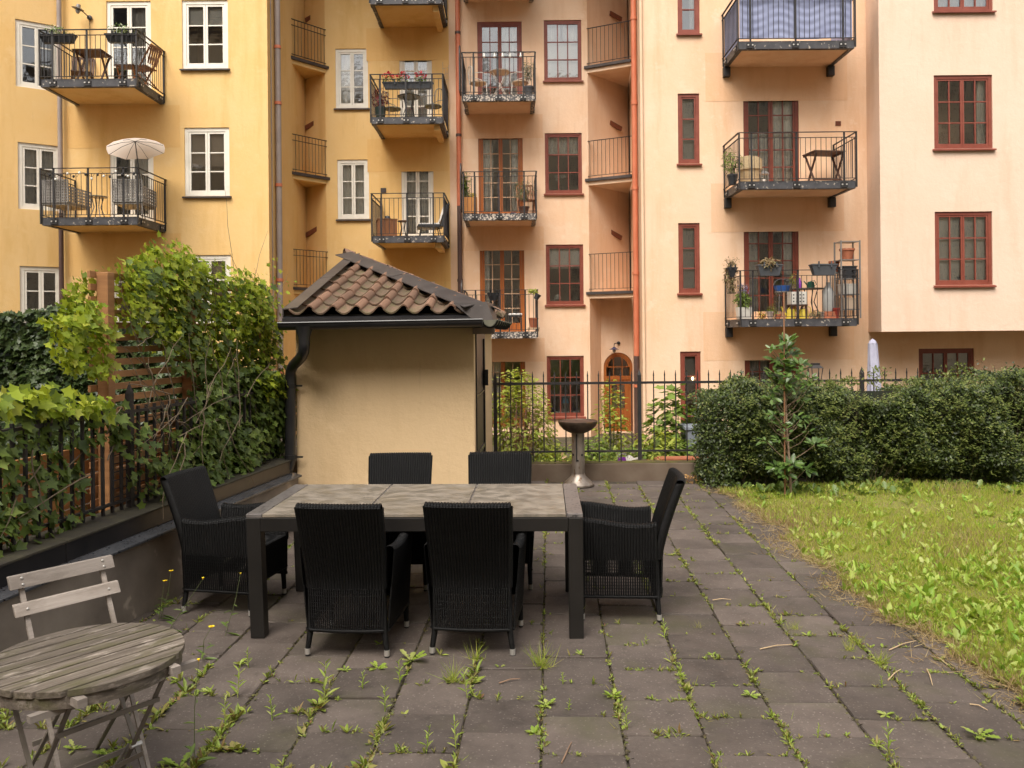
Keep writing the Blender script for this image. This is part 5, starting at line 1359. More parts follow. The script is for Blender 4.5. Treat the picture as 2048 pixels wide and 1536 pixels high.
for (px, py, n, L, sp_, ub) in ((1566,770,9,.12,.04,.2),(1590,775,8,.11,.04,.3),(1545,800,7,.10,.04,.3),(1615,760,6,.10,.03,.3),(1560,850,6,.09,.03,.3),(1605,840,7,.09,.03,.3),(1574,688,9,.12,.03,.8),(1580,712,8,.13,.03,.4),(1560,722,8,.13,.03,.3),(1588,750,8,.13,.03,.1),(1560,757,7,.12,.03,.1),(1574,700,10,.125,.02,.5),(1572,735,9,.13,.02,.2),(1572,765,7,.13,.02,.0),(1600,730,7,.11,.02,.3),(1548,745,6,.11,.02,.2),(1545,700,5,.09,.02,.6),
        (1565,790,7,.11,.03,.2),(1600,800,6,.09,.03,.3),(1548,830,5,.08,.03,.3),(1590,850,5,.08,.03,.2),(1560,880,4,.08,.03,.2),
        (1555,935,9,.12,.03,.1),(1585,930,10,.125,.03,.2),(1610,940,8,.12,.03,.1),(1570,950,7,.10,.03,.0),(1630,890,6,.10,.03,.3),(1535,885,4,.09,.03,.3)):
    q = P(px, py, SPY+random.uniform(-.12,.12)); whorl(q, int(n*2.1), L*.88, sp_*2.0, ub)
    base = Vector((SPX-.03, SPY+.01, max(.1,q.z-.10-abs(q.x-SPX)*.4)))
    brm.tube([base, (base+q)/2+Vector((0,0,-.01)), q], [.005,.004,.0025], 5, False)
for i in range(26):
    z0 = random.uniform(.5,1.25); an = random.uniform(0,2*PI); L = random.uniform(.1,.3)
    a = Vector((SPX-.03,SPY,z0)); brm.tube([a, a+Vector((math.cos(an)*L*.6,math.sin(an)*L*.6,L*.35)), a+Vector((math.cos(an)*L,math.sin(an)*L,L*.9))], [.0035,.003,.0015], 4, False)
    whorl(a+Vector((math.cos(an)*L*.95,math.sin(an)*L*.95,L*.85)), 3, .075, .05, .4)
obj('branch', brm, BARK, sap)
arr = lambda l: np.array([tuple(v) for v in l])
plant_from('', '', '', None, [(arr(lp), arr(ln), arr(lt), np.array(ls), LEAF_R)], T_OVAL, len(lp), parent=sap)
sk = thing('plant_stake', 'thin brown stake standing beside the young tree', 'stake', (SPX-.07, SPY-.03, 0), world=True)
zt_s = P(1568, 585, SPY-.03).z
obj('pole', MB().tube([(SPX-.075,SPY-.03,-.03),(SPX-.065,SPY-.03,zt_s)], .0085, 7), pm('stake_wood', (.30,.15,.08), (.24,.12,.06), rough=.7), sk)

# ------------------------------------------------------------------ lawn
GRASS = leafmat('grass_blade', [(.19,.29,.03),(.31,.42,.045),(.42,.49,.07),(.48,.44,.13),(.25,.36,.035)], rough=.5, trans=.35, spec=.3)
STRAW = leafmat('dry_grass', [(.38,.29,.14),(.30,.21,.10),(.42,.34,.19),(.24,.16,.08)], rough=.7, trans=.2, spec=.2)
WEED = leafmat('weed_leaf', [(.22,.32,.045),(.30,.42,.06),(.38,.48,.085),(.45,.49,.16),(.25,.36,.05)], rough=.45, trans=.35)
WEED_D = leafmat('weed_leaf_dark', [(.09,.15,.03),(.13,.20,.045),(.18,.25,.06)], rough=.42, trans=.3)
def lawn_pts(n, pw=1.0, y0=3.2, y1=9.6, w=7.2):
    b = RNG.random(n)**pw; y = y0+(y1-y0)*b
    e = np.array([lawn_edge(v) for v in y]); x = e + RNG.random(n)*np.minimum(w, y*.62-e+.4)
    zz = lawn_h(x, y, x-e)-.006
    return x, y, zz, x-e
def stuff(name, me, parent=None):
    o = bpy.data.objects.new(name, me); COL.objects.link(o); o['kind'] = 'stuff'
    if parent: o.parent = parent
    return o
n = 170000; x, y, zz, e = lawn_pts(n, 1.15)
q = np.stack([x,y,zz],1); pat = vnoise(q, 1.3, 4)
h = (.03+.055*RNG.random(n))*(.75+.6*(pat-.5)) * np.where(y > 8.9, 1.5, 1)
dry = (RNG.random(n) < .20+.8*np.clip(pat-.50,0,1)+.5*np.exp(-e/.10))
for nm, m_, sel in (('grass', GRASS, ~dry), ('dry_grass', STRAW, dry)):
    k = sel.sum(); nr = rand_unit(k); nr[:,2] *= .3
    tp = rand_unit(k)*.75+np.array([0,0,1.0]); tp[:,2] = np.where(m_ is STRAW, tp[:,2]*.5, tp[:,2])
    stuff(nm, leaf_mesh(nm, q[sel], nr, tp, h[sel], T_BLADE, m_, width=.10))
# broad leaved weeds of the lawn
def rosettes(cx, cy, cz, nl, L, T, up=.45, jit=.3):
    P_, N_, T__, S_ = [], [], [], []
    for i in range(len(cx)):
        n_ = int(nl[i]); a0 = random.random()*6.28
        for k in range(n_):
            an = a0+2*PI*k/n_+random.gauss(0,jit); el = up*random.uniform(.3,1.5)
            d = (math.cos(an)*math.cos(el), math.sin(an)*math.cos(el), math.sin(el))
            P_.append((cx[i]+d[0]*L[i]*.06, cy[i]+d[1]*L[i]*.06, cz[i])); N_.append((-d[0]*d[2]+random.gauss(0,.2), -d[1]*d[2]+random.gauss(0,.2), 1-d[2]**2+.05)); T__.append(d); S_.append(L[i]*random.uniform(.6,1.15))
    return np.array(P_), np.array(N_), np.array(T__), np.array(S_)
n = 2600; x, y, zz, e = lawn_pts(n, 1.4)
pat = vnoise(np.stack([x,y,zz],1), .9, 8); keep = RNG.random(n) < np.clip(1.0 - .65*(y > 6.4)*(y < 9.0) - .25*(e > 2.4), .15, 1)
x, y, zz = x[keep], y[keep], zz[keep]; k = len(x)
LWD = leafmat('lawn_weed_leaf', [(.17,.31,.035),(.25,.40,.05),(.34,.49,.065),(.42,.50,.12),(.20,.34,.04)], rough=.5, trans=.35)
R_ = rosettes(x, y, zz, RNG.integers(4,8,k), np.clip(RNG.lognormal(-3.0,.42,k),.018,.11), T_OVAL, 1.0)
stuff('lawn_weeds', leaf_mesh('lawn_weeds', *R_, T_OVAL, LWD, width=.72))
n = 420; x, y, zz, e = lawn_pts(n, 1.2); R_ = rosettes(x, y, zz, RNG.integers(4,8,n), RNG.uniform(.05,.105,n), T_TOOTH, .75)
stuff('lawn_weeds', leaf_mesh('lawn_weeds', *R_, T_TOOTH, WEED))
n = 90; x = RNG.uniform(2.5,6.3,n); y = RNG.uniform(8.9,9.5,n); R_ = rosettes(x, y, np.full(n,.03), RNG.integers(5,9,n), RNG.uniform(.09,.16,n), T_TOOTH, .7)
stuff('border_weeds', leaf_mesh('border_weeds', *R_, T_TOOTH, WEED_D))
# dry thatch along the edge of the paving
n = 9500; y = 3.2+6.4*RNG.random(n)**1.5; e = np.array([lawn_edge(v) for v in y]); x = e+RNG.normal(.0,.06,n)*(1+1.2*(vnoise(np.stack([y,y,y],1),1.1,6)>.5))+.03
tp = rand_unit(n); tp[:,2] = np.abs(tp[:,2])*.35
stuff('dry_thatch', leaf_mesh('dry_thatch', np.stack([x,y,np.full(n,.012)],1), rand_unit(n)+np.array([0,0,.8]), tp, RNG.uniform(.03,.10,n), T_BLADE, STRAW, width=.05))

# ------------------------------------------------------------------ weeds in the paver joints
def joint_weeds():
    cx, cy, nl, L = [], [], [], []
    vx, vy = [], []
    r = random.Random(21)
    for i in range(16000):
        u = r.uniform(-3.2, 2.6); v = 3.1+7.2*r.random()**1.4
        if r.random() < .68: u = round(u/PITCH)*PITCH + r.gauss(0,.010)        # long joints
        else:
            c = math.floor(u/PITCH); off = PITCH/2 if c % 2 else 0
            v = 3.62+off+round((v-3.62-off)/PITCH)*PITCH + r.gauss(0,.010)
        p = puv(u, v)
        if p.x > lawn_edge(p.y)+.05 or p.x < wall_x(p.y)+.02 or (p.y > 7.9 and p.x < -.2) or p.y > 10.28: continue
        nz = float(vnoise(np.array([[p.x,p.y,0.]]), 1.7, 12)[0])*.5+float(vnoise(np.array([[p.x,p.y,.3]]), 5.0, 2)[0])*.5
        bias = .10 if (-1.7 < p.x < .6 and 4.6 < p.y < 6.4) else .40 + .12*(p.x > .1) + .22*(p.x < -.2 and p.y < 4.8)
        if r.random() > bias*max(0,(nz-.34))*4.2: continue
        cx.append(p.x); cy.append(p.y); nl.append(r.randint(3,7)); L.append(r.uniform(.010,.028)*(1.5 if r.random()<.12 else 1)*(1.7 if p.x < -.1 and p.y < 4.75 and r.random() < .45 else 1))
    return np.array(cx), np.array(cy), np.array(nl), np.array(L)
cx, cy, nl, L = joint_weeds()
JW = leafmat('joint_weed_leaf', [(.16,.22,.04),(.24,.33,.05),(.34,.41,.075),(.30,.25,.09),(.20,.27,.045),(.26,.14,.07)], rough=.5, trans=.3)
half = RNG.random(len(cx)) < .5
for sel, T_, el_ in ((half, T_OVAL, .55), (~half, T_LANCE, 1.05)):
    R_ = rosettes(cx[sel], cy[sel], np.full(sel.sum(), -.002), nl[sel], L[sel]*(1 if T_ is T_OVAL else 1.35), T_, el_, .6)
    stuff('joint_weeds', leaf_mesh('joint_weeds', *R_, T_, JW))
n = 1500; sel = RNG.integers(0,len(cx),n); tp = rand_unit(n)*.9; tp[:,2] = .15+np.abs(tp[:,2])*.7
stuff('joint_grass', leaf_mesh('joint_grass', np.stack([cx[sel]+RNG.normal(0,.02,n), cy[sel]+RNG.normal(0,.02,n), np.full(n,-.004)],1), rand_unit(n), tp, RNG.uniform(.02,.06,n), T_BLADE, GRASS, width=.05))
n = 16000; u = np.round(RNG.uniform(-3,2.5,n)/PITCH)*PITCH+RNG.normal(0,.006,n); v = 3.1+7*RNG.random(n)**1.3
pp = np.array([tuple(puv(a,b,.0)) for a,b in zip(u,v)]); pp = pp[(pp[:,0] < np.array([lawn_edge(t) for t in pp[:,1]])) & (pp[:,0] > wall_x(pp[:,1]))]; n = len(pp)
stuff('joint_moss', leaf_mesh('joint_moss', pp+np.array([0,0,-.007]), rand_unit(n)*.6+np.array([0,0,1]), rand_unit(n)*np.array([1,1,.2]), RNG.uniform(.010,.024,n), T_DIA, leafmat('joint_moss_leaf', [(.09,.10,.025),(.13,.12,.04),(.07,.055,.03),(.05,.04,.025)], rough=.8, trans=.1), width=1.5))

# single weeds one can pick out: upright leafy weeds, rosettes, grass tufts, yellow flowers
wid = [0]
def upright(px, py, h, where, nl=12, L=None, gname='upright leafy weeds in the paving joints'):
    g = G(px, py); t = thing('weed', where, 'weed', (g.x, g.y, -.004), random.random()*6, gname)
    L = L or h*.42; p, nn_, tp, s = [], [], [], []
    lean = (random.gauss(0,.08), random.gauss(0,.08))
    for i in range(nl):
        f_ = .12+.88*i/nl; an = i*2.4; el = .35+.7*f_
        d = (math.cos(an)*math.cos(el), math.sin(an)*math.cos(el), math.sin(el))
        p.append((lean[0]*h*f_, lean[1]*h*f_, h*f_)); nn_.append((-d[0]*d[2],-d[1]*d[2],1-d[2]**2+.05)); tp.append(d); s.append(L*(1.05-.55*f_)*random.uniform(.8,1.15))
    o = bpy.data.objects.new('leaves', leaf_mesh('leaves', np.array(p), np.array(nn_), np.array(tp), np.array(s), T_LANCE, WEED)); COL.objects.link(o); o.parent = t; o['kind'] = 'stuff'
    obj('stem', MB().tube([(0,0,-.01),(lean[0]*h*.5,lean[1]*h*.5,h*.5),(lean[0]*h,lean[1]*h,h)], [.0028,.0022,.0012], 5, False), WEED, t, local=True)
    return t
for (px, py, h, w) in ((648,1404,.20,'tall leafy weed in the joint just left of the near left chair leg'), (935,1395,.155,'toothed upright weed in the joint below the gap between the two near chairs'),
        (800,1368,.13,'slim leafy weed in the joint under the near left chair'), (725,1380,.10,'small upright weed beside the long joint below the near left chair'),
        (770,1420,.12,'leafy weed cluster at a joint crossing below the near left chair'), (852,1505,.115,'narrow upright weed on the cross joint at the lower middle'),
        (912,1500,.13,'leafy weed in the long joint at the lower middle, right of a narrow one'), (475,1395,.17,'upright weed left of the near table leg, right of the round table'),
        (450,1450,.14,'leafy weed beside the round table, nearest the bottom'), (497,1335,.10,'young weed in front of the near left table leg'),
        (1126,1366,.06,'small weed right of the joint below the right table leg'), (1137,1420,.055,'single thin weed right of the dandelion patch in the joint'),
        (1330,1278,.11,'leafy weed behind the rear foot of the right end chair'), (1292,1288,.06,'small weed in the joint below the right end chair'),
        (1362,1365,.10,'upright weed in the second joint right of the right end chair'), (1255,1460,.10,'leafy weed in the first joint right of the table at the bottom'),
        (1778,1510,.13,'upright weed in the fourth joint right of the table at the bottom'), (1635,1474,.06,'little upright weed on a cross joint, lower right'),
        (1765,1375,.06,'little weed in the paver joint close to the lawn, lower right'), (545,1440,.12,'weed in the joint right of the round table, below the near left chair foot')):
    upright(px, py, h, w, 11)
def rosette(px, py, L, n, where, T=T_TOOTH, mat=WEED, el=.35):
    g = G(px, py); t = thing('rosette_weed', where, 'weed', (g.x, g.y, .0), 0, 'flat leaf rosettes on the paving')
    p, n_, tp, s = rosettes(np.array([0.]), np.array([0.]), np.array([.004]), np.array([n]), np.array([L]), T, el)
    base = leaf_mesh('leaf', np.zeros((1,3)), np.array([[0,0,1.]]), np.array([[0,1.,0]]), [1.0], T, mat)
    n_ = norm_rows(n_); tp = norm_rows(tp - n_*np.sum(tp*n_,1)[:,None]); sx = np.cross(tp, n_)
    for i in range(len(p)): inst('leaf', base, p[i], Matrix((sx[i],tp[i],n_[i])).transposed(), (s[i],)*3, t)
for (px, py, L, n, w) in ((755,1338,.10,9,'spreading green rosette behind the right foot of the near left chair'), (690,1342,.06,8,'small rosette between the feet of the near left chair'),
        (822,1322,.13,6,'dandelion rosette with upright leaves at the joint right of the near left chair'), (1092,1412,.065,14,'yellow-green leaf patch in the joint below the right table leg'),
        (1068,1468,.055,13,'lower yellow-green leaf patch left of the long joint'), (1160,1310,.05,7,'dark rosette right of the right table leg'),
        (1425,1312,.05,7,'star shaped rosette on the cross joint, right of the right end chair'), (1772,1432,.055,7,'flat rosette on the cross joint, lower right'),
        (1500,1392,.06,9,'leafy patch at a joint crossing right of the middle'), (1960,1472,.10,6,'low leafy weed at the paving edge in the bottom right'),
        (1225,1395,.06,10,'reddish green leaf mat in the first joint right of the table'), (480,1330,.07,7,'low rosette right of the round table'),
        (420,1385,.06,8,'leaf clump beside the round table under the yellow flower'), (215,1510,.07,8,'rosette under the round table'), (150,1500,.06,7,'rosette under the left side of the round table'),
        (1000,1335,.05,6,'low rosette below the right near chair'), (360,1535,.11,6,'red-stalked rosette at the bottom left corner of the paving')):
    rosette(px, py, L*.78, n, w, T_TOOTH if L > .055 else T_OVAL)
def tuft(px, py, L, n, where, mat=GRASS):
    g = G(px, py); t = thing('grass_tuft', where, 'grass tuft', (g.x, g.y, 0), 0, 'grass tufts in the paving joints')
    tp = rand_unit(n)*.8; tp[:,2] = .5+np.abs(tp[:,2]); o = bpy.data.objects.new('blades', leaf_mesh('blades', np.stack([RNG.normal(0,.018,n),RNG.normal(0,.012,n),np.zeros(n)],1), rand_unit(n), tp, RNG.uniform(.4,1,n)*L, T_BLADE, mat, width=.022)); COL.objects.link(o); o.parent = t; o['kind'] = 'stuff'
for (px, py, L, n, w) in ((905,1362,.15,70,'fine grass tuft in front of the right near chair, left one'), (950,1320,.16,45,'fine grass tuft under the right near chair'), (1085,1335,.17,90,'tall grass tuft in the joint below the right table leg'),
        (1700,1300,.10,60,'grass tuft in the joint near the lawn edge'), (1760,1328,.13,80,'yellowish grass tuft in the outermost paver joint'), (1588,1258,.08,60,'low dry grass tuft right of the right end chair'), (1395,1255,.06,30,'low grass tuft on a cross joint right of the right end chair'),
        (1715,1290,.12,30,'thin grass tuft beside the outermost joint'), (1150,1250,.20,8,'a few long grass stalks beside the right table leg')):
    tuft(px, py, L, n, w)
PETAL = pm('yellow_petal', (.9,.74,.01), (.95,.8,.03), rough=.6, scale=30)
STALK = pm('green_stalk', (.09,.12,.04), (.12,.13,.06), rough=.6, scale=20)
def flower(bx, by, hx, hy, where, r=.017, closed=False):
    b = G(bx, by); top = P(hx, hy, b.y+random.uniform(-.05,.05))
    t = thing('yellow_flower', where, 'flower', (b.x, b.y, 0), 0, 'yellow flowers on thin stalks left of the dining table', world=True)
    mid = (b+top)/2 + Vector((random.uniform(-.03,.03), 0, .02))
    obj('stalk', MB().tube([b, mid, top], [.0022,.0018,.0014], 5, False), STALK, t)
    n = 14; pts = np.array([tuple(top)]*n); an = np.arange(n)*2*PI/n; el = .9 if closed else .25
    tp = np.stack([np.cos(an)*math.cos(el), np.sin(an)*math.cos(el), np.full(n, math.sin(el))],1); nn_ = np.stack([-np.cos(an)*math.sin(el),-np.sin(an)*math.sin(el),np.full(n,math.cos(el))],1)
    o = bpy.data.objects.new('petals', leaf_mesh('petals', pts-np.array([b.x,b.y,0]), nn_, tp, np.full(n,r), T_OVAL, PETAL)); COL.objects.link(o); o.parent = t
    obj('flower_head', MB().ball((top.x,top.y,top.z+.002), r*.42, r*.42, r*.3, 8, 6), pm('flower_centre', (.6,.33,.01), rough=.8), t)
    n = 7; f_ = np.linspace(.05,.6,n); pts = np.array([tuple(b+(top-b)*v) for v in f_]); an = np.arange(n)*2.4
    o = bpy.data.objects.new('leaves', leaf_mesh('leaves', pts-np.array([b.x,b.y,0]), np.stack([np.zeros(n),np.zeros(n),np.ones(n)],1)+rand_unit(n)*.3, np.stack([np.cos(an),np.sin(an),np.full(n,.3)],1), np.linspace(.10,.03,n), T_LANCE, WEED_D)); COL.objects.link(o); o.parent = t; o['kind'] = 'stuff'
flower(322,1235,342,1142,'yellow flower highest of those by the low wall')
flower(318,1240,330,1162,'yellow flower just below the highest one by the low wall')
flower(335,1265,406,1158,'half-open yellow flower leaning towards the left end chair', .014, True)
flower(450,1272,481,1148,'small closed yellow flower near the near left table leg', .010, True)
flower(405,1320,423,1254,'open yellow flower low beside the left table leg', .020)
flower(388,1535,397,1322,'yellow flower bud on a tall red stalk at the right of the round table', .012, True)
# twigs and dead leaves lying about
TWG = pm('dry_twig', (.30,.19,.12), (.22,.14,.09), rough=.8, scale=20); TWL = pm('pale_straw', (.50,.37,.22), rough=.8)
for (x0,y0,x1,y1,w,m) in ((998,1366,1040,1357,'short dry twig on a paver below the right near chair',TWG),(1123,1526,1143,1484,'thin reddish twig standing out on a paver at the bottom middle',TWG),
        (1520,1298,1585,1289,'pale dry stem on a paver right of the middle',TWL),(1778,1300,1832,1281,'thick dry stem at the lawn edge, lower right',TWL),(1776,1360,1802,1338,'pale straw stalk crossing the outermost joint',TWL),(1854,1338,1865,1370,'single straw stalk on the last paver by the lawn',TWL),(1940,1408,1975,1420,'dry stem at the paving edge, bottom right',TWL),(1425,1200,1462,1199,'pale twig on the paving beyond the right end chair',TWL)):
    a, b = G(x0,y0,.006), G(x1,y1,.008)
    tag(obj('twig', MB().tube([a,(a+b)/2+Vector((.004,.006,.006)),b], [.0035,.003,.0018], 6), m), w, 'twig', 'dry twigs and stems lying on the paving')
DEAD = leafmat('dead_leaf', [(.45,.22,.07),(.55,.33,.12),(.35,.15,.05),(.6,.42,.2)], rough=.7, trans=.2)
g = G(1385, 960); n = 70
lv = tag(stuff('dead_leaves', leaf_mesh('dead_leaves', np.stack([g.x+RNG.normal(0,.12,n), 10.12+RNG.normal(0,.05,n), .02+RNG.random(n)*.05],1), rand_unit(n)+np.array([0,0,.6]), rand_unit(n), RNG.uniform(.03,.06,n), T_OVAL, DEAD)), 'heap of orange dead leaves at the foot of the low wall, by the hedge', 'dead leaves')

# ------------------------------------------------------------------ garden behind the back fence
def bush(name, label, cat, c, rx, rz, n, size, mat, T=T_OVAL, stems=12, smat=None, group=None, seed=0, thin=.0):
    t = thing(name, label, cat, c, 0, group)
    p = rand_unit(n)*(RNG.random(n)**.4)[:,None]; p *= np.array([rx, rx*.8, rz]); p[:,2] += rz
    cl = vnoise(p, 3.2/max(rx,.2)*.4, seed+3); keep = cl > RNG.uniform(.1,.55+thin,n); p = p[keep]; k = len(p)
    out = norm_rows(p-np.array([0,0,rz*.8]))
    o = bpy.data.objects.new('foliage', leaf_mesh('foliage', p, out+rand_unit(k)*.7+np.array([0,0,.5]), rand_unit(k)+out*.6+np.array([0,0,-.2]), RNG.uniform(size*.6,size*1.2,k), T, mat)); COL.objects.link(o); o.parent = t; o['kind'] = 'stuff'
    mb = MB()
    for i in range(stems):
        an = random.uniform(0,2*PI); r0 = random.uniform(.1,.8); mb.tube([(random.gauss(0,.05),random.gauss(0,.05),0),(math.cos(an)*rx*r0*.4,math.sin(an)*rx*r0*.4,rz*.7),(math.cos(an)*rx*r0,math.sin(an)*rx*r0,rz*random.uniform(1.2,1.8))], [.010,.007,.003], 5, False)
    if stems: obj('stem', mb, smat or STEM, t, local=True)
    return t
YEL = leafmat('shrub_yellow', [(.26,.32,.045),(.36,.41,.07),(.45,.48,.10),(.20,.25,.04)], rough=.5, trans=.4)
GRN = leafmat('shrub_green', [(.12,.18,.035),(.18,.26,.05),(.25,.33,.07),(.09,.14,.03)], rough=.45, trans=.35)
PNK = pm('pink_twig', (.32,.17,.12), rough=.8)
def at(px, Y): return ((px-1024)*Y/F, Y)
x_, y_ = at(1030, 12.0); bush('shrub', 'yellow-green shrub with reddish twigs behind the fence, beside the shed', 'shrub', (x_, y_, -.88), .58, 1.10, 6500, .085, YEL, stems=60, smat=PNK, seed=2, thin=.0)
x_, y_ = at(1085, 12.3); bush('shrub', 'low green shrub behind the fence, left of the barbecue', 'shrub', (x_, y_, -.88), .5, .60, 2600, .085, GRN, seed=4)
for i, (px, Y, rx, rz, n, w) in enumerate(((1130,11.6,.35,.42,700,'leafy perennial behind the fence, just left of the barbecue post'), (1185,11.8,.32,.45,650,'leafy perennial behind the fence, right of the barbecue post'), (1222,12.6,.22,.85,420,'tall thin perennial in front of the arched door'),
        (1262,11.9,.30,.40,600,'green perennial at the fence post below the arched door'), (1310,12.0,.32,.52,700,'leafy perennial right of the fence post'), (1360,12.0,.35,.42,700,'leafy perennial under the big-leaved climber'), (1010,11.2,.35,.35,600,'low plants at the foot of the shed corner, behind the fence'))):
    x_, y_ = at(px, Y); bush('garden_plant', w, 'plant', (x_, y_, -.55), rx*1.2, rz, n*2, .095, GRN if i % 2 else YEL, stems=8, smat=STALK, group='plants in the bed behind the back fence', seed=i)
x_, y_ = at(1345, 12.6); bush('climber', 'big-leaved bright green climber beside the narrow ground floor window', 'climbing plant', (x_, y_, -.88), .46, .98, 900, .15, GRN, T_IVY, stems=10, smat=STALK, seed=9)
for i,(px,py) in enumerate(((1215,905),(1190,908),(1150,905),(1060,905),(1300,906),(1120,908))):
    x_, y_ = at(px, 10.9); n = 90; tp = rand_unit(n)*.6; tp[:,2] = 1
    t = thing('iris_clump', ('grassy leaf clump behind the fence below the door','grassy leaf clump right of the barbecue post','grassy leaf clump left of the barbecue post','grassy leaf clump near the shed, behind the fence','grassy leaf clump right of the fence post','grassy leaf clump second left of the barbecue post')[i], 'plant', (x_, y_, -.1), 0, 'grassy clumps along the inside of the back fence')
    o = bpy.data.objects.new('blades', leaf_mesh('blades', np.stack([RNG.normal(0,.08,n),RNG.normal(0,.06,n),np.zeros(n)],1), rand_unit(n), tp, RNG.uniform(.2,.42,n), T_BLADE, GRN if i%2 else YEL, width=.05)); COL.objects.link(o); o.parent = t; o['kind'] = 'stuff'
obj('garden_bed', MB().box(-.6, 9, 10.52, 14.2, -.95, -.16), COURT, kind='structure')
# ------------------------------------------------------------------ things on the balconies
BLKP = pm('black_plastic', (.022,.023,.026), (.032,.033,.037), rough=.45)
GREYP_ = pm('grey_plastic', (.06,.066,.075), (.08,.085,.095), rough=.5)
TERRA = pm('terracotta', (.38,.13,.065), (.30,.10,.05), rough=.8, scale=8)
DWOOD = pm('dark_brown_wood', (.085,.038,.022), (.055,.026,.017), rough=.6, scale=6, stretch=(8,8,1))
MWOOD = pm('brown_wood', (.24,.10,.04), (.17,.07,.03), rough=.6, scale=6, stretch=(8,8,1))
LWOOD = pm('light_orange_wood', (.50,.22,.06), (.42,.17,.045), rough=.6, scale=5, stretch=(8,8,1))
WMET = pm('white_metal', (.74,.71,.65), rough=.4)
GMET = pm('grey_metal', (.20,.19,.18), (.26,.25,.24), rough=.4, metal=.4)
RATT = pm('grey_rattan', (.26,.24,.22), (.34,.32,.29), rough=.7, scale=40, lo=.45, hi=.55)
CUSH = pm('green_grey_cushion', (.12,.125,.10), (.17,.17,.13), rough=.9, scale=6)
WCUSH = pm('white_cushion', (.75,.72,.68), (.62,.6,.57), rough=.9, scale=5)
PARA = leafmat('parasol_cloth', [(.80,.73,.67),(.80,.73,.67)], rough=.9, trans=.55, spec=.1)
BLUEC = pm('blue_awning_cloth', (.29,.32,.47), (.245,.27,.41), rough=.85, scale=3)
LILAC = pm('lilac_cover_cloth', (.42,.42,.52), (.34,.34,.45), rough=.9, scale=6)
RIMP = pm('basin_plastic', (.03,.10,.33), rough=.4)
PURP = pm('purple_plastic', (.17,.03,.25), rough=.4)
YELP = pm('yellow_plastic', (.60,.47,.05), (.5,.38,.06), rough=.5)
DREDP = pm('dark_red_glaze', (.20,.03,.02), rough=.35)
CLEAR = pm('grey_glass_jar', (.30,.30,.29), (.38,.38,.36), rough=.15, spec=.6)
RFLW = leafmat('red_petals', [(.55,.02,.04),(.7,.05,.09),(.45,.01,.03)], rough=.5, trans=.25)
RLEAF = leafmat('red_leaf', [(.16,.02,.03),(.22,.03,.035),(.10,.015,.02)], rough=.5, trans=.25)
OLIV = leafmat('olive_leaf', [(.09,.13,.05),(.14,.18,.08),(.20,.23,.12)], rough=.5, trans=.25)
DRYP = leafmat('dry_plant', [(.28,.19,.09),(.20,.14,.07),(.36,.27,.15),(.15,.17,.06)], rough=.7, trans=.2)
LAVL = leafmat('lavender_flower', [(.24,.20,.42),(.30,.26,.5),(.12,.18,.06)], rough=.6, trans=.2)
WFLW = leafmat('pale_flower', [(.75,.72,.62),(.12,.22,.05),(.16,.26,.06),(.10,.19,.04)], rough=.5, trans=.25)
def tuftplant(name, label, cat, c, rx, rz, n, size, mat, T=T_OVAL, group=None, stems=0, smat=None):
    return bush(name, label, cat, c, rx, rz, n, size, mat, T, stems, smat or STALK, group, seed=int(c[0]*10)%9)
def planter_box(label, x0, x1, y, zt, mat=BLKP, group=None, h=.17, d=.17):
    t = thing('planter_box', label, 'planter', ((x0+x1)/2, y, zt-h), 0, group); w = (x1-x0)/2
    b = MB(); b.hexa([(-w+.06,-d/2+.03,0),(w-.06,-d/2+.03,0),(w-.06,d/2-.03,0),(-w+.06,d/2-.03,0)], [(-w,-d/2,h-.02),(w,-d/2,h-.02),(w,d/2,h-.02),(-w,d/2,h-.02)])
    b.box(-w-.012, w+.012, -d/2-.012, d/2+.012, h-.0195, h+.004)
    obj('trough', b, mat, t, bevel=.004)
    obj('soil', MB().box(-w+.015, w-.015, -d/2+.015, d/2-.015, h-.01, h+.012), SOIL, t)
    for x in (-w*.5, w*.5): obj('hook', MB().box(x-.015, x+.015, -d/2-.03, -d/2-.013, h-.06, h+.06), mat, t)
    return t
def pot(label, c, r, h, mat=TERRA, group=None, rim=True, name='flower_pot'):
    t = thing(name, label, 'pot', c, 0, group)
    pr = [(0,0),(r*.72,0),(r*.97,h*.82)] + ([(r*1.06,h*.82),(r*1.06,h)] if rim else [(r,h)]) + [(r*.9,h),(r*.86,h*.88),(0,h*.88)]
    obj('pot_body', MB().lathe(pr, 18), mat, t, smooth=35)
    obj('soil', MB().lathe([(r*.84,h*.885),(0,h*.90)], 14), SOIL, t)
    return t
def slat_table(label, c, w, d, h, mat, rz=0, fold=True):
    t = thing('folding_table', label, 'table', c, rz)
    n = max(4, int(d/.075))
    for k in range(n):
        y0 = -d/2+d*k/n; obj('slat', MB().box(-w/2, w/2, y0+.004, y0+d/n-.004, h-.022, h), mat, t)
    obj('frame', MB().box(-w/2+.02, -w/2+.045, -d/2, d/2, h-.055, h-.0225).box(w/2-.045, w/2-.02, -d/2, d/2, h-.055, h-.0225), mat, t)
    for x in (-w/2+.05, w/2-.05):
        obj('leg', MB().bar((x,-d*.4,0),(x,d*.4,h-.05),.022,.04,(1,0,0)), mat, t); obj('leg', MB().bar((x+.023,d*.4,0),(x+.023,-d*.4,h-.05),.022,.04,(1,0,0)), mat, t)
    obj('stretcher', MB().box(-w/2+.05, w/2-.05, -d*.3, -d*.3+.03, .10, .13), mat, t)
    return t
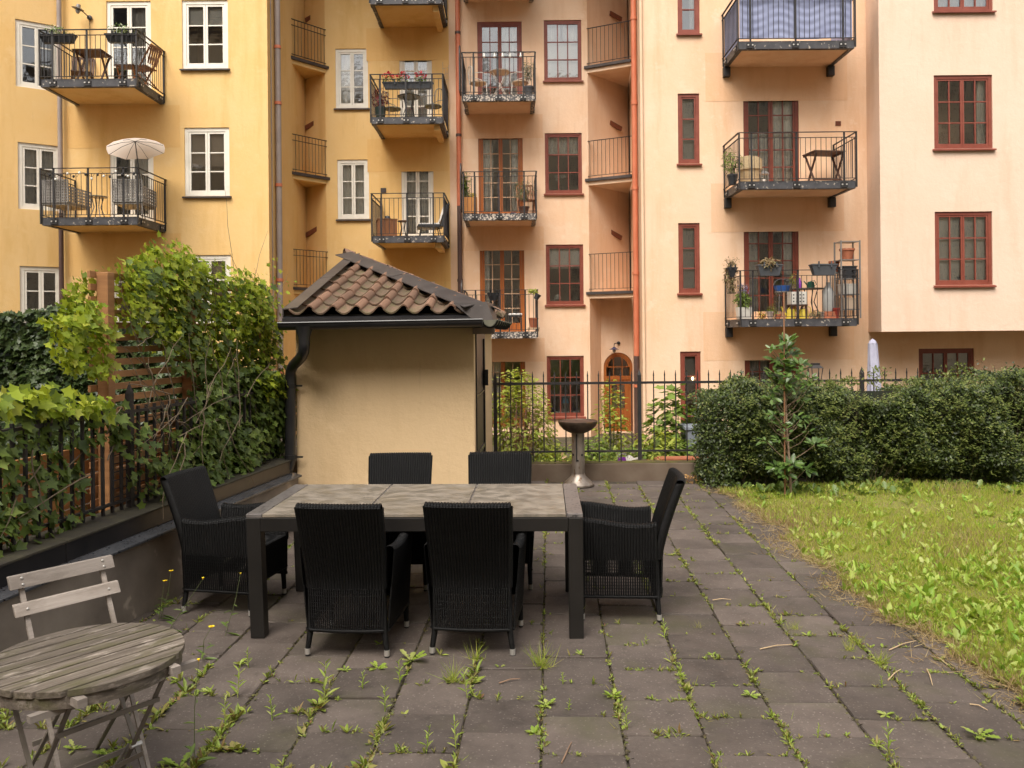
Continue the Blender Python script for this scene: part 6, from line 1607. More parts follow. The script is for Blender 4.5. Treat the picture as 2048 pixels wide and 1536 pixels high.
def slat_chair(label, c, rz, mat, group=None, w=.42):
    t = thing('folding_chair', label, 'chair', c, rz, group)
    for k in range(6): obj('seat_slat', MB().box(-w/2, w/2, -.18+k*.062, -.18+k*.062+.052, .43, .448), mat, t)
    for k in range(5):
        x = -w/2+.06+k*(w-.12)/4; obj('back_slat', MB().hexa([(x-.02,-.20,.50),(x+.02,-.20,.50),(x+.02,-.185,.50),(x-.02,-.185,.50)], [(x-.02,-.30,.86),(x+.02,-.30,.86),(x+.02,-.285,.86),(x-.02,-.285,.86)]), mat, t)
    obj('back_rail', MB().box(-w/2, w/2, -.315, -.285, .84, .89), mat, t)
    for x in (-w/2, w/2):
        obj('leg', MB().bar((x,.22,0),(x,-.30,.86),.022,.035,(1,0,0)), mat, t); obj('leg', MB().bar((x*.9,-.22,0),(x*.9,.17,.43),.022,.035,(1,0,0)), mat, t)
    return t
def wire_chair(label, c, rz, mat, seatm, group=None):
    t = thing('garden_chair', label, 'chair', c, rz, group)
    f = MB()
    for k in range(7):
        a = PI*(k/6); f.tube([(.20*math.cos(a)*1.0, -.17-.03*math.sin(a), .44),(.21*math.cos(a), -.20-.05*math.sin(a), .62+.22*math.sin(a)**.5 if math.sin(a) > 0 else .62)], .007, 5, False)
    f.tube([(.21*math.cos(PI*k/14), -.20-.05*math.sin(PI*k/14), .62+.22*math.sin(PI*k/14)**.5) for k in range(15)], .010, 6)
    obj('backrest', f, mat, t)
    obj('seat', MB().lathe([(0,.42),(.20,.42),(.22,.435),(.21,.46),(0,.475)], 20), seatm, t, smooth=50)
    for sx in (-1,1):
        obj('leg', MB().tube([(sx*.21,.16,0),(sx*.17,.15,.42)], .011, 6), mat, t); obj('leg', MB().tube([(sx*.21,-.20,0),(sx*.17,-.15,.42)], .011, 6), mat, t)
        obj('armrest', MB().tube([(sx*.22,-.20,.63),(sx*.25,.0,.65),(sx*.25,.16,.62),(sx*.22,.18,.45)], .010, 6), mat, t)
    return t
def round_table(label, c, r, h, mtop, mleg, cross=False):
    t = thing('round_table', label, 'table', c, 0)
    obj('tabletop', MB().lathe([(0,h-.025),(r*.96,h-.025),(r,h-.015),(r,h-.004),(r*.97,h),(0,h)], 26), mtop, t, smooth=35)
    for k in range(4 if not cross else 2):
        a = PI/4+k*PI/2
        if cross:
            for s in (1,-1): obj('leg', MB().tube([(s*r*.75,(-.5+k)*r*.8,0),(-s*r*.7,(-.5+k)*r*.8,h-.03)], .010, 6), mleg, t)
        else: obj('leg', MB().tube([(r*.85*math.cos(a),r*.85*math.sin(a),0),(r*.35*math.cos(a),r*.35*math.sin(a),h*.55),(r*.6*math.cos(a),r*.6*math.sin(a),h-.025)], .011, 6), mleg, t)
    return t
B1, B2 = yb[0], yb[1]
# --- upper balcony of the yellow wing
for a, b, w in ((88,156,'black planter box hooked inside the rail at the left end of the top left balcony'), (218,282,'black planter box at the right end of the top left balcony rail')):
    xa, xb = P(a,80,17.9).x, P(b,80,17.9).x; planter_box(w, xa, xb, B1['yf']+.13, B1['rail']-.06, group='black planter boxes on the top left balcony')
    bush('flowers', 'pale flowers and leaves in the '+('left' if a < 100 else 'right')+' planter of the top left balcony', 'plant', ((xa+xb)/2, B1['yf']+.13, B1['rail']-.06), .34, .09, 260, .05, WFLW, stems=0, group='planter flowers on the top left balcony')
slat_table('dark wooden folding table on the top left balcony', (P(185,130,18.25).x, 18.25, B1['z']), .62, .55, .74, DWOOD)
slat_chair('dark wooden folding chair left of the table on the top left balcony', (P(168,140,18.7).x-.05, 18.72, B1['z']), math.radians(-160), DWOOD, 'dark wooden chairs on the top left balcony')
slat_chair('reddish wooden folding chair at the right side of the top left balcony', (P(286,140,18.35).x, 18.4, B1['z']), math.radians(80), MWOOD, 'dark wooden chairs on the top left balcony')
t = thing('stool', 'low dark folding stool beside the right chair on the top left balcony', 'stool', (P(255,150,18.2).x, 18.2, B1['z']))
obj('seat', MB().box(-.2,.2,-.16,.16,.40,.425), DWOOD, t)
for x in (-.17,.17):
    for s in (1,-1): obj('leg', MB().bar((x,-.15*s,0),(x,.15*s,.40),.02,.03,(1,0,0)), MWOOD, t)
lp_ = P(180, 36, 19.05); t = thing('wall_lamp', 'old black wall lamp with wire guard above the top left balcony', 'lamp', lp_[:])
obj('mount', MB().lathe([(0,0),(.05,0),(.05,.03),(0,.04)], 14).v and MB(Matrix.Rotation(PI/2,4,'X')).lathe([(0,0),(.055,0),(.055,.035),(0,.05)], 14), IRON, t, smooth=40)
obj('arm', MB().tube([(0,-.03,0),(-.05,-.18,.06),(-.12,-.26,.10)], .012, 6), IRON, t)
obj('shade', MB(Matrix.Translation((-.13,-.28,.10)) @ Matrix.Rotation(.25,4,'Y')).lathe([(.04,.10),(.05,.04),(.13,.0),(.125,-.004),(.045,.03)], 18), GMET, t, smooth=40)
obj('bulb_guard', MB().ball((-.13,-.28,.055), .05, .05, .065, 10, 8), CLEAR, t, smooth=60)
obj('cable', MB().tube([(.0,-.012,-.05),(.0,-.012,-1.0)], .006, 5), IRON, t)
# --- lower balcony of the yellow wing
def rattan(label, c, rz, long=.62):
    t = thing('rattan_sofa', label, 'armchair', c, rz, 'grey perforated rattan seats under the parasol')
    m = MB()
    for fn in ('back',):
        nx, nz = 14, 8
        for i in range(nx+1): m.box(-.30+.6*i/nx-.012, -.30+.6*i/nx+.012, -.345, -.325, .34, .80)
        for j in range(nz+1): m.box(-.30, .30, -.343, -.327, .34+.46*j/nz-.012, .34+.46*j/nz+.012)
    obj('backrest', m, RATT, t)
    for sx in (-1,1):
        a = MB(); 
        for i in range(9): y = -.32+long*i/8; a.box(sx*.31-.008, sx*.31+.008, y-.014, y+.014, .34, .66)
        for j in range(6): z = .34+.32*j/5; a.box(sx*.31-.006, sx*.31+.006, -.33, -.32+long, z-.014, z+.014)
        obj('armrest', a, RATT, t)
    obj('seat', MB().box(-.30,.30,-.32,-.32+long,.28,.335), RATT, t, bevel=.01)
    for x in (-.29,.29):
        for y in (-.30,-.34+long): obj('leg', MB().tube([(x,y,0),(x,y,.30)], .017, 8), GMET, t)
rattan('grey rattan armchair at the left end of the balcony with the parasol', (P(122,400,18.0).x, 18.12, B2['z']), math.radians(-5), .8)
rattan('grey rattan armchair under the parasol pole, right end of the balcony', (P(262,400,18.0).x, 18.12, B2['z']), math.radians(4), .8)
round_table('small round grey table between the rattan armchairs', (P(195,400,18.2).x, 18.2, B2['z']), .20, .52, GMET, GMET)
pc = P(277, 300, 18.05); t = thing('parasol', 'open off-white parasol on the yellow balcony', 'parasol', (P(290,400,18.05).x, 18.05, B2['z']))
apex = Vector((-.20, .0, P(277,283,18.05).z-B2['z']+.02)); n = 8; ax_ = Vector((-.16,.14,1)).normalized()
e1 = ax_.cross(Vector((0,1,0))).normalized(); e2 = ax_.cross(e1)
can = MB(); vsx = [apex]; RAD = .60; rings = 4
for j in range(1, rings+1):
    for k in range(n*2):
        a = PI*k/n; rr = RAD*j/rings*(1 if k%2==0 else .955); vsx.append(apex + (e1*math.cos(a)+e2*math.sin(a))*rr - ax_*((.20*(j/rings)**1.5)*(1 if k%2==0 else .93)))
N2 = n*2; fs = [(0,1+k,1+(k+1)%N2) for k in range(N2)] + [(1+j*N2+k,1+(j+1)*N2+k,1+(j+1)*N2+(k+1)%N2,1+j*N2+(k+1)%N2) for j in range(rings-1) for k in range(N2)]
can.add(vsx, fs); obj('canopy', can, PARA, t, smooth=25)
ribs = MB()
for k in range(n):
    a = 2*PI*k/n; ribs.tube([apex-ax_*.02, apex+(e1*math.cos(a)+e2*math.sin(a))*RAD*.5-ax_*.09, apex+(e1*math.cos(a)+e2*math.sin(a))*RAD*.97-ax_*.215], .005, 4)
obj('rib', ribs, IRON, t); obj('pole', MB().tube([(0,0,0), apex-ax_*.02], .012, 8), IRON, t)
t = thing('light_string', 'string of small round lamps along the rail of the parasol balcony', 'light string', (P(185,345,17.6).x, B2['yf']-.04, B2['rail']-.06))
pts = []; xs = [P(p_,345,17.62).x for p_ in range(88,282,6)]; x0_ = t.location.x
for i, x in enumerate(xs): pts.append((x-x0_, .0+.01*math.sin(i*3), -.07+.05*math.sin(i*1.1)+.03*math.sin(i*2.7)))
obj('wire', MB().tube(pts, .004, 4), IRON, t)
for i in range(2, len(pts)-1, 2): obj('lamp_globe', MB().ball((pts[i][0],pts[i][1]-.01,pts[i][2]-.03), .026, .026, .03, 8, 6), IRON if i%4 else WMET, t, smooth=60)
# --- flower balcony, middle of the yellow house
Q1 = yc[1]; xa, xb = P(766,172,20.55).x, P(866,172,20.55).x
planter_box('long dark flower box with red geraniums on the yellow balcony', xa, xb, Q1['yf']+.13, Q1['rail']-.16, GREYP_, h=.16, d=.16)
for i, px in enumerate((778,806,842)):
    x = P(px,160,20.53).x; nm = ('left','middle','right')[i]
    t = thing('geranium', nm+' red geranium in the long dark flower box', 'flower', (x, Q1['yf']+.13, Q1['rail']-.16), 0, 'red geraniums in the flower box')
    k = 60; p = rand_unit(k)*np.array([.13,.07,.06])+np.array([0,0,.07]); o = bpy.data.objects.new('leaves', leaf_mesh('leaves', p, rand_unit(k)+np.array([0,-.4,.6]), rand_unit(k), RNG.uniform(.05,.08,k), T_OVAL, GRN)); COL.objects.link(o); o.parent = t; o['kind'] = 'stuff'
    k = 90; cz = RNG.integers(0,3,k); p = rand_unit(k)*.05+np.stack([np.array([-.10,.0,.09])[cz],np.zeros(k),np.array([.17,.21,.16])[cz]],1)
    o = bpy.data.objects.new('blossom', leaf_mesh('blossom', p, rand_unit(k), rand_unit(k), RNG.uniform(.035,.05,k), T_DIA, RFLW, width=1.7)); COL.objects.link(o); o.parent = t; o['kind'] = 'stuff'
pot('tall dark green pot on the geranium balcony', (P(761,230,20.75).x, 20.75, Q1['z']), .14, .32, pm('dark_green_pot', (.02,.035,.032), rough=.45), rim=False)
bush('red_leaved_plant', 'dark red leaved plant in the tall green pot', 'plant', (P(761,230,20.75).x, 20.75, Q1['z']+.29), .22, .26, 420, .07, RLEAF, stems=8, smat=STEM)
round_table('round dark table behind the geranium box', (P(818,200,21.0).x, 21.0, Q1['z']), .29, .66, pm('dark_round_top', (.05,.055,.048), rough=.4), IRON)
wire_chair('metal chair with grey-green cushion, left of the round dark table', (P(785,230,21.3).x, 21.35, Q1['z']), math.radians(-60), GMET, CUSH, 'cushioned metal chairs on the geranium balcony')
wire_chair('metal chair with striped cushion, right of the round dark table', (P(866,230,21.1).x, 21.15, Q1['z']), math.radians(60), GMET, CUSH, 'cushioned metal chairs on the geranium balcony')
t = thing('wall_trellis', 'whitish bare climbing frame at the right end of the geranium balcony', 'trellis', (P(890,120,21.8).x, 21.9, Q1['z']+.6))
tm = MB()
for k in range(5): tm.tube([(-.06+.03*k,0,0),(-.07+.035*k+random.uniform(-.02,.02),.02,1.1+random.uniform(-.2,.3))], .006, 4)
for k in range(7): tm.tube([(-.08,.0,.12+k*.15),(.08,.0,.15+k*.15)], .005, 4)
obj('canes', tm, pm('bleached_wood', (.5,.42,.34), rough=.9), t)
# --- lower balcony in the middle of the yellow house
Q2 = yc[2]
t = thing('wooden_chest', 'orange wooden storage chest on the lower yellow balcony', 'chest', (P(772,455,21.0).x, 21.1, Q2['z']), math.radians(12))
for k in range(7): obj('board', MB().box(-.24+k*.069, -.24+k*.069+.062, -.36, -.34, .0, .44), MWOOD, t)
obj('body', MB().box(-.235,.235,-.339,.34,.01,.43), MWOOD, t); obj('lid', MB().box(-.25,.25,-.37,.35,.441,.465), MWOOD, t)
round_table('small round dark stool table beside the chest', (P(806,455,20.85).x, 20.85, Q2['z']), .135, .42, DWOOD, IRON)
t = thing('hat', 'dark cap lying on the wooden chest', 'hat', (P(775,440,20.95).x, 20.95, Q2['z']+.466)); obj('crown', MB().lathe([(.0,.10),(.06,.085),(.075,.03),(.12,.0),(.12,.008),(.08,.035)], 14), BLKP, t, smooth=50)
t = thing('lounge_chair', 'black lounge chair with a white sheepskin on the lower yellow balcony', 'chair', (P(858,455,21.2).x, 21.3, Q2['z']), math.radians(100))
obj('seat', MB().box(-.27,.27,-.25,.30,.27,.36), BLKP, t, bevel=.02); obj('backrest', MB().hexa([(-.27,-.34,.30),(.27,-.34,.30),(.27,-.25,.30),(-.27,-.25,.30)], [(-.27,-.50,.88),(.27,-.50,.88),(.27,-.42,.88),(-.27,-.42,.88)]), BLKP, t, bevel=.02)
obj('sheepskin', MB().hexa([(-.22,-.248,.361),(.22,-.248,.361),(.22,.28,.361),(-.22,.28,.361)], [(-.22,-.23,.40),(.22,-.23,.40),(.22,.27,.385),(-.22,.27,.385)]).hexa([(-.20,-.255,.40),(.20,-.255,.40),(.20,-.225,.42),(-.20,-.225,.42)], [(-.20,-.415,.90),(.20,-.415,.90),(.20,-.375,.90),(-.20,-.375,.90)]), WCUSH, t, bevel=.012)
for x in (-.24,.24):
    for y in (-.28,.26): obj('leg', MB().tube([(x,y,0),(x*.8,y*.8,.28)], .012, 6), IRON, t)
# --- topmost cut-off balcony of the yellow house
pot('terracotta pot on the cut-off top balcony of the yellow house', (P(775,0,20.7).x, 20.75, yc[0]['z']), .12, .20)
# --- upper peach balcony
R1_ = pb[1]
round_table('white round bistro table on the upper peach balcony', (P(1000,160,21.2).x, 21.2, R1_['z']), .27, .70, pm('pale_table_top', (.55,.44,.34), rough=.6), WMET, True)
wire_chair('white curly metal chair left of the white bistro table', (P(957,170,21.3).x, 21.3, R1_['z']), math.radians(-70), WMET, pm('straw_seat', (.45,.34,.24), rough=.8), 'white curly chairs on the upper peach balcony')
wire_chair('white curly metal chair right of the white bistro table', (P(1040,170,21.3).x, 21.3, R1_['z']), math.radians(70), WMET, MATS['straw_seat'], 'white curly chairs on the upper peach balcony')
pot('dark grey pot at the right end of the upper peach balcony', (P(1057,180,21.0).x, 21.0, R1_['z']), .13, .26, GREYP_)
bush('olive_tree', 'small olive tree in the dark grey pot, upper peach balcony', 'plant', (P(1057,180,21.0).x, 21.0, R1_['z']+.42), .17, .26, 500, .06, OLIV, T_LANCE, stems=6)
bl = thing('light_string', 'five clear bulbs hanging along the rail of the upper peach balcony', 'light string', (P(1000,105,20.65).x, 20.63, R1_['rail']))
obj('wire', MB().tube([(P(p_,105,20.63).x-bl.location.x, 0, -.02-.03*abs(math.sin(i*PI/2))) for i, p_ in enumerate(range(925,1075,10))], .004, 4), IRON, bl)
for p_ in (968,989,1005,1020,1041): obj('bulb', MB().lathe([(.0,-.15),(.025,-.135),(.032,-.11),(.016,-.075),(.013,-.03),(0,-.03)], 10, (P(p_,105,20.63).x-bl.location.x, 0, 0)), pm('clear_bulb', (.8,.78,.72), rough=.1), bl, smooth=60)
# --- middle peach balcony
R2_ = pb[2]; xw = P(941,410,20.95).x
t = thing('wooden_planter', 'bright orange wooden planter on the middle peach balcony', 'planter', (xw, 20.95, R2_['z']))
for k in range(5): obj('board', MB().box(-.17+k*.069, -.17+k*.069+.063, -.17, -.15, .03, .42), LWOOD, t)
obj('body', MB().box(-.165,.165,-.1495,.16,.03,.41), LWOOD, t); obj('soil', MB().box(-.15,.15,-.13,.14,.411,.425), SOIL, t)
bush('climbing_plant', 'green climber at the left of the orange wooden planter', 'plant', (xw-.10, 20.92, R2_['z']+.42), .13, .34, 420, .07, GRN, stems=4)
bush('flowers', 'low yellow-orange flowers in the orange wooden planter', 'plant', (xw+.06, 20.92, R2_['z']+.42), .13, .06, 160, .05, leafmat('orange_flower', [(.65,.33,.03),(.55,.45,.06),(.2,.25,.05)], trans=.2), stems=0)
xp = P(1048,415,21.0).x; pot('brown bowl pot on the middle peach balcony', (xp, 21.0, R2_['z']+.03), .13, .17, DWOOD)
bush('olive_tree', 'loose olive tree in the brown bowl pot, middle peach balcony', 'plant', (xp+.02, 21.0, R2_['z']+.34), .30, .28, 650, .065, OLIV, T_LANCE, stems=8)
t = slat_chair('folded reddish wooden chair leaning at the right of the middle peach balcony', (P(1052,420,21.5).x, 21.55, R2_['z']), math.radians(185), MWOOD)
t = thing('box', 'dark blue box beside the brown bowl pot', 'box', (P(1027,425,21.0).x, 21.0, R2_['z'])); obj('body', MB().box(-.07,.07,-.06,.06,0,.05), pm('dark_blue', (.01,.025,.09), rough=.5), t, bevel=.004); obj('lid', MB().box(-.074,.074,-.064,.064,.0505,.085), MWOOD, t, bevel=.004)
tag(obj('door_mat', MB().box(P(975,430,21.4).x, P(1020,430,21.4).x, 21.3, 21.6, R2_['z']+.001, R2_['z']+.03), WMET, bevel=.004), 'white mat at the door of the middle peach balcony', 'mat')
# --- lower peach balcony
R3_ = pb[3]; xa, xb = P(975,585,20.85).x, P(1000,585,20.85).x
planter_box('short black balcony box hung inside the lower peach balcony rail', xa, xb, R3_['yf']+.14, R3_['rail']-.07, BLKP, h=.18, d=.2)
xh = P(1071,585,20.66).x; t = pot('small black pot hung tilted on the lower peach balcony corner', (xh, 20.56, R3_['rail']-.24), .075, .14, BLKP); t.rotation_euler = (0, .5, 0)
bush('trailing_plant', 'thin trailing plant in the small tilted black pot', 'plant', (xh-.06, 20.56, R3_['rail']-.10), .13, .06, 90, .07, YEL, stems=3)
t = thing('stool', 'dark stool with a white cushion on the lower peach balcony', 'stool', (P(1031,640,21.0).x, 21.0, R3_['z']))
obj('cushion', MB().box(-.17,.17,-.15,.15,.40,.455), WCUSH, t, bevel=.02); obj('seat_frame', MB().box(-.165,.165,-.145,.145,.365,.399), BLKP, t)
for x in (-.14,.14):
    for y in (-.12,.12): obj('leg', MB().tube([(x*1.1,y*1.1,0),(x,y,.37)], .014, 6), BLKP, t)
pot('terracotta pot at the right end of the lower peach balcony', (P(1067,640,21.0).x, 21.0, R3_['z']+.10), .115, .24)
t = thing('wooden_step', 'pale wooden step under the terracotta pot', 'step', (P(1067,655,21.0).x, 21.0, R3_['z'])); obj('board', MB().box(-.15,.15,-.12,.12,.06,.098), pm('pale_wood', (.42,.28,.17), rough=.7), t)
for x in (-.12,.12): obj('leg', MB().box(x-.02,x+.02,-.10,.10,0,.0595), MATS['pale_wood'], t)
# --- blue cloth round the top right balcony
RB0, RB1, RB2 = rb
cl = thing('cloth_screen', 'blue-grey cloth laced inside the rail of the top right balcony', 'cloth', ((RB0['x0']+RB0['x1'])/2, RB0['yf'], RB0['z']))
Lf = RB0['x1']-RB0['x0']
def clothf(a, b):
    sw = .006*math.sin(a*9+b*3)*(1-abs(2*((a*4)%1)-1))+.008*math.sin(b*34+3*math.sin(a*13))*(1-(2*((a*4)%1)-1)**4)
    return (-Lf/2+.03+(Lf-.06)*a, .015+sw+.02, .06+.93*b+.02*math.sin(a*8))
obj('front_cloth', MB().sheet(clothf, 96, 26), BLUEC, cl, smooth=70)
def cloths(a, b): return (-Lf/2+.025+.012*math.sin(a*25)*math.sin(b*4+1), .06+1.16*a, .02+.96*b-.10*a*b*0)
obj('side_cloth', MB().sheet(cloths, 36, 14), BLUEC, cl, smooth=70)
def cloths2(a, b): return (Lf/2-.025+.012*math.sin(a*25)*math.sin(b*4+1), .06+1.16*a, .05+.93*b)
obj('side_cloth', MB().sheet(cloths2, 36, 14), BLUEC, cl, smooth=70)
for k in range(10):
    x = -Lf/2+.06+k*(Lf-.12)/9; obj('tie', MB().tube([(x,.0,.98),(x+.01,-.03,1.02),(x,.01,1.05)], .004, 4), WMET, cl)
# --- middle right balcony
slat_table('dark slatted folding table on the middle right balcony', (P(1646,330,18.5).x, 18.45, RB1['z']), .72, .55, .72, DWOOD, math.radians(8))
t = thing('lantern', 'dark candle lantern standing on the middle right balcony', 'lantern', (P(1528,340,18.2).x, 18.2, RB1['z']))
obj('base', MB().box(-.08,.08,-.08,.08,0,.025), GMET, t); obj('roof', MB().add([(-.09,-.09,.22),(.09,-.09,.22),(.09,.09,.22),(-.09,.09,.22),(-.03,-.03,.29),(.03,-.03,.29),(.03,.03,.29),(-.03,.03,.29)], [(0,3,2,1),(4,5,6,7),(0,1,5,4),(1,2,6,5),(2,3,7,6),(3,0,4,7)]), GMET, t)
for x in (-.07,.07):
    for y in (-.07,.07): obj('post', MB().box(x-.007,x+.007,y-.007,y+.007,.025,.22), GMET, t)
obj('candle', MB().cyl((0,0),.03,.026,.13,10), WMET, t); obj('ring', MB().tube([(.035*math.cos(a*PI/6),0,.30+.035*math.sin(a*PI/6)) for a in range(13)], .004, 4), GMET, t)
xk = P(1500,340,18.6).x; t = thing('wicker_chair', 'pale wicker chair behind the lantern on the middle right balcony', 'chair', (xk, 18.6, RB1['z']), math.radians(-30))
STW = pm('straw_wicker', (.52,.40,.24), (.42,.31,.18), rough=.8, scale=30)
obj('seat', MB().lathe([(.20,0),(.23,.36),(.24,.40),(.0,.42)], 18), STW, t, smooth=40); obj('backrest', MB().sheet(lambda a,b: (.26*math.cos(PI*(.95+1.1*a)), .26*math.sin(PI*(.95+1.1*a)), .38+.28*b*(.75+.25*math.sin(PI*a))), 18, 5), STW, t, smooth=60)
xk = P(1466,340,18.15).x; pot('dark pot at the left end of the middle right balcony', (xk, 18.2, RB1['z']), .11, .22, BLKP)
bush('potted_plant', 'tall fern-like plant at the left end of the middle right balcony', 'plant', (xk, 18.2, RB1['z']+.22), .22, .28, 360, .09, GRN, T_LANCE, stems=8)
# --- crowded lower right balcony
z0 = RB2['z']; yf_ = RB2['yf']
for a, b, w in ((1514,1563,'grey planter box full of dry grass, left one on the crowded balcony'), (1622,1672,'empty grey planter box, right one on the crowded balcony')):
    xa, xb = P(a,540,17.75).x, P(b,540,17.75).x; planter_box(w, xa, xb, yf_-.03, z0+1.13, GREYP_, 'grey planter boxes on the crowded balcony rail', h=.23, d=.2)
xa = P(1538,530,17.77).x
bush('dry_grass_plant', 'dry trailing grass in the left grey planter of the crowded balcony', 'plant', (xa, yf_-.04, z0+1.08), .24, .10, 300, .10, DRYP, T_LANCE, stems=6, smat=STEM)
xc = P(1462,560,18.1).x; planter_box('dark corner planter on the left side of the crowded balcony', xc-.10, xc+.10, yf_+.30, z0+1.10, BLKP, h=.2, d=.3)
bush('dry_plant', 'dead brown plant hanging in the left corner of the crowded balcony', 'plant', (xc, yf_+.30, z0+.55), .15, .34, 420, .09, DRYP, T_LANCE, stems=20, smat=STEM)
bush('dry_plant', 'withered tuft on top of the corner planter of the crowded balcony', 'plant', (xc, yf_+.30, z0+1.08), .20, .13, 160, .06, DRYP, T_LANCE, stems=14, smat=STEM)
xr = P(1695,600,18.2).x; t = thing('metal_rack', 'tall grey metal shelf rack on the crowded balcony', 'shelf', (xr, 18.2, z0))
for x in (-.20,.20):
    for y in (-.18,.18): obj('upright', MB().box(x-.014,x+.014,y-.014,y+.014,0,1.66), GMET, t)
for z in (.18,.50,.84,1.24,1.63): obj('shelf_board', MB().box(-.20,.20,-.18,.18,z,z+.018), GMET, t)
WC = pm('white_crate_plastic', (.66,.63,.57), (.55,.52,.47), rough=.5)
for (dz, w_, h_, m, nm, lb) in ((.199,.30,.22,pm('beige_crate', (.5,.38,.28), rough=.6),'crate','pinkish crate on the bottom shelf of the metal rack'),(.519,.32,.20,WC,'crate','white crate on the second shelf of the metal rack'),(.859,.30,.24,BLKP,'bucket','black tub on the third shelf of the metal rack')):
    t = thing(nm, lb, 'crate' if nm == 'crate' else 'bucket', (xr, 18.2, z0+dz)); b = MB(); b.hexa([(-w_/2+.02,-.13,0),(w_/2-.02,-.13,0),(w_/2-.02,.13,0),(-w_/2+.02,.13,0)], [(-w_/2,-.15,h_),(w_/2,-.15,h_),(w_/2,.15,h_),(-w_/2,.15,h_)]); obj('body', b, m, t, bevel=.008); obj('rim', MB().box(-w_/2-.01,w_/2+.01,-.16,.16,h_+.0005,h_+.02), m, t)
pot('wide terracotta pot on the upper shelf of the metal rack', (xr+.0, 18.2, z0+1.259), .15, .24)
pot('stacked terracotta pot beside the metal rack, high one', (P(1668,505,18.5).x, 18.5, z0+1.02), .11, .24)
t = thing('plant_stand', 'grey stand carrying the high terracotta pot behind the rack', 'stand', (P(1668,540,18.5).x, 18.5, z0)); obj('top', MB().box(-.14,.14,-.13,.13,.985,1.018), GMET, t)
for x in (-.12,.12):
    for y in (-.11,.11): obj('leg', MB().box(x-.012,x+.012,y-.012,y+.012,0,.9845), GMET, t)
round_table('round dark garden table among the clutter of the crowded balcony', (P(1617,575,18.3).x, 18.3, z0), .34, .66, pm('dark_stone_top', (.10,.09,.075), rough=.6), IRON)
def can(label, c, r, h, mat, name='bucket', cat='bucket'):
    t = thing(name, label, cat, c); obj('body', MB().lathe([(0,0),(r*.8,0),(r,h),(r*.93,h),(r*.75,.02),(0,.02)], 16), mat, t, smooth=40); obj('handle', MB().tube([(r*math.cos(PI*k/8), 0, h+r*.8*math.sin(PI*k/8)) for k in range(9)], .005, 4), GMET, t); return t
xx = lambda px, Y=18.2: P(px, 600, Y).x
t = thing('crate', 'white perforated crate under the round table of the crowded balcony', 'crate', (xx(1594,18.0), 18.0, z0+.30)); b = MB().box(-.17,.17,-.13,.13,0,.27)
obj('body', b, WC, t, bevel=.006)
for i in range(4):
    for j in range(3): obj('slot', MB().box(-.13+i*.07,-.10+i*.07,-.134,-.1302,.05+j*.07,.075+j*.07), BLKP, t)
t = thing('stool', 'low dark stool carrying the white crate', 'stool', (xx(1594,18.0), 18.0, z0)); obj('seat', MB().box(-.18,.18,-.14,.14,.27,.2995), DWOOD, t)
for x in (-.15,.15):
    for y in (-.11,.11): obj('leg', MB().box(x-.015,x+.015,y-.015,y+.015,0,.2695), DWOOD, t)
can('blue plastic basin leaning by the door of the crowded balcony', (xx(1566,18.6), 18.65, z0+.62), .19, .12, RIMP)
t = thing('stool', 'grey metal stool under the blue basin', 'stool', (xx(1566,18.6), 18.65, z0)); obj('seat', MB().lathe([(0,.59),(.17,.59),(.17,.615),(0,.617)],16), GMET, t)
for k in range(4): a = PI/4+k*PI/2; obj('leg', MB().tube([(.17*math.cos(a),.17*math.sin(a),0),(.13*math.cos(a),.13*math.sin(a),.59)], .011, 6), GMET, t)
for i,(px,lb) in enumerate(((1581,'yellow watering can, left one behind the rail of the crowded balcony'),(1607,'yellow watering can with a long spout, right one on the crowded balcony'))):
    t = thing('watering_can', lb, 'watering can', (xx(px,17.98), 17.98, z0), 0, 'yellow watering cans on the crowded balcony'); obj('body', MB().lathe([(0,0),(.10,0),(.085,.20),(0,.215)], 16), YELP, t, smooth=40)
    obj('spout', MB().tube([(-.08,0,.06),(-.16,0,.16),(-.20,0,.26)], [.022,.016,.02], 8), YELP, t, smooth=50); obj('handle', MB().tube([(.08,0,.05),(.16,0,.12),(.14,0,.24),(.02,0,.27),(-.05,0,.21)], .009, 6), YELP, t)
t = thing('planter_box', 'cream square planter at the left of the crowded balcony floor', 'planter', (xx(1488,17.95), 17.97, z0)); obj('trough', MB().hexa([(-.13,-.10,0),(.13,-.10,0),(.13,.10,0),(-.13,.10,0)], [(-.15,-.12,.25),(.15,-.12,.25),(.15,.12,.25),(-.15,.12,.25)]), WC, t, bevel=.006)
bush('grass_plant', 'green grassy plant in the cream square planter', 'plant', (xx(1488,17.95), 17.97, z0+.24), .15, .17, 260, .14, GRN, T_LANCE, stems=0)
bush('lavender', 'lavender coloured flowers above the cream planter', 'plant', (xx(1487,18.3), 18.3, z0+.52), .16, .14, 240, .05, LAVL, stems=8)
pot('dark pot holding the lavender on the crowded balcony', (xx(1487,18.3), 18.3, z0), .13, .54, BLKP, rim=False)
for (px, Y, r, h, m, lb) in ((1540,18.05,.07,.16,pm('grey_stone', (.30,.25,.22), rough=.8),'grey stone pot on the crowded balcony floor, left of the cans'),(1670,17.98,.10,.22,DREDP,'dark red glazed pot in front of the rack'),(1643,18.0,.09,.14,pm('grey_clay', (.22,.17,.14), rough=.8),'grey clay pot between the cans and the red pot'),(1556,17.95,.06,.10,TERRA,'little terracotta pot near the floor edge of the crowded balcony')):
    pot(lb, (xx(px,Y), Y, z0), r, h, m)
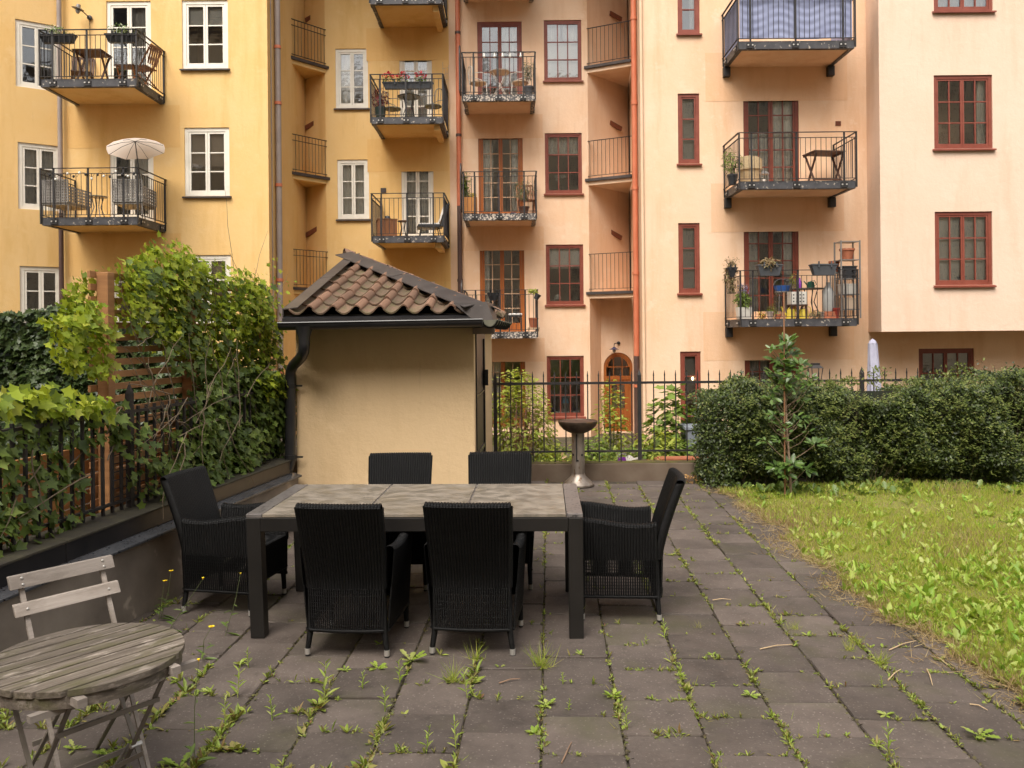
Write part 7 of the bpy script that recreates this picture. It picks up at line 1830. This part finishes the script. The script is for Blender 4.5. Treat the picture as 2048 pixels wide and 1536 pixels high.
for (px, Y, rx, rz, n, m, lb) in ((1543,18.15,.14,.16,160,GRN,'small leafy plant beside the grey stone pot'),(1523,17.96,.09,.09,120,leafmat('mixed_flower', [(.6,.05,.03),(.7,.5,.05),(.12,.25,.05)], trans=.2),'red and yellow flowers beside the cream planter'),(1630,17.93,.14,.09,140,DRYP,'dry plants along the floor edge, right of the cans'),(1552,18.3,.07,.34,120,DRYP,'tall brown dry stalks behind the grey stone pot'),(1590,18.45,.10,.18,120,YEL,'yellowish plant standing on the round table')):
    bush('potted_plant', lb, 'plant', (xx(px,Y), Y, z0+(.67 if 'round table' in lb else 0)), rx, rz, n, .07, m, T_LANCE, stems=5)
t = thing('glass_jar', 'tall grey glass jar at the right of the round table', 'jar', (xx(1657,18.0), 18.02, z0+.15)); obj('body', MB().lathe([(0,0),(.10,0),(.12,.08),(.12,.42),(.07,.52),(.045,.56),(.045,.62),(0,.62)], 18), CLEAR, t, smooth=50)
t = thing('brick_stack', 'stack of bricks under the glass jar', 'bricks', (xx(1657,18.0), 18.02, z0))
for i in range(2):
    for j in range(2): obj('brick', MB().box(-.12,.12,-.12+j*.125,.0+j*.125,i*.074,i*.074+.07), TERRA, t)
t = thing('watering_can', 'dark green watering can on the round table', 'watering can', (xx(1622,18.2), 18.2, z0+.661)); GCN = pm('dark_green_plastic', (.01,.06,.035), rough=.4)
obj('body', MB().lathe([(0,0),(.08,0),(.07,.13),(0,.15)], 14), GCN, t, smooth=40); obj('spout', MB().tube([(-.06,0,.04),(-.15,0,.15)], [.016,.01], 7), GCN, t); obj('handle', MB().tube([(.06,0,.03),(.12,0,.08),(.08,0,.16),(0,0,.15)], .007, 6), GCN, t)
t = thing('bottle', 'purple bottle on the round table of the crowded balcony', 'bottle', (xx(1600,18.15), 18.15, z0+.661)); obj('body', MB().lathe([(0,0),(.04,0),(.04,.13),(.018,.17),(.015,.22),(0,.22)], 12), PURP, t, smooth=45)

# ------------------------------------------------------------------ behind the windows
def on_sill(px, py, Y, z=None):
    p = P(px, py, Y); return (p.x, p.y, p.z if z is None else z)
t = thing('table_lamp', 'table lamp with a light blue shade in the ground floor window', 'lamp', on_sill(1130, 821, 22.23))
obj('shade', MB().lathe([(.06,.36),(.12,.20),(.118,.20),(.058,.36)], 16), pm('blue_shade', (.24,.42,.55), rough=.8), t, smooth=40); obj('stem', MB().lathe([(0,0),(.06,0),(.05,.02),(.015,.05),(.015,.24),(0,.24)], 12), WMET, t, smooth=40)
t = thing('cabinet', 'white low radiator cover inside the ground floor window', 'cabinet', on_sill(1132, 828, 22.30, P(1132,823,22.23).z-.35)); obj('body', MB().box(-.30,.30,-.14,.14,0,.349), WMET, t, bevel=.01)
for i,(px,lb) in enumerate(((1108,'purple hydrangea left of the blue lamp in the window'),(1152,'purple hydrangea right of the blue lamp in the window'))):
    bush('hydrangea', lb, 'flower', on_sill(px, 818, 22.25, P(1132,823,22.25).z-.1), .13, .16, 220, .05, LAVL, stems=4, group='hydrangeas in the ground floor window')
t = thing('desk_lamp', 'white desk lamp on the sill of the window beside the lower peach balcony', 'lamp', on_sill(1112, 604, 22.19)); obj('foot', MB().lathe([(0,0),(.07,0),(.06,.02),(0,.03)], 12), WMET, t, smooth=40); obj('arm', MB().tube([(-.05,0,.01),(-.02,0,.16),(.06,0,.2)], .01, 6), WMET, t); obj('shade', MB().lathe([(.04,.20),(.09,.08),(.085,.08),(.035,.2)], 14, (.07,0,0)), WMET, t, smooth=40)
t = thing('orchid', 'white orchid in the middle peach window', 'flower', on_sill(1120, 381, 22.19)); obj('vase', MB().lathe([(0,0),(.06,0),(.07,.12),(.05,.14),(0,.13)], 12), BLKP, t, smooth=40); obj('stalk', MB().tube([(0,0,.12),(.02,0,.28),(.06,0,.36)], .005, 5), STALK, t)
k = 26; o = bpy.data.objects.new('blossom', leaf_mesh('blossom', rand_unit(k)*np.array([.13,.04,.045])+np.array([.02,0,.34]), rand_unit(k)+np.array([0,-1,0]), rand_unit(k), np.full(k,.07), T_OVAL, WCUSH, width=2)); COL.objects.link(o); o.parent = t
t = thing('model_sailboat', 'model sailing boat standing in the lowest bay window', 'model boat', on_sill(1930, 560, 18.12)); obj('hull', MB().hexa([(-.16,-.03,0),(.16,-.015,0),(.16,.015,0),(-.16,.03,0)], [(-.20,-.05,.07),(.25,-.01,.08),(.25,.01,.08),(-.20,.05,.07)]), pm('boat_blue', (.12,.16,.22), rough=.5), t); obj('mast', MB().tube([(0,0,.07),(-.03,0,.62)], .006, 6), MWOOD, t)
obj('sail', MB().add([(-.02,.0,.12),(.18,.0,.12),(-.028,.0,.58),(-.02,.006,.12),(.18,.006,.12),(-.028,.006,.58)], [(0,1,2),(5,4,3),(0,3,4,1),(1,4,5,2),(2,5,3,0)]), WMET, t)
t = thing('chair', 'dark rounded chair back inside the upper peach window', 'chair', on_sill(1150, 160, 22.6, P(1150,157,22.6).z-.7)); obj('backrest', MB().sheet(lambda a,b: (.22*math.cos(PI*(1+a)), .10*math.sin(PI*(1+a)), .45+.45*b*(.8+.2*math.sin(PI*a))), 16, 5), BLKP, t, smooth=60); obj('seat', MB().lathe([(0,.42),(.22,.42),(.22,.45),(0,.45)], 16), BLKP, t)
for k in range(4): a = PI/4+k*PI/2; obj('leg', MB().tube([(.2*math.cos(a),.2*math.sin(a),0),(.16*math.cos(a),.16*math.sin(a),.42)], .012, 6), BLKP, t)
t = thing('pendant_bulb', 'small glowing bare bulb inside the narrow ground floor window', 'light bulb', P(1385, 757, 19.22)[:])
BULB = bpy.data.materials.new('lit_bulb'); BULB.use_nodes = True; pb_ = BULB.node_tree.nodes['Principled BSDF']; pb_.inputs['Emission Color'].default_value = (1,.72,.36,1); pb_.inputs['Emission Strength'].default_value = 9
obj('bulb', MB().ball((0,0,0), .028, .028, .04, 10, 8), BULB, t, smooth=60); obj('cord', MB().tube([(0,0,.04),(0,0,.62)], .004, 5), IRON, t)
# ------------------------------------------------------------------ by the house walls and behind the fence
t = thing('wall_lamp', 'old enamel lamp on a bent arm above the arched door', 'lamp', P(1237, 686, 22.69)[:])
obj('mount', MB(Matrix.Rotation(PI/2,4,'X')).lathe([(0,0),(.045,0),(.045,.03),(0,.04)], 12), IRON, t); obj('arm', MB().tube([(0,-.03,0),(-.06,-.12,.0),(-.13,-.2,-.01),(-.145,-.22,-.05),(-.145,-.22,-.13)], .011, 6), IRON, t)
obj('shade', MB().lathe([(.03,-.10),(.05,-.13),(.13,-.165),(.128,-.17),(.04,-.14)], 18, (-.145,-.22,0)), pm('enamel', (.06,.055,.10), rough=.35), t, smooth=40); obj('glass', MB().ball((-.145,-.22,-.20), .045, .045, .06, 10, 8), CLEAR, t, smooth=60)
lz = P(1631, 760, 17.0); t = thing('lantern', 'black four-sided garden lantern seen over the hedge', 'lantern', (lz.x, lz.y, -.88))
hh = lz.z+.88
obj('post', MB().cyl((0,0),.03,0,hh-.02,10), IRON, t); obj('base', MB().box(-.10,.10,-.10,.10,hh-.0195,hh+.01), IRON, t)
for x in (-1,1):
    for y in (-1,1): obj('corner_bar', MB().bar((x*.085,y*.085,hh+.01),(x*.11,y*.11,hh+.24),.014,.014), IRON, t)
obj('roof', MB().add([(-.13,-.13,hh+.24),(.13,-.13,hh+.24),(.13,.13,hh+.24),(-.13,.13,hh+.24),(-.06,-.06,hh+.31),(.06,-.06,hh+.31),(.06,.06,hh+.31),(-.06,.06,hh+.31)], [(0,3,2,1),(4,5,6,7),(0,1,5,4),(1,2,6,5),(2,3,7,6),(3,0,4,7)]).box(-.07,.07,-.07,.07,hh+.3105,hh+.34), IRON, t)
obj('candle', MB().cyl((0,0),.03,hh+.0105,hh+.13,8), WMET, t)
ps = P(1750, 677, 14.0); t = thing('parasol', 'folded lilac-grey parasol standing behind the hedge', 'parasol', (ps.x, 14.0, -.88)); hz = ps.z+.88
obj('pole', MB().cyl((0,0),.02,0,hz-.1,8), GMET, t)
def fold(a, b):
    an = 2*PI*a; r_ = (.125-.060*b)*(1+.16*math.sin(an*5+b*2)); return (r_*math.cos(an)-.04*b, r_*math.sin(an), hz-1.25+1.17*b)
obj('folded_canopy', MB().sheet(fold, 40, 10).lathe([(.064,-.082),(.05,-.04),(0,.0)], 20, (-.04,0,hz)), LILAC, t, smooth=50); obj('foot', MB().lathe([(0,0),(.25,0),(.25,.04),(.06,.08),(0,.08)], 18), BLKP, t)
x_, y_ = at(1367, 11.2); t = thing('terracotta_trough', 'long ribbed terracotta trough behind the fence by the hedge', 'planter', (x_, y_, -.159)); 
for k in range(4): obj('band', MB().box(-.35-.01*k,.35+.01*k,-.13-.006*k,.13+.006*k,.03+.07*k,.075+.07*k), TERRA, t, bevel=.01)
obj('trough', MB().box(-.345,.345,-.125,.125,0,.30), TERRA, t)
x_, y_ = at(1243, 10.95); can('purple plastic bucket behind the fence', (x_, y_, -.159), .065, .34, PURP)
x_, y_ = at(1264, 10.95); t = thing('sack', 'crumpled white plastic sack beside the purple bucket', 'sack', (x_, y_, -.159)); obj('body', MB().sheet(lambda a,b: ((.13-.03*b+.02*math.sin(a*31+b*9))*math.cos(2*PI*a), (.10+.015*math.sin(a*44))*math.sin(2*PI*a), .34*b+.02*math.sin(a*25)), 26, 6), WMET, t, smooth=30)
x_, y_ = at(1290, 10.9); pot('shallow terracotta bowl right of the fence post', (x_, y_, -.159), .14, .30)
x_, y_ = at(1308, 10.9); pot('dark grey pot beside the shallow terracotta bowl', (x_, y_, -.159), .09, .30, GREYP_)
x_, y_ = at(1402, 12.4); t = thing('tub', 'pale blue-grey garden tub half hidden by the hedge end', 'tub', (x_, y_, -.16)); obj('body', MB().hexa([(-.22,-.2,0),(.22,-.2,0),(.22,.2,0),(-.22,.2,0)], [(-.28,-.25,.55),(.28,-.25,.55),(.28,.25,.55),(-.28,.25,.55)]), pm('pale_tub', (.20,.22,.26), rough=.5), t, bevel=.02); obj('rim', MB().box(-.30,.30,-.27,.27,.5505,.60), MATS['pale_tub'], t, bevel=.008)
x_, y_ = at(1192, 15.0); t = thing('raised_bed', 'dark boarded raised bed in front of the arched door path', 'raised bed', (x_, y_, -.9))
for k in range(3): obj('board', MB().box(-.55,.55,-.3,-.27,.02+k*.17,.18+k*.17), BLKP, t, bevel=.004)
obj('earth', MB().box(-.54,.54,-.269,.6,0,.48), SOIL, t)
n = 40; x_ = at(1122, 10.75)[0]; tag(stuff('dead_leaves', leaf_mesh('dead_leaves', np.stack([x_+RNG.normal(0,.14,n), 10.62+RNG.normal(0,.05,n), -.02+RNG.random(n)*.28],1), rand_unit(n)+np.array([0,-.4,.4]), rand_unit(n), RNG.uniform(.06,.11,n), T_OVAL, leafmat('pale_dead_leaf', [(.5,.33,.16),(.6,.42,.24),(.42,.25,.11)], trans=.2))), 'pale brown withered leaves behind the fence, left of the barbecue', 'dead leaves')
# water drops on the wet metal
